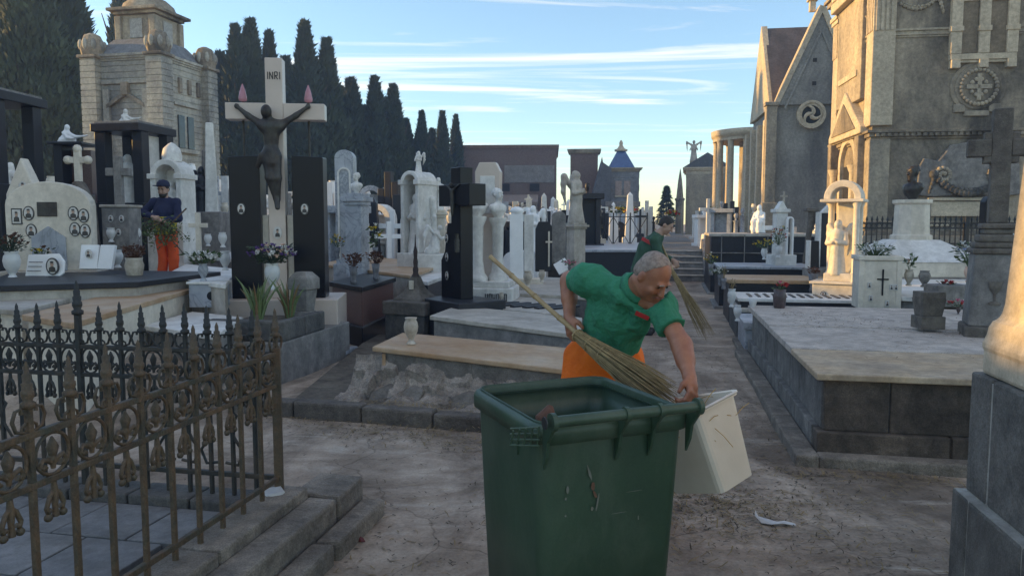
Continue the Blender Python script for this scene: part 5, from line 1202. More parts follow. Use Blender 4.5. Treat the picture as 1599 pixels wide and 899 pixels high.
# ---- centre: kerb, collapsed tomb and its neighbours
k0, k1 = G(438, 650, 0), G(800, 678, 0); kd = (k1-k0).normalized(); kn = V3(-kd.y, kd.x)
t = thing('stone_kerb', 'dark crumbling stone kerb along the dirt in front of the collapsed tomb', 'kerb', k0-kd*.5)
for i in range(4):
    q = [kd*(.62*i), kd*(.62*i+.612), kd*(.62*i+.612)+kn*.15, kd*(.62*i)+kn*.15]; hh = .125+random.uniform(-.012, .012)
    MB().prism([p+V3(0, 0, -.05) for p in q], [p+V3(0, 0, hh) for p in q]).build('kerb_stone', mat('kerb_dark', (.12, .1, .085), (.07, .058, .05), 6, .95, .6, (.2, .17, .14), .3, 3, fine=.3), t, .02)
S1 = pq([(581, 541), (885, 577), (890, 543), (628, 519)], [.5, .42, .42, .5])
def collapsed_tomb():
    q = S1; z = [.5, .42, .42, .5]; c = sum((V3(p.x, p.y) for p in q), Vector())/4
    t = thing('collapsed_grave', 'ochre marble grave slab on a crumbling broken masonry base', 'grave', c)
    top = [V3(p.x, p.y, zz)-c for p, zz in zip(q, z)]
    MB().prism([p-V3(0, 0, .045) for p in top], top).build('slab', MARBLE_Y, t, .01)
    bi = inset(top, .07)
    MB().prism([V3(p.x, p.y, -.05) for p in bi], [p-V3(0, 0, .043) for p in bi]).build('rubble_core', CONC, t, .02)
    # broken render: jagged plates slipping off the front
    u = (top[1]-top[0]); u.z = 0; L_ = u.length; u.normalize(); n = V3(u.y, -u.x); r = random.Random(2); x = 0.0
    b0 = V3(bi[0].x, bi[0].y, 0)
    while x < L_-.15:
        w = r.uniform(.16, .34); zt = top[0].z-.05+(top[1].z-top[0].z)*x/L_; zb = r.uniform(.18, .26)
        pts = [(x, zb), (x+w*r.uniform(.3, .6), zb-r.uniform(0, .05)), (x+w, zb+r.uniform(-.03, .03)), (x+w, zt-.004), (x, zt)]
        MB().prism([b0+u*a+n*.012+V3(0, 0, zz) for a, zz in pts], [b0+u*a-n*.05+V3(0, 0, zz) for a, zz in pts]).build('render_patch', CONC, t, .006)
        x += w
    x = -.22
    while x < L_-.2:
        w = r.uniform(.14, .34); o = r.uniform(.04, .2); hh = r.uniform(.12, .26)
        pts = [(x+r.uniform(-.03, .03), r.uniform(0, .03)), (x+w, r.uniform(0, .03)), (x+w+r.uniform(-.05, .03), hh), (x+w*.5, hh+r.uniform(0, .05)), (x+r.uniform(0, .05), hh-r.uniform(0, .05))]
        dn = n*(o+.12); MB().prism([b0+u*a+dn*(1-zz/.35)+n*.03+V3(0, 0, zz-.03) for a, zz in pts], [b0+u*a+dn*(1-zz/.35)-n*.07+V3(0, 0, zz-.02) for a, zz in pts]).build('rubble_plate', CONC, t, .012)
        x += w*.92
    for i in range(26):
        a = r.uniform(-.3, L_); s = r.uniform(.02, .07); p = b0+u*a+n*r.uniform(.1, .42); MB().box((0, 0, 0), (s, s*r.uniform(.6, 1.2), s*.7), r.uniform(0, 3), r.uniform(.6, .9)).build('loose_stone', CONC, t, .006, loc=(p.x, p.y, s*.25))
    from mathutils import noise as mn
    nu, nv = 90, 26; vs = []; fs = []
    for j in range(nv+1):
        for i in range(nu+1):
            a = -.3+(L_+.1)*i/nu; v = j/nv; zt = .38-.12*max(0, a)/L_; base = b0+u*a-n*.03+n*(.5*v**1.15)*(1.0 if a > -.05 else .8)
            p = base+V3(0, 0, .06+(zt-.03)*(1-v)**1.5); q = p*5.2; h = mn.fractal(q, .9, 2.1, 5)*.035+.05*(mn.cell(V3(a*6.5+.4*mn.noise(q), v*4.2+.4*mn.noise(q+V3(3, 1, 2)), 1.3))-.5)*math.sin(math.pi*min(1, v*1.15))
            if -.12 < a < .22 and v > .45: h -= .07*math.exp(-((a-.05)/.12)**2)*math.exp(-((v-.72)/.14)**2)*2
            vs.append(p+V3(0, 0, h)+n*h*.6)
    fs = [(j*(nu+1)+i, (j+1)*(nu+1)+i, (j+1)*(nu+1)+i+1, j*(nu+1)+i+1) for j in range(nv) for i in range(nu)]
    MB().add(vs, fs, False).build('crumbled_mortar', mat('crumbled_mortar_stone', (.46, .39, .33), (.27, .225, .19), 6, .95, .9, (.1, .08, .066), .5, 3.5, fine=.35), t)
    MB().box((0, 0, 0), (.03, .05, .22)).build('marble_post', MARBLE_Y, t, .004, loc=(bi[0].x+.02, bi[0].y-.02, .33))
    return t
collapsed_tomb()
fillq = [G(445, 634, .06), G(760, 660, .06), G(900, 560, .06), G(585, 520, .06)]
struct(MB().prism([p-V3(0, 0, .1) for p in fillq], fillq).build('earth_bank', SOIL), 'structure')
dirt = [(v.x, v.y) for v in (G(700, 640, .1), G(600, 634, .1), G(820, 655, .1))]
b_ = blades('dry_grass_tuft', STRAW, [(x, y, .7, .16, -.3, 1.2, .08) for x, y in dirt], 300, .09, .12, 7, .0025)
vase(642, 536, 6.95, .25, 'cream marble urn standing on the ochre grave slab', CLAYV, wide=.95, z=.49)
S2 = [V3(-.95, 8.66), V3(.72, 7.72), V3(.86, 9.2), V3(-.72, 9.75)]
tomb('grave', 'pale marble slab grave tucked behind the collapsed grave', S2, [.55, .46, .46, .55], MARBLE_D, GREYS, .05)
def spike_tomb():
    d = 10.2; c = D(650, 519, d); c.z = .0; s = d/FPX; w = 44*s
    t = thing('spired_grave_marker', 'square brown stone marker with concave pyramid roof and tall iron spike', 'monument', c, R(-24))
    z1 = HZ(486, d); z2 = HZ(468, d); z3 = HZ(432, d)
    MB().bz(-w*.8, w*.8, -w*.8, w*.8, -.05, z1-.02).build('base', DARK, t, .02); MB().bz(-w*.86, w*.86, -w*.86, w*.86, z1-.02, z2).build('block', BROWNS, t, .015)
    MB().lathe([(w*.84, z2), (w*.8, z2+.03), (w*.55, z2+.09), (w*.36, z2+.17), (w*.26, z3-.06), (w*.2, z3)], 4, (0, 0, 0), False).build('roof', BROWNS, t, .008)
    MB().lathe([(.06, z3), (.035, z3+.05), (.04, z3+.1), (.028, z3+.14), (.034, z3+.2), (.024, z3+.26), (.03, z3+.34), (.012, z3+.42), (.004, HZ(366, d))], 10).build('spike', mat('rusty_spike', (.06, .03, .025), (.03, .018, .016), 20, .7, .2), t)
    MB().bz(-.03, .03, -w*.34, -w*.26, z2+.15, z2+.27).build('small_plate', CREAM, t, .004)
spike_tomb()
def cross_black():
    d = 10.0; c = D(722, 466, d); c.z = HZ(466, d); t = thing('black_cross_monument', 'polished black granite cross with stepped side stele and small bronze crucifix', 'monument', c, R(-52))
    z3 = HZ(262, d)-c.z; za = HZ(305, d)-c.z
    b = MB(); b.bz(-.11, .11, -.1, .1, 0, z3); b.build('post', BLACK, t, .008); MB().bz(-.36, .36, -.13, .13, za-.14, za+.14).build('cross_arm', BLACK, t, .008)
    b = MB(); b.extr([(-.36, 0), (-.09, 0), (-.09, 1.0), (-.2, 1.0), (-.27, .62), (-.36, .5)][::-1], .16, off=-.1); b.build('side_stele', BLACK, t, .01)
    for z in (.3, .55, .8): portrait(t, (-.2, -.105, z), .09, .13)
    MB().bz(-.5, .5, -.4, .35, -c.z-.05, 0).build('base', BLACK_M, t, .012)
    s = SDF((-.2, -.1, -.3), (.2, .08, .2), .012); s.cap((0, 0, .05), (0, 0, -.12), .035, .025, .02).ell((0, -.02, .13), (.03, .03, .035), None, .01).cap((0, 0, -.12), (.01, -.01, -.26), .03, .018, .02)
    for q in (-1, 1): s.cap((q*.03, 0, .07), (q*.16, .01, .14), .016, .012, .01)
    link('crucifix', s.mesh('crucifix', BRONZE), t, loc=(0.0, -.15, za))
    for q in range(3): MB().lathe([(.03, 0), (.035, .05), (.02, .1), (.03, .14)], 10).build('lamp', BRONZE, t, loc=(.12, -.16, .72-.05*q))
cross_black()
def twin_bust_monument():
    d = 11.2; c = D(763, 468, d); c.z = .05; s = d/FPX; t = thing('twin_bust_monument', 'white marble stele with busts of a bearded man and a woman on fluted pedestals', 'monument', c, R(-8))
    z0 = HZ(446, d)-.05; zt = HZ(253, d)-.05
    MB().bz(-.32, .42, -.42, .3, 0, z0).build('base', MARBLE, t, .02); MB().bz(-.26, .36, -.36, .28, z0, z0+.09).build('base_step', MARBLE, t, .015)
    o = MB().extr([(-.16, z0+.09), (.16, z0+.09), (.19, zt-.14), (.12, zt), (-.12, zt), (-.19, zt-.14)], .22, off=.04); o.build('stele', PEACH, t, .01, loc=(-.02, 0, 0))
    MB().bz(-.13, .09, .03, .05, zt-.75, zt-.2).build('stele_panel', MARBLE, t, .006)
    zb = HZ(340, d)-.05
    for x, y, k, hh in ((-.12, -.22, 'beard', zb+.02), (.16, -.12, 'lady', zb)):
        MB().lathe([(.15, z0+.09), (.15, z0+.14), (.1, z0+.2), (.075, z0+.4), (.085, hh-.14), (.13, hh-.04), (.13, hh)], 16, (x, y, 0)).build('pedestal', MARBLE, t)
        statue(k, 'bust', t, (x, y, hh-.03), .62, R(20 if k == 'beard' else 55), MARBLE)
    for i in range(6):                                         # raised dark letters on the base front
        b = MB(); x = .02+.055*i
        b.bz(x, x+.012, -.43, -.418, z0-.2, z0-.08); b.bz(x+.03, x+.042, -.43, -.418, z0-.2, z0-.08); b.bz(x, x+.042, -.431, -.418, z0-.09+(.0 if i % 2 else -.06), z0-.08+(.0 if i % 2 else -.06)); b.build('letter', BLACK_M, t)
twin_bust_monument()
t = tomb('grave', 'black grave bed ribbed with raised bars behind the worker', pq([(762, 480), (885, 492), (900, 458), (790, 452)], .5), .5, MARBLE_D, BLACK_M, .05)
for i in range(6):
    p = G(785+i*19, 474+i*1.2, .51); MB().box(p-t.location, (.09, .55, .03), R(-48)).build('raised_bar', BLACK_M, t, .005)
tomb('grave', 'white and ochre marble grave beside the black ribbed grave', pq([(812, 458), (930, 464), (940, 436), (840, 432)], .55), .55, MARBLE_D, GREYS, .05)
def black_roof_tombs():
    q = [V3(-2.62, 10.8), V3(-1.96, 9.83), V3(-1.8, 11.7), V3(-2.5, 12.6)]
    t = tomb('grave', 'red granite grave with overhanging black slab top', q, .78, BLACK, REDGR, .07, .04, BLACK, base_h=.32)
    for px, py, lb, sd in ((552, 442, 'fluted dark vase of dried brown roses nearer the corner of the black slab', 1), (587, 436, 'fluted dark vase of dried brown roses further along the black slab', 2)):
        p = G(px, py, .78); vase(px, py, p.y, .24, lb, GREYV, [DRY], prof=CONE, n=26, seed=sd, spread=.12, fh=.22, leaf=DRY, bl=.024, z=.775)
black_roof_tombs()
tomb('grave', 'long ochre topped marble grave behind the dried rose vases', pq([(500, 412), (640, 430), (695, 412), (560, 398)], .8), .8, MARBLE_Y, MARBLE_D, .05, base=GREYS)
tomb('grave', 'white slab grave on a dark plinth below the arched shrine', pq([(600, 428), (668, 440), (712, 424), (640, 412)], .72), .72, MARBLE, BLACK_M, .06)

# ---- the crucifix monument
def crucifix_monument():
    d = 9.3; c = D(443, 480, d); c.z = gz(c.x, d)-.1; t = thing('crucifix_monument', 'tall pale marble cross with bronze Christ between two black granite pillars', 'monument', c, R(6)); z = lambda y: HZ(y, d)-c.z; s = d/FPX
    x = lambda px: (px-443)*s
    MB().bz(x(356), x(534), -.5, .45, 0, z(462)).build('base', PEACH, t, .012)
    for a, b_, lo in ((375, 420, 1), (467, 513, 0)):
        x0, x1 = x(a), x(b_); zt = z(246); b = MB()
        b.prism([(x0, -.3, z(462)), (x1, -.3, z(462)), (x1, .05, z(462)), (x0, .05, z(462))], [(x0, -.3, zt-.02*lo), (x1, -.3, zt-.02*(1-lo)), (x1, .05, zt), (x0, .05, zt)]); b.build('black_pillar', BLACK, t, .01)
        portrait(t, ((x0+x1)/2-.04, -.308, z(327)), .1, .14, 0)
        px = x(393 if lo else 490); MB().tube([(px, -.1, zt), (px, -.1, z(162))], .014, 8).build('lamp_post', BRONZE, t)
        MB().lathe([(.02, 0), (.045, .01), (.05, .04), (.035, .12), (.022, .16), (.004, .21)], 12).build('flame_lamp', flat('pink_glass', (.5, .22, .26), .25), t, loc=(px, -.1, z(162)))
    b = MB(); b.bz(x(430), x(455), -.24, -.04, z(462), z(97)); b.build('cross_post', PEACH, t, .008)
    MB().bz(x(371), x(429.8), -.238, -.042, z(191), z(166)).build('cross_arm', PEACH, t, .008); MB().bz(x(455.2), x(516), -.238, -.042, z(191), z(166)).build('cross_arm', PEACH, t, .008)
    MB().bz(x(409), x(429), -.2, -.05, z(462), z(336)).build('side_panel', CREAM, t, .008); MB().bz(x(456), x(470), -.2, -.05, z(462), z(336)).build('side_panel', CREAM, t, .008)
    portrait(t, (x(443), -.248, z(363)), .1, .15, 0, PORC)
    # I N R I
    zz = z(130); h = .085
    def bar(p0, p1, nm): o = MB().tube([(p0[0], -.241, p0[1]), (p1[0], -.241, p1[1])], .0065, 4).build(nm, BRONZE, t)
    lx = x(442.5)-.066
    L4 = [('I', [((0, 0), (0, h))]), ('N', [((0, 0), (0, h)), ((0, h), (.036, 0)), ((.036, 0), (.036, h))]), ('R', [((0, 0), (0, h)), ((0, h), (.03, h)), ((.03, h), (.03, h*.5)), ((.03, h*.5), (0, h*.5)), ((.008, h*.5), (.034, 0))]), ('I', [((0, 0), (0, h))])]
    for ch, segs in L4:
        b = MB()
        for (a, q), (a2, q2) in segs: b.tube([(lx+a, -.241, zz+q), (lx+a2, -.241, zz+q2)], .006, 4)
        b.build('letter', BRONZE, t); lx += (.022 if ch == 'I' else .058)
    # corpus
    xs = x(437); za = z(180); S_ = SDF((-.62, -.25, -1.15), (.62, .12, .16), .016)
    hl, hr = (-.4, .02, .06), (.42, .02, .07)
    S_.chain([(-.13, -.02, -.14), (-.27, 0, -.05), hl], [.045, .034, .02], .02).chain([(.13, -.02, -.14), (.28, 0, -.04), hr], [.045, .034, .02], .02)
    S_.cap((-.09, -.03, -.17), (.09, -.03, -.17), .07, .07, .04).cap((0, -.03, -.18), (-.01, -.03, -.45), .1, .075, .05).cap((-.02, -.03, -.48), (.02, -.03, -.5), .085, .085, .03)
    S_.cap((-.01, -.03, -.47), (-.01, -.05, -.58), .1, .09, .02)
    S_.chain([(-.045, -.04, -.52), (-.02, -.1, -.76), (.035, -.04, -1.0)], [.065, .05, .032], .03).chain([(.045, -.04, -.52), (.06, -.08, -.76), (.055, -.05, -1.0)], [.065, .05, .032], .03).cap((.045, -.06, -1.0), (.06, -.1, -1.1), .035, .03, .02)
    S_.ell((-.045, -.08, -.01), (.062, .07, .08), None, .02).cap((0, -.04, -.12), (-.03, -.06, -.05), .04, .035, .02).cap((-.05, -.05, .0), (-.06, -.03, -.14), .05, .03, .02).cap((-.12, -.07, -.5), (-.16, -.04, -.62), .03, .03, .03)
    for q in (hl, hr): S_.ell(q, (.03, .03, .035), None, .01)
    o = link('bronze_christ', S_.mesh('bronze_christ', BRONZE), t, loc=(xs+.02, -.285, za)); o.scale = (1, 1, 1.02)
crucifix_monument()
def aloe(px, py, d, n, h, lb, sd, z):
    p = D(px, py, d); p.z = z; t = thing('aloe_plant', lb, 'plant', p); r = random.Random(sd)
    M_ = [mat('aloe_a', (.14, .19, .075), (.09, .13, .05), 10, .5, 0), mat('aloe_b', (.24, .17, .08), (.2, .1, .05), 10, .5, 0)]
    for i in range(n):
        a = r.uniform(0, 6.28); l = h*r.uniform(.6, 1.15); o = r.uniform(.15, .6); dx, dy = math.cos(a), math.sin(a); pts = [(dx*.02, dy*.02, 0), (dx*l*o*.35, dy*l*o*.35, l*.5), (dx*l*o*.7, dy*l*o*.7, l*.82), (dx*l*o, dy*l*o, l*(1.05-.15*o))]
        MB().tube(pts, [.019, .016, .009, .001], 5).build('leaf', M_[0 if r.random() < .72 else 1], t)
def planter_tomb():
    q = [V3(-3.6, 7.75), V3(-2.3, 7.45), V3(-1.98, 9.15), V3(-3.25, 9.45)]; c = sum(q, Vector())/4
    t = thing('planter_grave', 'grey stone grave base with rough stone planter trough', 'grave', c)
    L_ = [p-c for p in q]
    MB().prism([p+V3(0, 0, -.1) for p in L_], [p+V3(0, 0, .42) for p in L_]).build('base', GREYS, t, .015)
    u = (L_[2]-L_[1]).normalized(); n = V3(-u.y, u.x)
    p = L_[1]+u*.03; w = .85; l = 1.0
    for k in range(2): a = p+u*(.02+.5*k); MB().prism([a+V3(0, 0, .42), a+u*.49+V3(0, 0, .42), a+u*.49+n*.13+V3(0, 0, .42), a+n*.13+V3(0, 0, .42)], [a+V3(0, 0, .63), a+u*.49+V3(0, 0, .63), a+u*.49+n*.13+V3(0, 0, .62), a+n*.13+V3(0, 0, .62)]).build('trough_stone', DARK, t, .02)
    a = p+u*.02
    MB().prism([a+n*.13+V3(0, 0, .42), a+u*.13+n*.13+V3(0, 0, .42), a+u*.13+n*w+V3(0, 0, .42), a+n*w+V3(0, 0, .42)], [a+n*.13+V3(0, 0, .63), a+u*.13+n*.13+V3(0, 0, .63), a+u*.13+n*w+V3(0, 0, .63), a+n*w+V3(0, 0, .63)]).build('trough_stone', DARK, t, .02)
    MB().prism([a+u*.13+n*.13+V3(0, 0, .42), a+u+n*.13+V3(0, 0, .42), a+u+n*w+V3(0, 0, .42), a+u*.13+n*w+V3(0, 0, .42)], [a+u*.13+n*.13+V3(0, 0, .56), a+u+n*.13+V3(0, 0, .57), a+u+n*w+V3(0, 0, .56), a+u*.13+n*w+V3(0, 0, .55)]).build('soil', SOIL, t)
    st_ = G(440, 589, .03); s2 = G(548, 546, .03); d_ = (s2-st_).normalized(); m_ = V3(d_.y, -d_.x)
    MB().prism([st_-c-d_*.6, st_-c-d_*.6+m_*.09, s2-c+m_*.09, s2-c], [v+V3(0, 0, .05) for v in (st_-c-d_*.6, st_-c-d_*.6+m_*.09, s2-c+m_*.09, s2-c)]).build('marble_strip', MARBLE_B, t, .006)
planter_tomb()
aloe(402, 500, 7.85, 26, .46, 'spiky aloe with reddish leaf tips nearer the railing', 1, .55); aloe(452, 492, 8.2, 24, .42, 'spiky aloe beside the grey pedestal in the trough', 2, .55)
def grey_pedestal():
    d = 8.55; t, w, h = block('grey_urn_pedestal', 'grey square stone pedestal with waisted neck and pyramid cap', 455, 497, 424, 500, d, .3, GREYS); t.rotation_euler.z = R(-20)
    MB().bz(-w*.3, w*.3, -w*.3, w*.3, 0, h*.2).build('foot', GREYS, t, .01); MB().box((0, 0, h*.42), (w*.52, w*.52, h*.44), 0, 1.35).build('neck', GREYS, t, .01); MB().bz(-w*.42, w*.42, -w*.42, w*.42, h*.64, h*.88).build('cap', GREYS, t, .012); MB().box((0, 0, h*.94), (w*.8, w*.8, h*.12), 0, .55).build('cap_pyramid', GREYS, t, .008)
grey_pedestal()
vase(426, 446, 8.5, .3, 'white urn of purple and cream flowers at the foot of the marble cross', WHITEV, [PETP, PETP, PETP, PETO, PETW], n=70, seed=21, spread=.26, fh=.26, leaf=LEAFD, bl=.026, z=HZ(452, 8.5))
tomb('grave', 'ochre stained marble slab grave behind the rear railing', pq([(34, 491), (112, 504), (306, 449), (233, 444)], .85), .85, MARBLE_Y, CREAM, .05, .05, z0=.1)
tomb('grave', 'pale marble slab grave alongside the ochre stained one', pq([(-80, 474), (30, 485), (207, 441), (140, 436)], .85), .85, MARBLE_D, CREAM, .05, .05, z0=.1)
tomb('grave', 'flat white marble grave slab next to the planter trough', pq([(222, 508), (338, 523), (380, 495), (300, 486)], .62), .62, MARBLE, GREYS, .05, z0=.0)
tomb('grave', 'wide grey ledge of stone behind the rear railing', pq([(60, 545), (420, 566), (430, 520), (120, 512)], .3), .3, GREYS, GREYS, .06, z0=.0)
# ------------------------------------------------------------ left: headstones, shrines and small crosses
def arch_poly(w, h, rise, n=14): return [(-w/2, 0), (w/2, 0)]+[(w/2*math.cos(math.pi*i/n), h-rise+rise*math.sin(math.pi*i/n)) for i in range(n+1)]
def family_headstone():
    d = 9.6; t, w, h = block('family_headstone', 'broad round-topped cream headstone covered with oval family portraits', 24, 146, 284, 422, d, .2, CREAM); t.rotation_euler.z = R(8)
    MB().extr(arch_poly(w, h, w*.3), .2, off=-.1).build('stone', CREAM, t, .012)
    MB().extr([(-.2, .0), (.2, .0), (.2, .42), (0, .56), (-.2, .42)], .03, off=-.125).build('inner_stele', MARBLE_B, t, .006)
    for x, z, k in ((-.36, .68, 1), (-.22, .72, 0), (-.2, .5, 0), (.3, .72, 0), (.42, .69, 0), (.31, .52, 0), (.43, .5, 0)): portrait(t, (x, -.102, z), .13 if not k else .12, .18 if not k else .2, 0, None, bool(k))
    for x, z in ((-.11, .14), (0, .22), (.1, .15)): portrait(t, (x, -.127, z), .08, .11, 0, PORC)
    MB().bz(-.12, .11, -.115, -.09, .68, .86).build('name_plaque', BRONZE, t, .005)
    MB().bz(-w/2-.08, w/2+.08, -.2, .2, -.9, .0).build('base', MARBLE_D, t, .01)
    o = statue('robed', 'small_figure', t, (.04, -.2, 0), .26, 0, MARBLE_D)
family_headstone()
tomb('grave', 'dark polished slab grave before the round-topped family headstone', pq([(-40, 447), (215, 440), (345, 424), (30, 420)], 1.0), 1.0, BLACK_M, MARBLE_D, .06, z0=.3)
tomb('grave', 'white ledge grave with small marble cross behind the dark slab', pq([(250, 432), (352, 444), (372, 420), (290, 412)], .95), .95, MARBLE, MARBLE_D, .05, z0=.3)
t, w, h = block('memorial_book', 'open white marble book with a small portrait', 124, 182, 381, 421, 9.1, .1, MARBLE_W, 'book'); t.rotation_euler.z = R(-8)
for s in (-1, 1): o = MB().box((s*w*.245, 0, h/2), (w*.48, .04, h*.96), 0).build('page', MARBLE_W, t, .006); o.rotation_euler = (R(-14), 0, R(-9*s))
portrait(t, (-w*.2, -.03, h*.62), .08, .11, R(8), PORC)
t, w, h = block('memorial_plaque', 'white marble plaque leaning back with a framed oval portrait', 38, 98, 394, 436, 8.8, .1, MARBLE_W, 'plaque')
o = MB().extr([(-w*.5, 0), (w*.32, 0), (w*.5, h*.25), (w*.48, h*.7), (w*.3, h), (-w*.5, h*.95)], .03).build('plaque', MARBLE_W, t, .008); o.rotation_euler.x = R(-18); portrait(t, (w*.24, .01, h*.48), .15, .2, 0, PHOTO_D)
b = MB()
for i in range(3): b.bz(-w*.4, -w*.05, -.012+.02*i, -.004+.02*i, h*.3+i*.05, h*.3+i*.05+.01)
b.build('inscription', GREYS, t)
vase(20, 438, 8.6, .32, 'white urn of dark red foliage beside the leaning plaque', WHITEV, [DRY], n=40, seed=31, spread=.2, fh=.24, leaf=LEAFD, bl=.022, z=HZ(436, 8.6)); vase(211, 444, 8.9, .3, 'cream vase of dried brown flowers before the open book', CLAYV, [DRY], prof=[(.18, 0), (.2, .05), (.3, .35), (.36, .7), (.3, .9), (.33, 1), (.25, 1), (.22, .85)], n=40, seed=32, spread=.13, fh=.2, leaf=DRY, bl=.02, z=HZ(442, 8.9))
vase(66, 410, 9.2, .1, 'low pot of yellow and dark flowers at the headstone foot', GREYV, [PETY, DRY], n=10, seed=35, spread=.12, fh=.12, z=HZ(412, 9.2))
t, w, h = block('marble_flower_block', 'grey marble block with dark porthole under white lilies', 304, 352, 442, 478, 8.6, .3, MARBLE_B, 'block'); MB().bz(-w/2, w/2, -.15, .15, 0, h).build('block', MARBLE_B, t, .01); MB().bz(-w/2-.02, w/2+.02, -.17, .17, h, h+.025).build('top', MARBLE, t, .006); b = MB(); ellipse(b, .1, .1, .02, y=-.156, x=.08, z=h*.5); b.build('porthole', BLACK, t)
vase(318, 444, 8.6, .2, 'small urn of white lilies on the grey marble block', MARBLE_B, [PETW], n=24, seed=33, spread=.18, fh=.16, leaf=LEAF, bl=.032, z=HZ(442, 8.6)+.025)
for i, (px, py, d, h, lb) in enumerate(((352, 422, 9.5, .24, 'tall white urn beside the white lilies'), (325, 384, 11.4, .18, 'lidless white urn behind the marble cross'), (348, 386, 11.2, .22, 'white urn with rounded lid behind the marble cross'), (174, 378, 10.6, .2, 'white urn by the grey cross pedestal'), (215, 376, 10.9, .18, 'plain white urn in the shade of the grey cross pedestal'), (184, 418, 9.4, .22, 'narrow white urn beside the open book'))):
    vase(px, py, d, h, lb, WHITEV, z=HZ(py, d), wide=1.0+.1*(i % 2))
tomb('grave', 'long white grave slab behind the marble cross', pq([(270, 398), (372, 404), (372, 386), (290, 382)], 1.05), 1.05, MARBLE, GREYS, .06, z0=.4)
t, w, h = block('marble_cross', 'plain small cream marble cross near the left worker', 300, 322, 332, 398, 10.4, .1, CREAM, 'cross'); b = MB(); cross_mb(b, h, w*1.3, .06, .7); b.build('cross', CREAM, t, .006)
def cross_pillar():
    d = 10.8; t, w, h = block('cross_pillar', 'grey stone pillar with portraits carrying a slender stone cross', 171, 213, 320, 380, d, .3, GREYS)
    MB().bz(-w*.5, w*.5, -.18, .18, -.4, h*.93).build('pillar', GREYS, t, .012); MB().bz(-w*.55, w*.55, -.2, .2, h*.93, h).build('cap', MARBLE_D, t, .01)
    b = MB(); cross_mb(b, .68, .34, .11, .68, (-.02, 0, h), .09); b.build('cross', GREYS, t, .01)
    for x, z in ((-.06, .35), (.09, .35), (.04, .16)): portrait(t, (x, -.182, z), .07, .1, 0, PORC)
cross_pillar()
def temple(name, lb, px0, px1, y0, y1, d, m, rz=0.0, dep=.9, inner='robed'):
    t, w, h = block(name, lb, px0, px1, y0, y1, d, dep, m, 'shrine'); t.rotation_euler.z = rz
    for x in (-1, 1):
        for y in (-1, 1): MB().bz(x*w*.42-.1, x*w*.42+.1, y*dep*.4-.1, y*dep*.4+.1, 0, h*.9).build('pillar', m, t, .01)
    MB().bz(-w*.55, w*.55, -dep*.6, dep*.6, h*.9, h).build('roof_slab', m, t, .012); MB().bz(-w*.5, w*.5, -dep*.55, dep*.55, h, h*1.03).build('roof_step', GREYS, t, .01); MB().bz(-w*.6, w*.6, -dep*.65, dep*.65, -1.4, 0).build('base', m, t, .012)
    if inner: statue(inner, 'statue', t, (-.05, -dep*.2, 0), h*.62, 0, MARBLE)
    return t, w, h
t, w, h = temple('black_granite_shrine', 'black granite canopy shrine with marble panel and white statue inside', 178, 252, 198, 318, 14.0, BLACK_M, R(-10)); MB().bz(w*.3, w*.34, -.3, .3, 0, h*.88).build('marble_panel', MARBLE, t, .01); statue('reach', 'roof_figure', t, (-.15, 0, h*1.03), .5, 0, MARBLE)
temple('black_granite_shrine', 'tall black granite canopy shrine cut by the edge of the view', -75, 38, 148, 290, 12.0, BLACK_M, R(-4), 1.0)
def arch_shrine(lb, px0, px1, y0, y1, d, m, st='robed', rz=0.0, topper=None, deep=.45, sm=None):
    t, w, h = block('arched_shrine', lb, px0, px1, y0, y1, d, .4, m, 'shrine', rz); r = w/2
    MB().arch(w, h-r, w*.17, deep, 16, -deep/2).build('arch', m, t, .012); MB().bz(-w*.36, w*.36, deep*.2, deep*.42, 0, h-r*.6).build('back', m, t)
    MB().bz(-w*.58, w*.58, -deep*.65, deep*.65, -1.3, .0).build('base', m, t, .015); MB().bz(-w*.56, -w*.3, -deep*.58, deep*.55, h-r-.05, h-r+.04).build('impost', m, t, .01); MB().bz(w*.3, w*.56, -deep*.58, deep*.55, h-r-.05, h-r+.04).build('impost', m, t, .01)
    if st: statue(st, 'statue', t, (0, -deep*.12, 0), (h-r*.7)*.8, 0, sm or m)
    if topper: statue(topper, 'topper', t, (0, 0, h-.02), h*.26, 0, MARBLE)
    return t, w, h
t, w, h = arch_shrine('white arched shrine with domed top near the left worker', 247, 298, 250, 350, 13.2, MARBLE, rz=R(-8)); MB().lathe([(.16, 0), (.17, .1), (.14, .22), (.06, .3), (.01, .33)], 12).build('dome', MARBLE, t, loc=(0, 0, h-.03))
t, w, h = arch_shrine('white marble arched shrine topped by two small angels with carved relief inside', 638, 672, 268, 394, 14.6, MARBLE, 'angel', R(-30), 'angel', .6)
t, w, h = block('kneeling_angel', 'white kneeling marble angel beside the arched shrine', 660, 692, 348, 398, 14.2, .3, MARBLE, 'statue'); statue('kneel', 'angel', t, (0, 0, 0), h*1.1, R(10)); MB().bz(-.3, .35, -.3, .3, -.6, .02).build('base', MARBLE, t, .01)
def statue_pedestal(lb, px0, px1, ytop, ymid, yfoot, d, m, st, ms=None, rz=0):
    t, w, h = block('statue_pedestal', lb, px0, px1, ymid, yfoot, d, .3, m, 'monument', rz); hs = HZ(ytop, d)-HZ(ymid, d)
    MB().bz(-w*.36, w*.36, -w*.36, w*.36, -.6, h*.84).build('shaft', m, t, .012); b = MB()
    for f, z0, z1 in ((.42, .84, .89), (.5, .89, .95), (.4, .95, 1.0)): b.bz(-w*f, w*f, -w*f, w*f, h*z0, h*z1-.001)
    b.build('cap', m, t, .008); statue(st, 'statue', t, (0, 0, h), hs, rz, ms or MARBLE); return t, w, h
statue_pedestal('cream pedestal with small robed statue beside the kneeling angel', 672, 699, 278, 328, 400, 14.9, CREAM, 'robed')
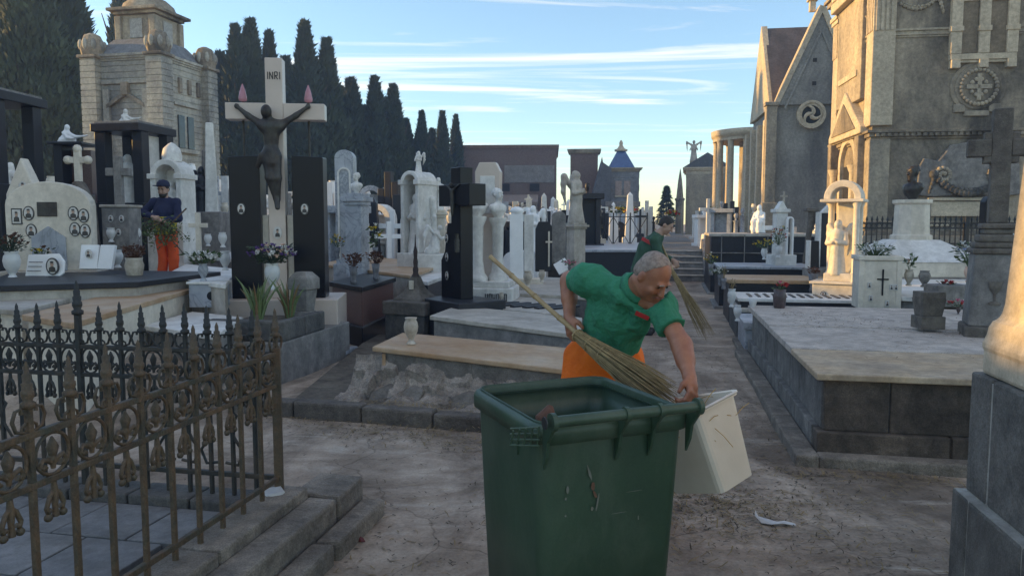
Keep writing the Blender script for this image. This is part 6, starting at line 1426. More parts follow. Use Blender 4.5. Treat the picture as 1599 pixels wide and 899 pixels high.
statue_pedestal('grey veined pedestal with a small marble saint and oval portrait', 540, 578, 258, 302, 418, 13.2, MARBLE_B, 'lady', MARBLE, R(-15))
statue_pedestal('tall white angel statue with folded wings on a pedestal', 884, 914, 268, 348, 408, 15.5, MARBLE_D, 'angel', MARBLE_D, R(30))
t, w, h = block('arched_stele', 'tall blue grey marble stele with round top', 528, 557, 235, 412, 14.2, .3, MARBLE_B); MB().extr(arch_poly(w, h, w*.42), .3, off=-.15).build('stele', MARBLE_B, t, .015); MB().arch(w*.7, h*.8-w*.35, .03, .05, 12, -.18, .1).build('moulding', MARBLE, t); MB().bz(-w*.6, w*.6, -.25, .25, -.5, 0.01).build('base', MARBLE_B, t, .01)
t, w, h = block('arched_stele', 'smooth grey stone stele with rounded head beside the angel', 861, 883, 330, 410, 14.8, .2, GREYS); MB().extr(arch_poly(w, h, w*.4), .16, off=-.08).build('stele', GREYS, t, .01)
t, w, h = block('twin_marble_stele', 'pair of plain white marble steles side by side', 796, 833, 334, 436, 13.6, .2, MARBLE_W); MB().bz(-w*.5, w*.06, -.1, .1, -.3, h).build('stele', MARBLE_W, t, .01); MB().bz(w*.1, w*.5, -.08, .1, -.3, h*.99).build('stele', MARBLE, t, .01); MB().lathe([(.1, 0), (.14, .05), (.1, .1), (.03, .13)], 12).build('rounded_top', MARBLE_W, t, loc=(-w*.2, 0, h)); MB().bz(-w*.6, w*.9, -.3, .1, -.5, .03).build('base', CREAM, t, .012)
t, w, h = block('black_stele', 'black granite stele with curved shoulder beside the twin white steles', 836, 862, 346, 424, 14.2, .2, BLACK_M); MB().extr([(-w/2, 0), (w/2, 0), (w/2, h*.9), (w*.3, h), (-w*.3, h), (-w/2, h*.85)], .18).build('stele', BLACK_M, t, .01); b = MB(); cross_mb(b, h*.7, w*.4, .03, .7, (w*.3, -.06, .1)); b.build('thin_cross', CREAM, t)
for px, py, d, h, lb in ((824, 448, 12.2, .26, 'cream marble lamp urn before the twin white steles'), (846, 440, 12.8, .2, 'squat white urn near the black stele'), (783, 470, 10.6, .12, 'small cream lamp on the letters of the bust monument')): vase(px, py, d, h, lb, CLAYV, z=HZ(py, d))
t, w, h = block('memorial_plaque', 'white marble tablet leaning on a grave by the grey stele', 872, 893, 404, 424, 12.6, .1, MARBLE_W, 'plaque'); o = MB().box((0, 0, h/2), (w, .03, h)).build('tablet', MARBLE_W, t, .005); o.rotation_euler = (R(-25), R(-30), 0)
vase(889, 420, 12.5, .1, 'small pot of magenta flowers by the leaning tablet', GREYV, [PETK], n=12, seed=41, spread=.12, fh=.1, z=HZ(424, 12.5)); vase(527, 400, 13.2, .2, 'vase of yellow and red flowers before the veined pedestal', GREYV, [PETY, PETR, PETY], prof=CONE, n=16, seed=42, spread=.14, fh=.24, z=HZ(404, 13.2)); vase(586, 398, 13.0, .2, 'vase of tall white roses beside the veined pedestal', GREYV, [PETW, PETW, PETY], prof=CONE, n=8, seed=43, spread=.1, fh=.4, bl=.05, z=HZ(404, 13.0))
t, w, h = block('reaching_figure_monument', 'white half figure stretching out an arm on a dark red canopy tomb', 96, 140, 228, 300, 14.5, .5, BLACK_M)
MB().bz(-w*.5, -w*.2, -.2, .3, -.6, h).build('pillar', BLACK_M, t, .01); MB().bz(-w*.2, w*.5, .1, .3, -.6, h*.92).build('panel', REDGR, t); MB().bz(-w*.6, w*.6, -.3, .35, h, h*1.06).build('canopy', BLACK_M, t, .01); statue('reach', 'figure', t, (-.08, 0, h*1.06), .62, 0, MARBLE_W)
def rock_cross():
    d = 12.2; t, w, h = block('rock_cross', 'budded cream stone cross on a rough brown rock pedestal', 106, 146, 285, 345, d, .3, BROWNS)
    MB().box((0, 0, h*.35-.2), (w, .4, h*.7+.4), 0, .85).build('pedestal', BROWNS, t, .03); MB().lathe([(w*.4, h*.7), (w*.33, h*.85), (w*.22, h), (.05, h+.02)], 8).build('rock', BROWNS, t)
    b = MB(); cross_mb(b, .52, .3, .1, .68, (0, 0, h), .08)
    for x, z in ((-.16, .355), (.16, .355), (0, .53)): b.ball((x, 0, h+z), .07, 8, 6)
    b.build('cross', CREAM, t, .01)
rock_cross()
t, w, h = block('gabled_stele', 'pointed stone stele with oval portrait behind the family headstone', 12, 62, 246, 360, 10.8, .2, GREYS); MB().extr([(-w/2, 0), (w/2, 0), (w/2, h*.5), (0, h), (-w/2, h*.5)], .2).build('stele', CREAM, t, .02); portrait(t, (.03, -.008, h*.6), .14, .19, 0, CREAM)
t, w, h = block('broken_column', 'slim white draped obelisk on a grey rock base', 312, 348, 192, 335, 15.0, .3, MARBLE); MB().box((.02, 0, h*.5), (w*.55, w*.5, h), .3, .55).build('obelisk', MARBLE, t, .02); MB().box((-w*.2, .1, h*.36), (w*.5, w*.5, h*.72), .1, .75).build('drape', GREYS, t, .05); MB().bz(-w*.7, w*.7, -.4, .4, -.8, .05).build('base', GREYS, t, .02)

# ------------------------------------------------------------ field of graves further back: a few kinds, each one its own object
def kind_a(t, m, r):   # stele with cross
    MB().bz(-.3, .3, -.2, .2, -.4, .2).build('base', m, t, .01); MB().box((0, 0, .75), (.42, .18, 1.1), 0, .86).build('stele', m, t, .01); b = MB(); cross_mb(b, .5, .28, .06, .68, (0, 0, 1.29)); b.build('cross', m, t)
def kind_b(t, m, r):   # column with urn
    MB().bz(-.28, .28, -.28, .28, -.4, .35).build('base', m, t, .01); MB().lathe([(.17, .35), (.17, .42), (.12, .48), (.1, 1.45), (.16, 1.55)], 12).build('column', m, t); urn(MB(), 1.3, (0, 0, 1.55)).build('urn', m, t)
def kind_c(t, m, r):   # arched niche
    MB().bz(-.4, .4, -.25, .25, -.4, .3).build('base', m, t, .01); MB().arch(.66, 1.1, .13, .3, 12, -.15, .3).build('arch', m, t, .01); MB().bz(-.24, .24, .06, .12, .3, 1.5).build('back', m, t); statue('robed', 'statue', t, (0, -.02, .3), 1.0, 0, m)
def kind_d(t, m, r):   # pedestal with statue
    MB().bz(-.24, .24, -.24, .24, -.4, .9).build('pedestal', m, t, .012); MB().bz(-.3, .3, -.3, .3, .9, .98).build('cap', m, t, .01); statue('angel', 'statue', t, (0, 0, .98), .95, 0, m)
def kind_e(t, m, r):   # big cross on rock
    MB().box((0, 0, .1), (.6, .5, 1.0), 0, .7).build('rock', m, t, .04); b = MB(); cross_mb(b, 1.35, .72, .12, .7, (0, 0, .58)); b.build('cross', m, t, .01)
def kind_f(t, m, r):   # slab shrine with flat roof
    for x in (-.36, .36): MB().bz(x-.08, x+.08, -.2, .2, .2, 1.5).build('pillar', m, t, .01)
    MB().bz(-.36, .36, .12, .2, .2, 1.5).build('back', m, t); MB().bz(-.55, .55, -.3, .3, 1.5, 1.66).build('roof', m, t, .01); MB().bz(-.55, .55, -.4, .3, -.4, .2).build('base', m, t, .01); urn(MB(), 1.0, (0, 0, 1.66)).build('urn', m, t)
def kind_g(t, m, r):   # tall plain stele group
    for x, h in ((-.2, 1.5), (0, 1.9), (.2, 1.65)): MB().bz(x-.09, x+.09, -.1, .1, 0, h).build('stele', m, t, .01)
    MB().bz(-.45, .45, -.3, .3, -.4, .15).build('base', m, t, .01)
def kind_h(t, m, r):   # low tomb with headstone
    MB().bz(-.5, .5, -1.2, .3, -.4, .4).build('bed', m, t, .012); MB().extr(arch_poly(.8, .75, .25), .14, off=.1).build('headstone', m, t, .01, loc=(0, 0, .4)); portrait(t, (0, .09, .8), .12, .16)
def kind_i(t, m, r):   # obelisk
    MB().bz(-.25, .25, -.25, .25, -.4, .4).build('base', m, t, .01); MB().box((0, 0, 1.2), (.34, .34, 1.6), 0, .55).build('obelisk', m, t, .01); MB().box((0, 0, 2.06), (.187, .187, .12), 0, .05).build('tip', m, t)
FK = [(kind_a, 'cross_stele', 'stele with small cross'), (kind_b, 'urn_column', 'column with urn'), (kind_c, 'niche_monument', 'arched niche with statue'), (kind_d, 'angel_pedestal', 'pedestal with winged angel'), (kind_e, 'rock_cross_grave', 'cross on rock mound'),
      (kind_f, 'flat_roofed_shrine', 'flat shrine with urn'), (kind_g, 'triple_stele', 'trio of upright slabs'), (kind_h, 'headstone_grave', 'grave with round-topped headstone'), (kind_i, 'obelisk', 'slim obelisk')]
FM = [(MARBLE, 'white marble'), (MARBLE_B, 'blue grey marble'), (BLACK_M, 'black granite'), (CREAM, 'cream marble'), (MARBLE_W, 'bright white marble'), (GREYS, 'rough grey stone')]
PROTO = {}
def field(px, d, k, mi, sc=1.0, rz=0.0, where='in the rear rows', grp='graves in the rear rows', row=0):
    p = D(px, 350, d); z = gz(p.x, d); fn, nm, lb = FK[k]; m, ml = FM[mi]; key = (k, mi)
    if where == 'in the rear rows':
        zone = 'near the black canopy shrines' if px < 130 else 'before the tower mausoleum' if px < 345 else 'behind the bronze Christ' if px < 520 else 'around the blue grey stele' if px < 625 else 'around the angel-topped shrine' if px < 705 else 'behind the twin busts' if px < 800 else 'behind the twin white steles' if px < 880 else 'around the terrace railing'
        where = 'in %s rear row %s' % ({25: 'tight', 30: 'close-set', 37: 'distant', 15: 'first', 17: 'second', 20: 'third', 18: 'packed', 21: 'crowded', 23: 'fourth', 27: 'fifth', 33: 'sixth'}.get(row, 'last'), zone)
    label = ('%s %s %s' % (ml, lb, where))
    if key in PROTO: o = dup(PROTO[key], (p.x, d, z), rz, label, grp)
    else: o = thing(nm, label, 'monument', (p.x, d, z), rz, grp); fn(o, m, random); PROTO[key] = o
    o.scale = (sc, sc, sc*random.uniform(.92, 1.12)); return o
rf = random.Random(11)
for d, x0, x1, st_, sc in ((15.5, -20, 640, 46, 1.0), (17.5, 0, 870, 36, 1.05), (20, 10, 880, 32, 1.12), (23.5, 20, 940, 30, 1.1), (27.5, 330, 990, 33, 1.1), (33, 340, 1010, 27, 1.1), (40, 500, 1015, 22, 1.15)):
    px = x0+rf.uniform(0, 20)
    while px < x1:
        skip = (d < 19 and (375 < px < 512)) or (d < 16 and (px > 512))
        if not skip: field(px, d+rf.uniform(-.6, .6), rf.choice((0, 1, 2, 2, 3, 3, 4, 5, 5, 6, 6, 7, 8)), rf.choice((0, 0, 0, 1, 4, 2, 3, 4, 4, 4, 5)), sc*rf.uniform(.72, 1.08)*(.86 if px > 690 else 1), rf.uniform(-.5, .5), row=int(d))
        px += st_*rf.uniform(.75, 1.3)
for d, x0, x1, st_ in ((23.5, 1105, 1190, 24), (27, 1098, 1170, 18), (33, 1092, 1150, 14), (42, 1088, 1125, 10), (20.5, 1190, 1300, 27), (30, 1000, 1035, 12), (48, 1012, 1040, 9)):
    px = x0
    while px < x1: field(px, d+rf.uniform(-.4, .4), rf.choice((0, 1, 3, 4, 5, 6, 7, 8)), rf.choice((0, 0, 1, 2, 4, 3)), rf.uniform(.6, .9), rf.uniform(-.5, .5), 'along the upper path', 'graves along the upper path'); px += st_*rf.uniform(.8, 1.3)
for d, x0, x1, st_ in ((18.8, 515, 790, 27), (21.8, 520, 860, 27), (25.5, 640, 1000, 21), (30, 640, 1005, 19), (37, 640, 1010, 17)):
    px = x0
    while px < x1: field(px, d+rf.uniform(-.4, .4), rf.choice((0, 1, 2, 3, 4, 6, 8)), rf.choice((0, 4, 4, 1, 3, 2)), rf.uniform(.8, 1.12)*(.85 if px > 690 else 1), rf.uniform(-.5, .5), row=int(d)); px += st_*rf.uniform(.8, 1.3)
# terrace front left of the steps and low railing above it
struct(MB().bz(-14, 3.35, 21.2, 21.6, -.1, .84).build('retaining_wall', DARK), 'structure'); struct(MB().bz(5.6, 30, 21.2, 21.6, -.1, .84).build('retaining_wall', DARK), 'structure')
for i, (a, lb) in enumerate(((([890, 404], [1000, 404], [1000, 384], [905, 384]), 'long dark slab grave before the terrace'), (([892, 390], [1004, 390], [1002, 374], [905, 374]), 'second dark slab grave on the terrace edge'))):
    z = .72+.25*i; tomb('grave', lb, pq(a, z), z, MARBLE_B, BLACK_M, .06, z0=0)
a = D(905, 366, 24.5); a.z = .8; t = thing('terrace_railing', 'thin black iron railing with diagonal bars on the upper terrace', 'railing', a)
L_ = 105*24.5/FPX; h0 = HZ(336, 24.5)-.8
for z in (.12, h0-.05): MB().bz(0, L_, -.012, .012, z-.014, z+.014).build('rail', IRON_D, t)
for i in range(5): x = L_*i/4; MB().bz(x-.02, x+.02, -.02, .02, -.05, h0+.08).build('post', IRON_D, t)
for i in range(4): x = L_*i/4; MB().tube([(x, 0, .12), (x+L_/4, 0, h0-.05)], .012, 5).build('brace', IRON_D, t); MB().tube([(x, 0, h0-.05), (x+L_/4, 0, .12)], .012, 5).build('brace', IRON_D, t)
for px, py, d, c_, lb in ((985, 338, 26, [PETR, PETY], 'red and yellow flowers above the terrace railing'), (965, 336, 27, [PETY], 'yellow flowers above the terrace railing'), (1050, 340, 30, [PETY, PETR], 'yellow and red wreath at the end of the path'), (925, 366, 24, [PETW], 'white flowers below the terrace railing'), (1120, 340, 24, [PETW, PETO], 'white flowers beside the upper path')):
    vase(px, py, d, .2, lb, WHITEV, c_, n=18, seed=px, spread=.28, fh=.25, bl=.06, z=HZ(py+6, d))
# ------------------------------------------------------------ people
SKIN = mat('tanned_skin', (.4, .165, .095), (.3, .11, .062), 16, .5, .04); SKIN2 = mat('pale_skin', (.42, .25, .18), (.36, .2, .14), 14, .5, .03)
HAIRG = mat('cropped_grey_hair', (.36, .29, .25), (.2, .15, .125), 60, .8, .3); HAIRD = mat('dark_hair', (.03, .024, .02), (.018, .014, .012), 50, .7, .2)
POLO = mat('green_polo', (.01, .23, .125), (.008, .18, .098), 7, .85, .5, fine=.06); DGREEN = mat('dark_green_sweater', (.03, .09, .055), (.022, .068, .042), 8, .9, .15)
ORANGE = mat('orange_workwear', (.95, .17, .006), (.86, .135, .005), 6, .8, .4); HIVIS = mat('red_orange_workwear', (.85, .1, .018), (.7, .075, .012), 6, .8, .12)
NAVY = mat('navy_sweater', (.015, .02, .06), (.01, .013, .04), 8, .9, .12); YELL = mat('yellow_vest', (.55, .4, .03), (.42, .3, .02), 8, .8, .1); REDT = flat('red_print', (.5, .03, .03)); SHOE = flat('work_shoe', (.03, .028, .026), .7); EYEW = flat('eye_dark', (.02, .015, .012), .3); LIPS = flat('lip', (.24, .09, .07), .5)
def frame_basis(fwd, up):
    f = Vector(fwd).normalized(); u = Vector(up); u = (u-f*u.dot(f)).normalized(); r = f.cross(u); return r, f, u
def head(s, o, B, k=1.0):                    # adds a head to the field; o = centre between the ears, B = (right, forward, up)
    r, f, u = B; M = [list(r), list(f), list(u)]
    def L(x, y, z): return o+(r*x+f*y+u*z)*k
    e = lambda c, rad, kk=.012, sub=False: s.ell(L(*c), [q*k for q in rad], M, kk, sub)
    e((0, -.012, .045), (.077, .098, .085)); e((0, .02, -.01), (.066, .078, .085), .03); e((0, .045, -.085), (.044, .044, .036), .03); e((0, .03, -.06), (.058, .06, .04), .03)
    for q in (-1, 1):
        e((q*.078, -.005, -.012), (.010, .022, .034), .008); e((q*.033, .1, .012), (.018, .014, .012), .012, True); e((q*.034, .084, .012), (.014, .014, .012), .006)
        e((q*.036, .078, -.03), (.024, .022, .022), .02); e((q*.033, .097, .032), (.024, .011, .008), .012)
    s.cap(L(0, .1, .02), L(0, .123, -.028), .009*k, .015*k, .01); e((.0, .118, -.03), (.02, .012, .011), .008)
    e((0, .09, -.062), (.026, .012, .007), .008); e((0, .088, -.074), (.022, .012, .008), .006); e((0, .088, -.1), (.02, .014, .014), .015)
    return L
def face_bits(t, L, B, k=1.0, brow=HAIRD, beard=None):
    r, f, u = B; R3 = Matrix((r, f, u)).transposed().to_4x4()
    for q in (-1, 1):
        o = MB().ball((0, 0, 0), (.012*k, .004*k, .006*k), 10, 6).build('eye', EYEW, t); o.matrix_local = Matrix.Translation(L(q*.034, .0985, .012)) @ R3
        o = MB().ball((0, 0, 0), (.022*k, .006*k, .005*k), 10, 6).build('eyebrow', brow, t); o.matrix_local = Matrix.Translation(L(q*.034, .105, .034)) @ R3
    o = MB().ball((0, 0, 0), (.023*k, .005*k, .004*k), 10, 6).build('lips', LIPS, t); o.matrix_local = Matrix.Translation(L(0, .1, -.068)) @ R3
def hair_cap(o, B, k, m, lo, hi, vox, name, drop=-.005, front=.066, th=.006, t=None):
    r, f, u = B; M = [list(r), list(f), list(u)]; s = SDF(lo, hi, vox); L = lambda x, y, z: o+(r*x+f*y+u*z)*k
    s.ell(L(0, -.012, .045), [(q+th)*k for q in (.077, .098, .085)], M, .005); s.ell(L(0, -.05, -.01), [.074*k, .062*k, .06*k], M, .02)
    s.cut(L(0, front, .06), f*1.0+u*(-.45)); s.cut(L(0, -.02, -.045), -u+f*.2)
    s.ripple(.0012, 160, 3)
    return link(name, s.mesh(name, m), t)
def hand(s, w, d, side, up, grip=1.0, k=1.0):
    """a hand at wrist w pointing along d; up = back of the hand; side = towards the thumb"""
    d = Vector(d).normalized(); up = Vector(up); up = (up-d*up.dot(d)).normalized(); sd = Vector(side); sd = (sd-d*sd.dot(d)-up*sd.dot(up)).normalized(); w = Vector(w)
    s.cap(w, w+d*.045*k, .026*k, .03*k, .015)
    for i in range(4):
        b = w+d*.045*k+sd*(.03-.02*i)*k; s.cap(w+d*.02*k+sd*(.02-.013*i)*k, b+d*.035*k, .016*k, .0125*k, .01)
        l = (.042, .047, .044, .034)[i]*k; a = b+d*.035*k; p1 = a+(d*math.cos(.7*grip)-up*math.sin(.7*grip))*l; p2 = p1+(d*math.cos(1.7*grip)-up*math.sin(1.7*grip))*l*.7; p3 = p2+(d*math.cos(2.6*grip)-up*math.sin(2.6*grip))*l*.5
        s.chain([a, p1, p2, p3], [.0105*k, .0098*k, .009*k, .0078*k], .003)
    t0 = w+d*.02*k+sd*.026*k; t1 = t0+(d*.7+sd*.55-up*.35)*.045*k; t2 = t1+(d*.75-sd*.05-up*.65)*.034*k
    s.chain([t0, t1, t2], [.0165*k, .0125*k, .0095*k], .006)

def main_worker():
    t = thing('person', 'man in green polo shirt and orange trousers bending to lift a basket', 'person', (.5, 4.0, 0))
    O = V3(.5, 4.0)
    def J(px, py, d): return D(px, py, d)-O
    pel = J(942, 552, 4.02); chest = J(968, 482, 3.83); neck = J(994, 452, 3.67); shR = J(921, 437, 3.78); shL = J(1030, 478, 3.6)
    elR = J(889, 437, 4.02); wrR = J(889, 497, 3.9); elL = J(1064, 537, 3.44); wrL = J(1077, 590, 3.27)
    hc = J(1018, 430, 3.54); B = frame_basis((.45, -.55, -.72), (.3, -.35, .88))
    hipR = J(915, 560, 4.03); hipL = J(972, 560, 3.98); knR = V3(-.17, -.02, .5); knL = V3(.16, -.1, .5); anR = V3(-.2, .1, .09); anL = V3(.2, .02, .09)
    s = SDF((-.42, -.95, -.01), (.5, .3, 1.56), .0068)
    s.cap(pel, chest, .11, .122, .06).cap(chest, neck, .12, .07, .06).cap(shR, shL, .045, .045, .05).cap(neck, hc-B[2]*.06-B[1]*.02, .06, .055, .03)
    s.chain([shR, elR, wrR], [.045, .044, .029], .02).chain([shL, elL, wrL], [.045, .045, .029], .02)
    s.cap(elR+(wrR-elR)*.1, elR+(wrR-elR)*.5, .046, .042, .02).cap(elL+(wrL-elL)*.1, elL+(wrL-elL)*.5, .046, .042, .02)
    s.chain([hipR, knR, anR], [.1, .06, .042], .04).chain([hipL, knL, anL], [.1, .06, .042], .04)
    for a in (anR, anL): s.cap(a-V3(0, -.03, .04), a+V3(.02, -.16, -.05), .04, .035, .02)
    L = head(s, hc, B, .86)
    hand(s, wrR, J(893, 522, 3.84)-wrR, V3(.6, -.6, .2), V3(-.8, -.5, .1), 1.0); hand(s, wrL, J(1081, 613, 3.22)-wrL, V3(-.4, -.8, 0), V3(.75, -.5, .3), 1.0)
    link('body', s.mesh('body', SKIN), t)
    face_bits(t, L, B, .86, HAIRG)
    hair_cap(hc, B, .86, HAIRG, tuple(hc-V3(.16, .16, .16)), tuple(hc+V3(.16, .16, .18)), .005, 'hair', front=.012, th=.0025, t=t)
    # polo shirt
    s = SDF((-.4, -.7, .7), (.5, .3, 1.48), .0075)
    hem = pel+(chest-pel).normalized()*-.02
    s.cap(pel-(chest-pel)*.25, pel+(chest-pel)*.5, .146, .145, .05).cap(pel+(chest-pel)*.4, chest, .145, .146, .06).cap(chest, neck-(neck-chest)*.3, .142, .092, .06).cap(shR, shL, .07, .07, .05)
    axr = (elR-shR).normalized(); axl = (elL-shL).normalized()
    s.cap(shR, shR+(elR-shR)*.72, .068, .07, .04).cap(shL, shL+(elL-shL)*.72, .07, .073, .04)
    s.cap(chest+V3(.06, -.1, -.06), pel+V3(.05, -.06, .12), .07, .07, .07)
    s.ripple(.007, 26, 12); s.ripple(.0045, 55, 5); s.ripple(.0025, 100, 6)
    # trim sleeves, hem and neck
    def trim(c, ax, rad, ln):
        s.cap(c+ax*.001+ax*rad*.0, c+ax*ln, rad, rad, .001, True)
    d0 = s.d.copy()
    cR, cL = shR+(elR-shR)*.62, shL+(elL-shL)*.6
    g = [s.lo[i]+s.vox*np.arange(s.n[i]) for i in range(3)]
    def half(p, n): n = np.array(n); n = n/np.linalg.norm(n); return (g[0][:, None, None]-p[0])*n[0]+(g[1][None, :, None]-p[1])*n[1]+(g[2][None, None, :]-p[2])*n[2]
    def near(p, r): return np.sqrt((g[0][:, None, None]-p[0])**2+(g[1][None, :, None]-p[1])**2+(g[2][None, None, :]-p[2])**2)-r
    for p, ax in ((cR, axr), (cL, axl)): cutter = np.maximum(-half(p, ax), near(p, .17)); s.d = np.maximum(s.d, -cutter).astype(np.float32)
    s.d = np.maximum(s.d, half(pel+(chest-pel).normalized()*.115, -(chest-pel))).astype(np.float32)
    ncut = np.maximum(-half(neck+(hc-neck)*.12, (hc-neck)), near(neck+(hc-neck)*.4, .13)); s.d = np.maximum(s.d, -ncut).astype(np.float32)
    sh = link('polo_shirt', s.mesh('polo_shirt', POLO), t)
    # collar: a folded band round the neck
    na = (hc-neck).normalized(); c0 = neck+na*.02; e1 = B[0]; e1 = (e1-na*e1.dot(na)).normalized(); e2 = na.cross(e1); b = MB(); n = 28; rings = []
    for rad, h in ((.07, -.004), (.068, .03), (.073, .034), (.097, -.012), (.09, -.012)):
        rings.append([c0+(e1*math.cos(2*math.pi*i/n)+e2*math.sin(2*math.pi*i/n))*rad+na*h for i in range(n)])
    vs = [p for r_ in rings for p in r_]; fs = [(i*n+k, i*n+(k+1) % n, (i+1)*n+(k+1) % n, (i+1)*n+k) for i in range(4) for k in range(n) if not (k in (20, 21))]
    b.add(vs, fs, True).build('collar', POLO, sh)
    lg = J(1003, 492, 3.575); o = MB().bz(-.034, .034, -.003, .003, -.011, .011).build('chest_badge', REDT, sh)
    nrm = (V3(.18, -1, -.2)).normalized()
    # place the badge on the shirt surface by marching towards the camera
    cam_o = V3(0, 0, EYE)-O; rv = (lg-cam_o).normalized(); q = cam_o+rv*3.0
    for _ in range(400):
        ijk = ((np.array(q)-s.lo)/s.vox).round().astype(int)
        if (ijk >= 0).all() and (ijk < s.n).all():
            if s.d[tuple(ijk)] < 0: break
        q = q+rv*.004
    ijk = np.clip(ijk, 2, s.n-3); gr = Vector([float(s.d[tuple(ijk+np.eye(3, dtype=int)[a]*2)]-s.d[tuple(ijk-np.eye(3, dtype=int)[a]*2)]) for a in range(3)]).normalized()
    xa = V3(1, 0, -.28); xa = (xa-gr*xa.dot(gr)).normalized(); za = xa.cross(-gr).normalized(); Mx = Matrix((xa, -gr, za)).transposed().to_4x4(); o.matrix_local = Matrix.Translation(q+gr*.004) @ Mx
    # trousers
    s = SDF((-.42, -.35, .02), (.42, .35, 1.12), .0085)
    s.cap(pel+(chest-pel)*.62, pel-V3(0, 0, .06), .128, .14, .05).chain([hipR, knR, anR+V3(0, 0, .03)], [.118, .098, .085], .03).chain([hipL, knL, anL+V3(0, 0, .03)], [.118, .098, .085], .03)
    s.ripple(.008, 22, 9); s.ripple(.004, 60, 10); s.cut(V3(0, 0, 1.075), (0, 0, 1)); s.cut(V3(0, 0, .09), (0, 0, -1))
    tr = link('trousers', s.mesh('trousers', ORANGE), t)
    MB().box((0, 0, 0), (.012, .14, .17)).build('side_pocket', ORANGE, tr, .006, loc=hipL+V3(.115, -.02, -.16))
    for a in (anR, anL):
        s = SDF(tuple(a-V3(.12, .28, .11)), tuple(a+V3(.12, .14, .08)), .009); s.cap(a+V3(0, .03, -.035), a+V3(.02, -.17, -.05), .058, .048, .02).cut(a-V3(0, 0, .089), (0, 0, -1)); link('shoe', s.mesh('shoe', SHOE), t)
    return t, O, J, wrR, wrL
MW, MO, MJ, WR, WL = main_worker()

def twig_broom(name, label, p_end, p_grip, p_tip, n=170, flare=.1, stick_r=.013, seed=1, tipr=None):
    t = thing(name, label, 'broom', p_grip); a = Vector(p_end)-Vector(p_grip); b = Vector(p_tip)-Vector(p_grip); r = random.Random(seed)
    ax = b.normalized(); e1 = ax.cross(V3(0, 0, 1)).normalized(); e2 = ax.cross(e1)
    CANE = mat('cane', (.42, .3, .15), (.32, .21, .1), 9, .6, .1); st = b*.15
    pts = [a+(st-a)*i/12 for i in range(13)]; MB().tube(pts, [stick_r*(1.0+.12*(i % 3 == 0)) for i in range(13)], 10).build('stick', CANE, t)
    for i in (3, 6, 9): MB().tube([pts[i]-ax*.004, pts[i]+ax*.004], stick_r*1.28, 10).build('cane_node', CANE, t)
    h = MB()
    for i in range(n):
        q = r.uniform(0, 6.28); k = math.sqrt(r.uniform(0, 1)); o0 = (e1*math.cos(q)+e2*math.sin(q))*.026*k; o1 = (e1*math.cos(q)+e2*math.sin(q))*(.05*k+.006*r.uniform(-1, 1)); o2 = (e1*math.cos(q+r.uniform(-.2, .2))+e2*math.sin(q))*flare*k*r.uniform(.7, 1.15)
        l = r.uniform(.82, 1.04); h.tube([o0+b*.02, o1+b*.4, (o1+o2)*.55+b*.7*l, o2+b*l], [.0036, .0034, .0024, .001], 4, caps=False)
    hb = h.build('twigs', STRAW if False else mat('broom_twig', (.34, .24, .11), (.2, .135, .06), 20, .85, 0), t)
    for k in (.04, .2, .36):
        c = b*k; rr = .03+.045*k; MB().tube([c+(e1*math.cos(2*math.pi*i/14)+e2*math.sin(2*math.pi*i/14))*rr for i in range(15)], .0035, 5, caps=False).build('binding', MATS['cane'], t)
gr = D(897, 520, 3.8)
twig_broom('twig_broom', 'long cane broom with bound twigs tucked under the arm of the bending man', D(766, 401, 4.42), gr, D(1043, 626, 3.22), 260, .085)
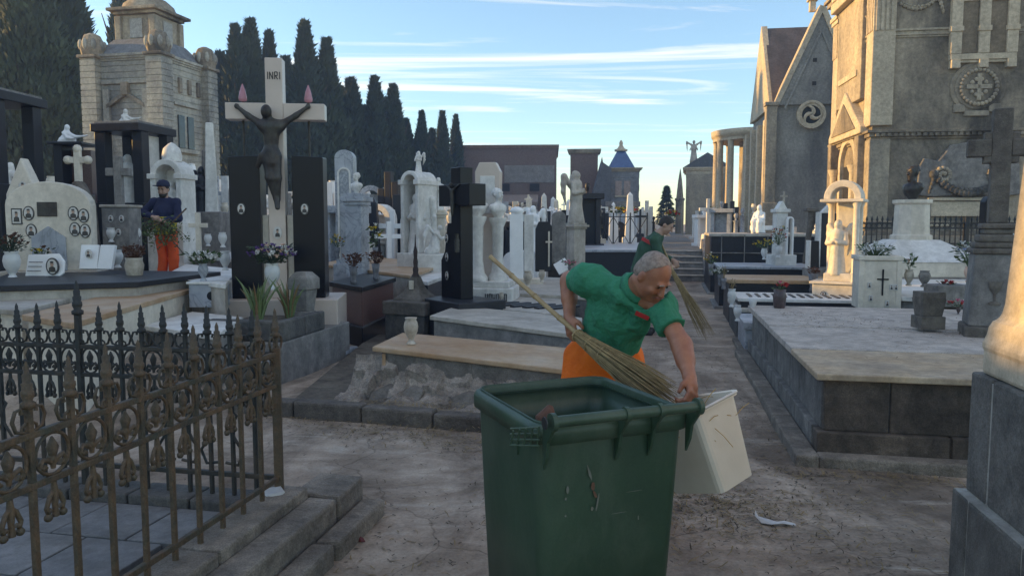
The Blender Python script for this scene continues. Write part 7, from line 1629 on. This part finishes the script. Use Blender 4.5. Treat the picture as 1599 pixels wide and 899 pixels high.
def basket():
    hd = D(1080, 606, 3.2); t = thing('plastic_basket', 'translucent white plastic basket hanging from the bending man\'s hand', 'basket', hd)
    m = mat('milky_plastic', (.78, .7, .58), (.7, .62, .5), 4, .4, .04); bs = m.node_tree.nodes['Principled BSDF']; bs.inputs['Transmission Weight'].default_value = .0; bs.inputs['Subsurface Weight'].default_value = 0
    # rim corners and floor corners from the photograph, distances from the hand that holds it
    rim = [D(1028, 602, 3.42), D(1080, 606, 3.2), D(1127, 628, 3.06), D(1117, 690, 2.86), D(1062, 672, 2.9), D(1024, 640, 3.2)]
    rim = [D(1030, 600, 3.45), D(1084, 607, 3.24), D(1128, 632, 3.1), D(1120, 662, 2.93), D(1075, 660, 2.92), D(1030, 632, 3.2)]
    n0 = (rim[2]-rim[0]).cross(rim[4]-rim[0]).normalized(); n0 = n0 if n0.z < 0 else -n0
    dv = (D(1128, 778, 3.08)-(sum(rim, Vector())/6)); cen = sum(rim, Vector())/6; cf = D(1108, 762, 3.1)
    def smooth(ring, m_=6):
        out = []; k = len(ring)
        for i in range(k):
            p0, p1, p2, p3 = ring[i-1], ring[i], ring[(i+1) % k], ring[(i+2) % k]
            for j in range(m_):
                u = j/m_; out.append(.5*((2*p1)+(p2-p0)*u+(2*p0-5*p1+4*p2-p3)*u*u+(3*p1-p0-3*p2+p3)*u**3))
        return out
    # a rounded rectangular tub: long side along the rim, tapering to the floor
    e1 = V3(.28, -.12, -.07).normalized(); ax = (cf-cen).normalized(); e1 = (e1-ax*e1.dot(ax)).normalized(); e2 = ax.cross(e1)
    top_c = D(1070, 632, 3.14); ax = (D(1112, 752, 3.1)-top_c); Ld = ax.length*1.02; ax.normalize(); e1 = V3(.62, -.75, -.2); e1 = (e1-ax*e1.dot(ax)).normalized(); e2 = ax.cross(e1)
    def rr(w, d, h, r=.028, seg=3):
        pts = []
        for sx, sy, a0 in ((1, -1, -math.pi/2), (1, 1, 0), (-1, 1, math.pi/2), (-1, -1, math.pi)):
            for k in range(seg+1):
                a = a0+k*math.pi/2/seg; pts.append(top_c-hd+e1*(sx*(w/2-r)+r*math.cos(a))+e2*(sy*(d/2-r)+r*math.sin(a))+ax*h)
        return pts
    rings = [rr(.285, .21, Ld), rr(.312, .235, Ld*.5), rr(.34, .26, 0), rr(.36, .28, -.004), rr(.36, .28, .014), rr(.335, .255, .012), rr(.304, .227, Ld*.5), rr(.277, .202, Ld-.006)]
    n = len(rings[0]); vs = [p for r_ in rings for p in r_]
    fs = [(i*n+k, i*n+(k+1) % n, (i+1)*n+(k+1) % n, (i+1)*n+k) for i in range(len(rings)-1) for k in range(n)]+[tuple(range(n-1, -1, -1)), tuple(range(7*n, 8*n))]
    MB().add(vs, fs, False).build('tub', m, t)
    MB().tube(rr(.362, .282, .002)+[rr(.362, .282, .002)[0]], .006, 6, caps=False).build('rim', mat('plastic_rim', (.65, .62, .57), None, 5, .4, .02), t)
    r = random.Random(6); b = MB()
    for i in range(60):
        p = top_c-hd+e1*r.uniform(-.12, .17)+e2*r.uniform(-.1, .1)+ax*r.uniform(0, .1); d_ = Vector((r.uniform(-1, 1), r.uniform(-1, 1), r.uniform(-.5, .6))).normalized()*r.uniform(.02, .06); b.tube([p, p+d_+V3(0, 0, .006), p+d_*2], .0016, 4, caps=False)
    b.build('straw_inside', mat('bright_straw', (.55, .33, .1), (.42, .25, .07), 9, .8, 0), t)
basket()

def standing_worker(name, label, px, d, z0, shirt, legs, hair, cap_m=None, pose='sweep', sc=1.0, rz=0.0, skin=SKIN2):
    p = D(px, 350, d); t = thing(name, label, 'person', (p.x, d, z0), rz); s = SDF((-.5, -.6, -.01), (.55, .4, 1.85), .012)
    if pose == 'sweep':   # leaning forward along +x, looking down
        pel = V3(0, 0, .95); chest = V3(.12, 0, 1.24); neck = V3(.24, -.01, 1.45); shA = V3(.2, -.19, 1.38); shB = V3(.2, .19, 1.38); elA = V3(.27, -.22, 1.1); elB = V3(.3, .2, 1.12); wrA = V3(.42, -.1, .98); wrB = V3(.45, .06, 1.08); hc = V3(.345, -.015, 1.585); B = frame_basis((.8, -.15, -.55), (.5, 0, .85))
    else:
        pel = V3(0, 0, .95); chest = V3(0, -.02, 1.26); neck = V3(0, -.01, 1.48); shA = V3(-.19, 0, 1.42); shB = V3(.19, 0, 1.42); elA = V3(-.33, -.08, 1.25); elB = V3(.27, -.08, 1.16); wrA = V3(-.06, -.25, 1.18); wrB = V3(.1, -.3, 1.13); hc = V3(.0, -.03, 1.63); B = frame_basis((.1, -1, -.25), (0, -.1, 1))
    hA, hB = pel+V3(0, -.09, -.03), pel+V3(0, .09, -.03)
    if pose != 'sweep': hA, hB = pel+V3(-.09, 0, -.03), pel+V3(.09, 0, -.03)
    kA, kB = V3(hA.x+.03, hA.y-.02, .5), V3(hB.x+.02, hB.y, .5); aA, aB = V3(hA.x-.02, hA.y-.02, .09), V3(hB.x, hB.y+.02, .09)
    s.cap(pel, chest, .13, .14, .05).cap(chest, neck, .14, .07, .05).cap(shA, shB, .06, .06, .05).cap(neck, hc-B[2]*.05, .058, .054, .03)
    s.chain([shA, elA, wrA], [.055, .044, .03], .02).chain([shB, elB, wrB], [.055, .044, .03], .02).chain([hA, kA, aA], [.08, .055, .042], .03).chain([hB, kB, aB], [.08, .055, .042], .03)
    fd = V3(B[1].x, B[1].y).normalized()
    for a in (aA, aB): s.cap(a-V3(0, 0, .04)-fd*.03, a-V3(0, 0, .05)+fd*.16, .04, .035, .02)
    L = head(s, hc, B); hand(s, wrA, (wrB-wrA)+V3(.05, 0, -.05), V3(0, 0, 1), V3(0, -1, .2), .9); hand(s, wrB, V3(.4, -.3, -.5), V3(0, 0, 1), V3(0, -1, .3), .9)
    link('body', s.mesh('body', skin), t); face_bits(t, L, B)
    q = SDF((-.5, -.5, .75), (.55, .4, 1.62), .012); q.cap(pel-V3(0, 0, .02), chest, .15, .165, .05).cap(chest, neck-(neck-chest)*.2, .16, .1, .06).cap(shA, shB, .075, .075, .05)
    q.chain([shA, elA, elA+(wrA-elA)*.8], [.072, .06, .045], .03).chain([shB, elB, elB+(wrB-elB)*.8], [.072, .06, .045], .03).ripple(.006, 22, 3).cut(neck+(hc-neck)*.35, hc-neck).cut(V3(0, 0, .86), (0, 0, -1)); sh = link('sweater', q.mesh('sweater', shirt), t)
    q = SDF((-.4, -.4, .02), (.4, .4, 1.05), .012); q.cap(pel+V3(0, 0, .04), pel-V3(0, 0, .06), .14, .15, .05).chain([hA, kA, aA+V3(0, 0, .03)], [.098, .076, .07], .025).chain([hB, kB, aB+V3(0, 0, .03)], [.098, .076, .07], .025).ripple(.006, 20, 4).cut(V3(0, 0, 1.0), (0, 0, 1)).cut(V3(0, 0, .08), (0, 0, -1)); link('trousers', q.mesh('trousers', legs), t)
    for a in (aA, aB): q = SDF(tuple(a-V3(.25, .25, .11)), tuple(a+V3(.25, .25, .08)), .012); q.cap(a-V3(0, 0, .035)-fd*.03, a-V3(0, 0, .05)+fd*.17, .058, .05, .02).cut(a-V3(0, 0, .088), (0, 0, -1)); link('shoe', q.mesh('shoe', SHOE), t)
    hair_cap(hc, B, 1.0, hair, tuple(hc-V3(.16, .16, .16)), tuple(hc+V3(.16, .16, .18)), .008, 'hair', front=.058, t=t)
    if cap_m:
        c = MB().lathe([(.1, .0), (.102, .03), (.095, .07), (.06, .105), (.01, .115)], 18); o = c.build('cap', cap_m, t); o.location = hc+B[2]*.045+B[1]*-.005
        o = MB().box((0, -.13, .012), (.15, .1, .012)).build('cap_peak', cap_m, t, .004); o.location = hc+B[2]*.045
    return t, p, (wrA, wrB), chest, neck, B, hc, sh
d2 = 11.0
t2, p2, w2, ch2, nk2, B2, hc2, sh2 = standing_worker('person', 'man in dark green sweater with red stripe sweeping before the steps', 1002, d2, 0.0, DGREEN, mat('grey_trousers', (.09, .09, .08), None, 8, .9, .1), HAIRD, pose='sweep', rz=R(-12))
o = MB().bz(-.12, .12, -.02, .02, -.024, .024).build('back_stripe', REDT, sh2, loc=ch2+V3(-.0, -.155, .1)); o.rotation_euler = (0, R(28), R(-8))
t2.scale = (1.0, 1.0, 1.0)
e = Matrix.Rotation(R(-12), 3, 'Z') @ w2[0]+Vector((p2.x, d2, 0))
twig_broom('twig_broom', 'cane broom sweeping dust in the hands of the man in dark green', e+(e-D(1100, 522, 10.2)).normalized()*.55+V3(0, 0, .12), e, D(1106, 524, 10.1), 140, .12, .014, 4)
t3, p3, w3, ch3, nk3, B3, hc3, sh3 = standing_worker('person', 'bearded man in navy sweater, cap and red-orange trousers holding pruned branches', 259, 12.4, .53, NAVY, HIVIS, HAIRD, flat('navy_cap', (.012, .016, .045), .8), 'hold', rz=R(-6))
q = SDF((-.3, -.3, .8), (.3, .3, 1.3), .012); q.cap(V3(0, -.02, .9), V3(0, -.02, 1.16), .172, .178, .05).ripple(.004, 22, 8).cut(V3(0, 0, 1.19), (0, 0, 1)).cut(V3(0, 0, .9), (0, 0, -1)); link('yellow_vest', q.mesh('yellow_vest', YELL), t3)
q = SDF((-.12, -.2, 1.45), (.12, .1, 1.7), .008); q.ell(hc3+B3[1]*.055-B3[2]*.085, (.058, .06, .05), None, .01).ell(hc3+B3[1]*.03-B3[2]*.06, (.07, .06, .03), None, .02); q.cut(hc3-B3[2]*.05, B3[2]); link('beard', q.mesh('beard', HAIRD), t3)
def branches():
    t = thing('pruned_branches', 'armful of pruned leafy green branches held by the bearded man', 'branches', (p3.x+.08, 12.4-.38, .53+1.1)); r = random.Random(3); st = MB(); lf = MB()
    for i in range(26):
        a = r.uniform(0, 6.28); d_ = Vector((math.cos(a)*1.0+.15, math.sin(a)*.5-.2, r.uniform(-1.0, .35))).normalized()*r.uniform(.25, .55); e_ = d_+V3(0, 0, -.1); st.tube([(0, 0, 0), d_*.6, e_], [.007, .005, .002], 5)
        for k in range(26):
            u = r.uniform(.25, 1); p = d_*u+V3(0, 0, -.1*u*u)+Vector((r.gauss(0, .04), r.gauss(0, .04), r.gauss(0, .04))); v = Vector((r.gauss(0, 1), r.gauss(0, 1), r.gauss(-.3, 1))).normalized()*r.uniform(.03, .07); w = v.cross(Vector((r.gauss(0, 1), r.gauss(0, 1), r.gauss(0, 1)))).normalized()*.014; lf.add([p, p+v*.5+w, p+v, p+v*.5-w], [(0, 1, 2, 3)])
    st.tube([(.1, 0, -.1), (.42, .02, .22)], .012, 6); st.tube([(.2, 0, -.3), (.36, 0, -.5)], .01, 6)
    st.build('twigs', mat('branch_wood', (.16, .1, .06), None, 9, .9, .1), t); lf.build('leaves', mat('branch_leaf', (.1, .15, .05), (.055, .09, .03), 9, .7, 0), t)
branches()
# ------------------------------------------------------------ blue evening haze between the graves and the trees
hb = MB().bz(-120, 120, -30, 150, -1.5, 26).build('haze', bpy.data.materials.new('haze_air')); hm = hb.data.materials[0]; hm.use_nodes = True; nt = hm.node_tree; nt.nodes.clear()
ou = nt.nodes.new('ShaderNodeOutputMaterial'); pv = nt.nodes.new('ShaderNodeVolumePrincipled'); pv.inputs['Color'].default_value = (.42, .64, 1, 1); pv.inputs['Density'].default_value = .0016; pv.inputs['Anisotropy'].default_value = .2
nt.links.new(pv.outputs[0], ou.inputs['Volume']); struct(hb, 'stuff')
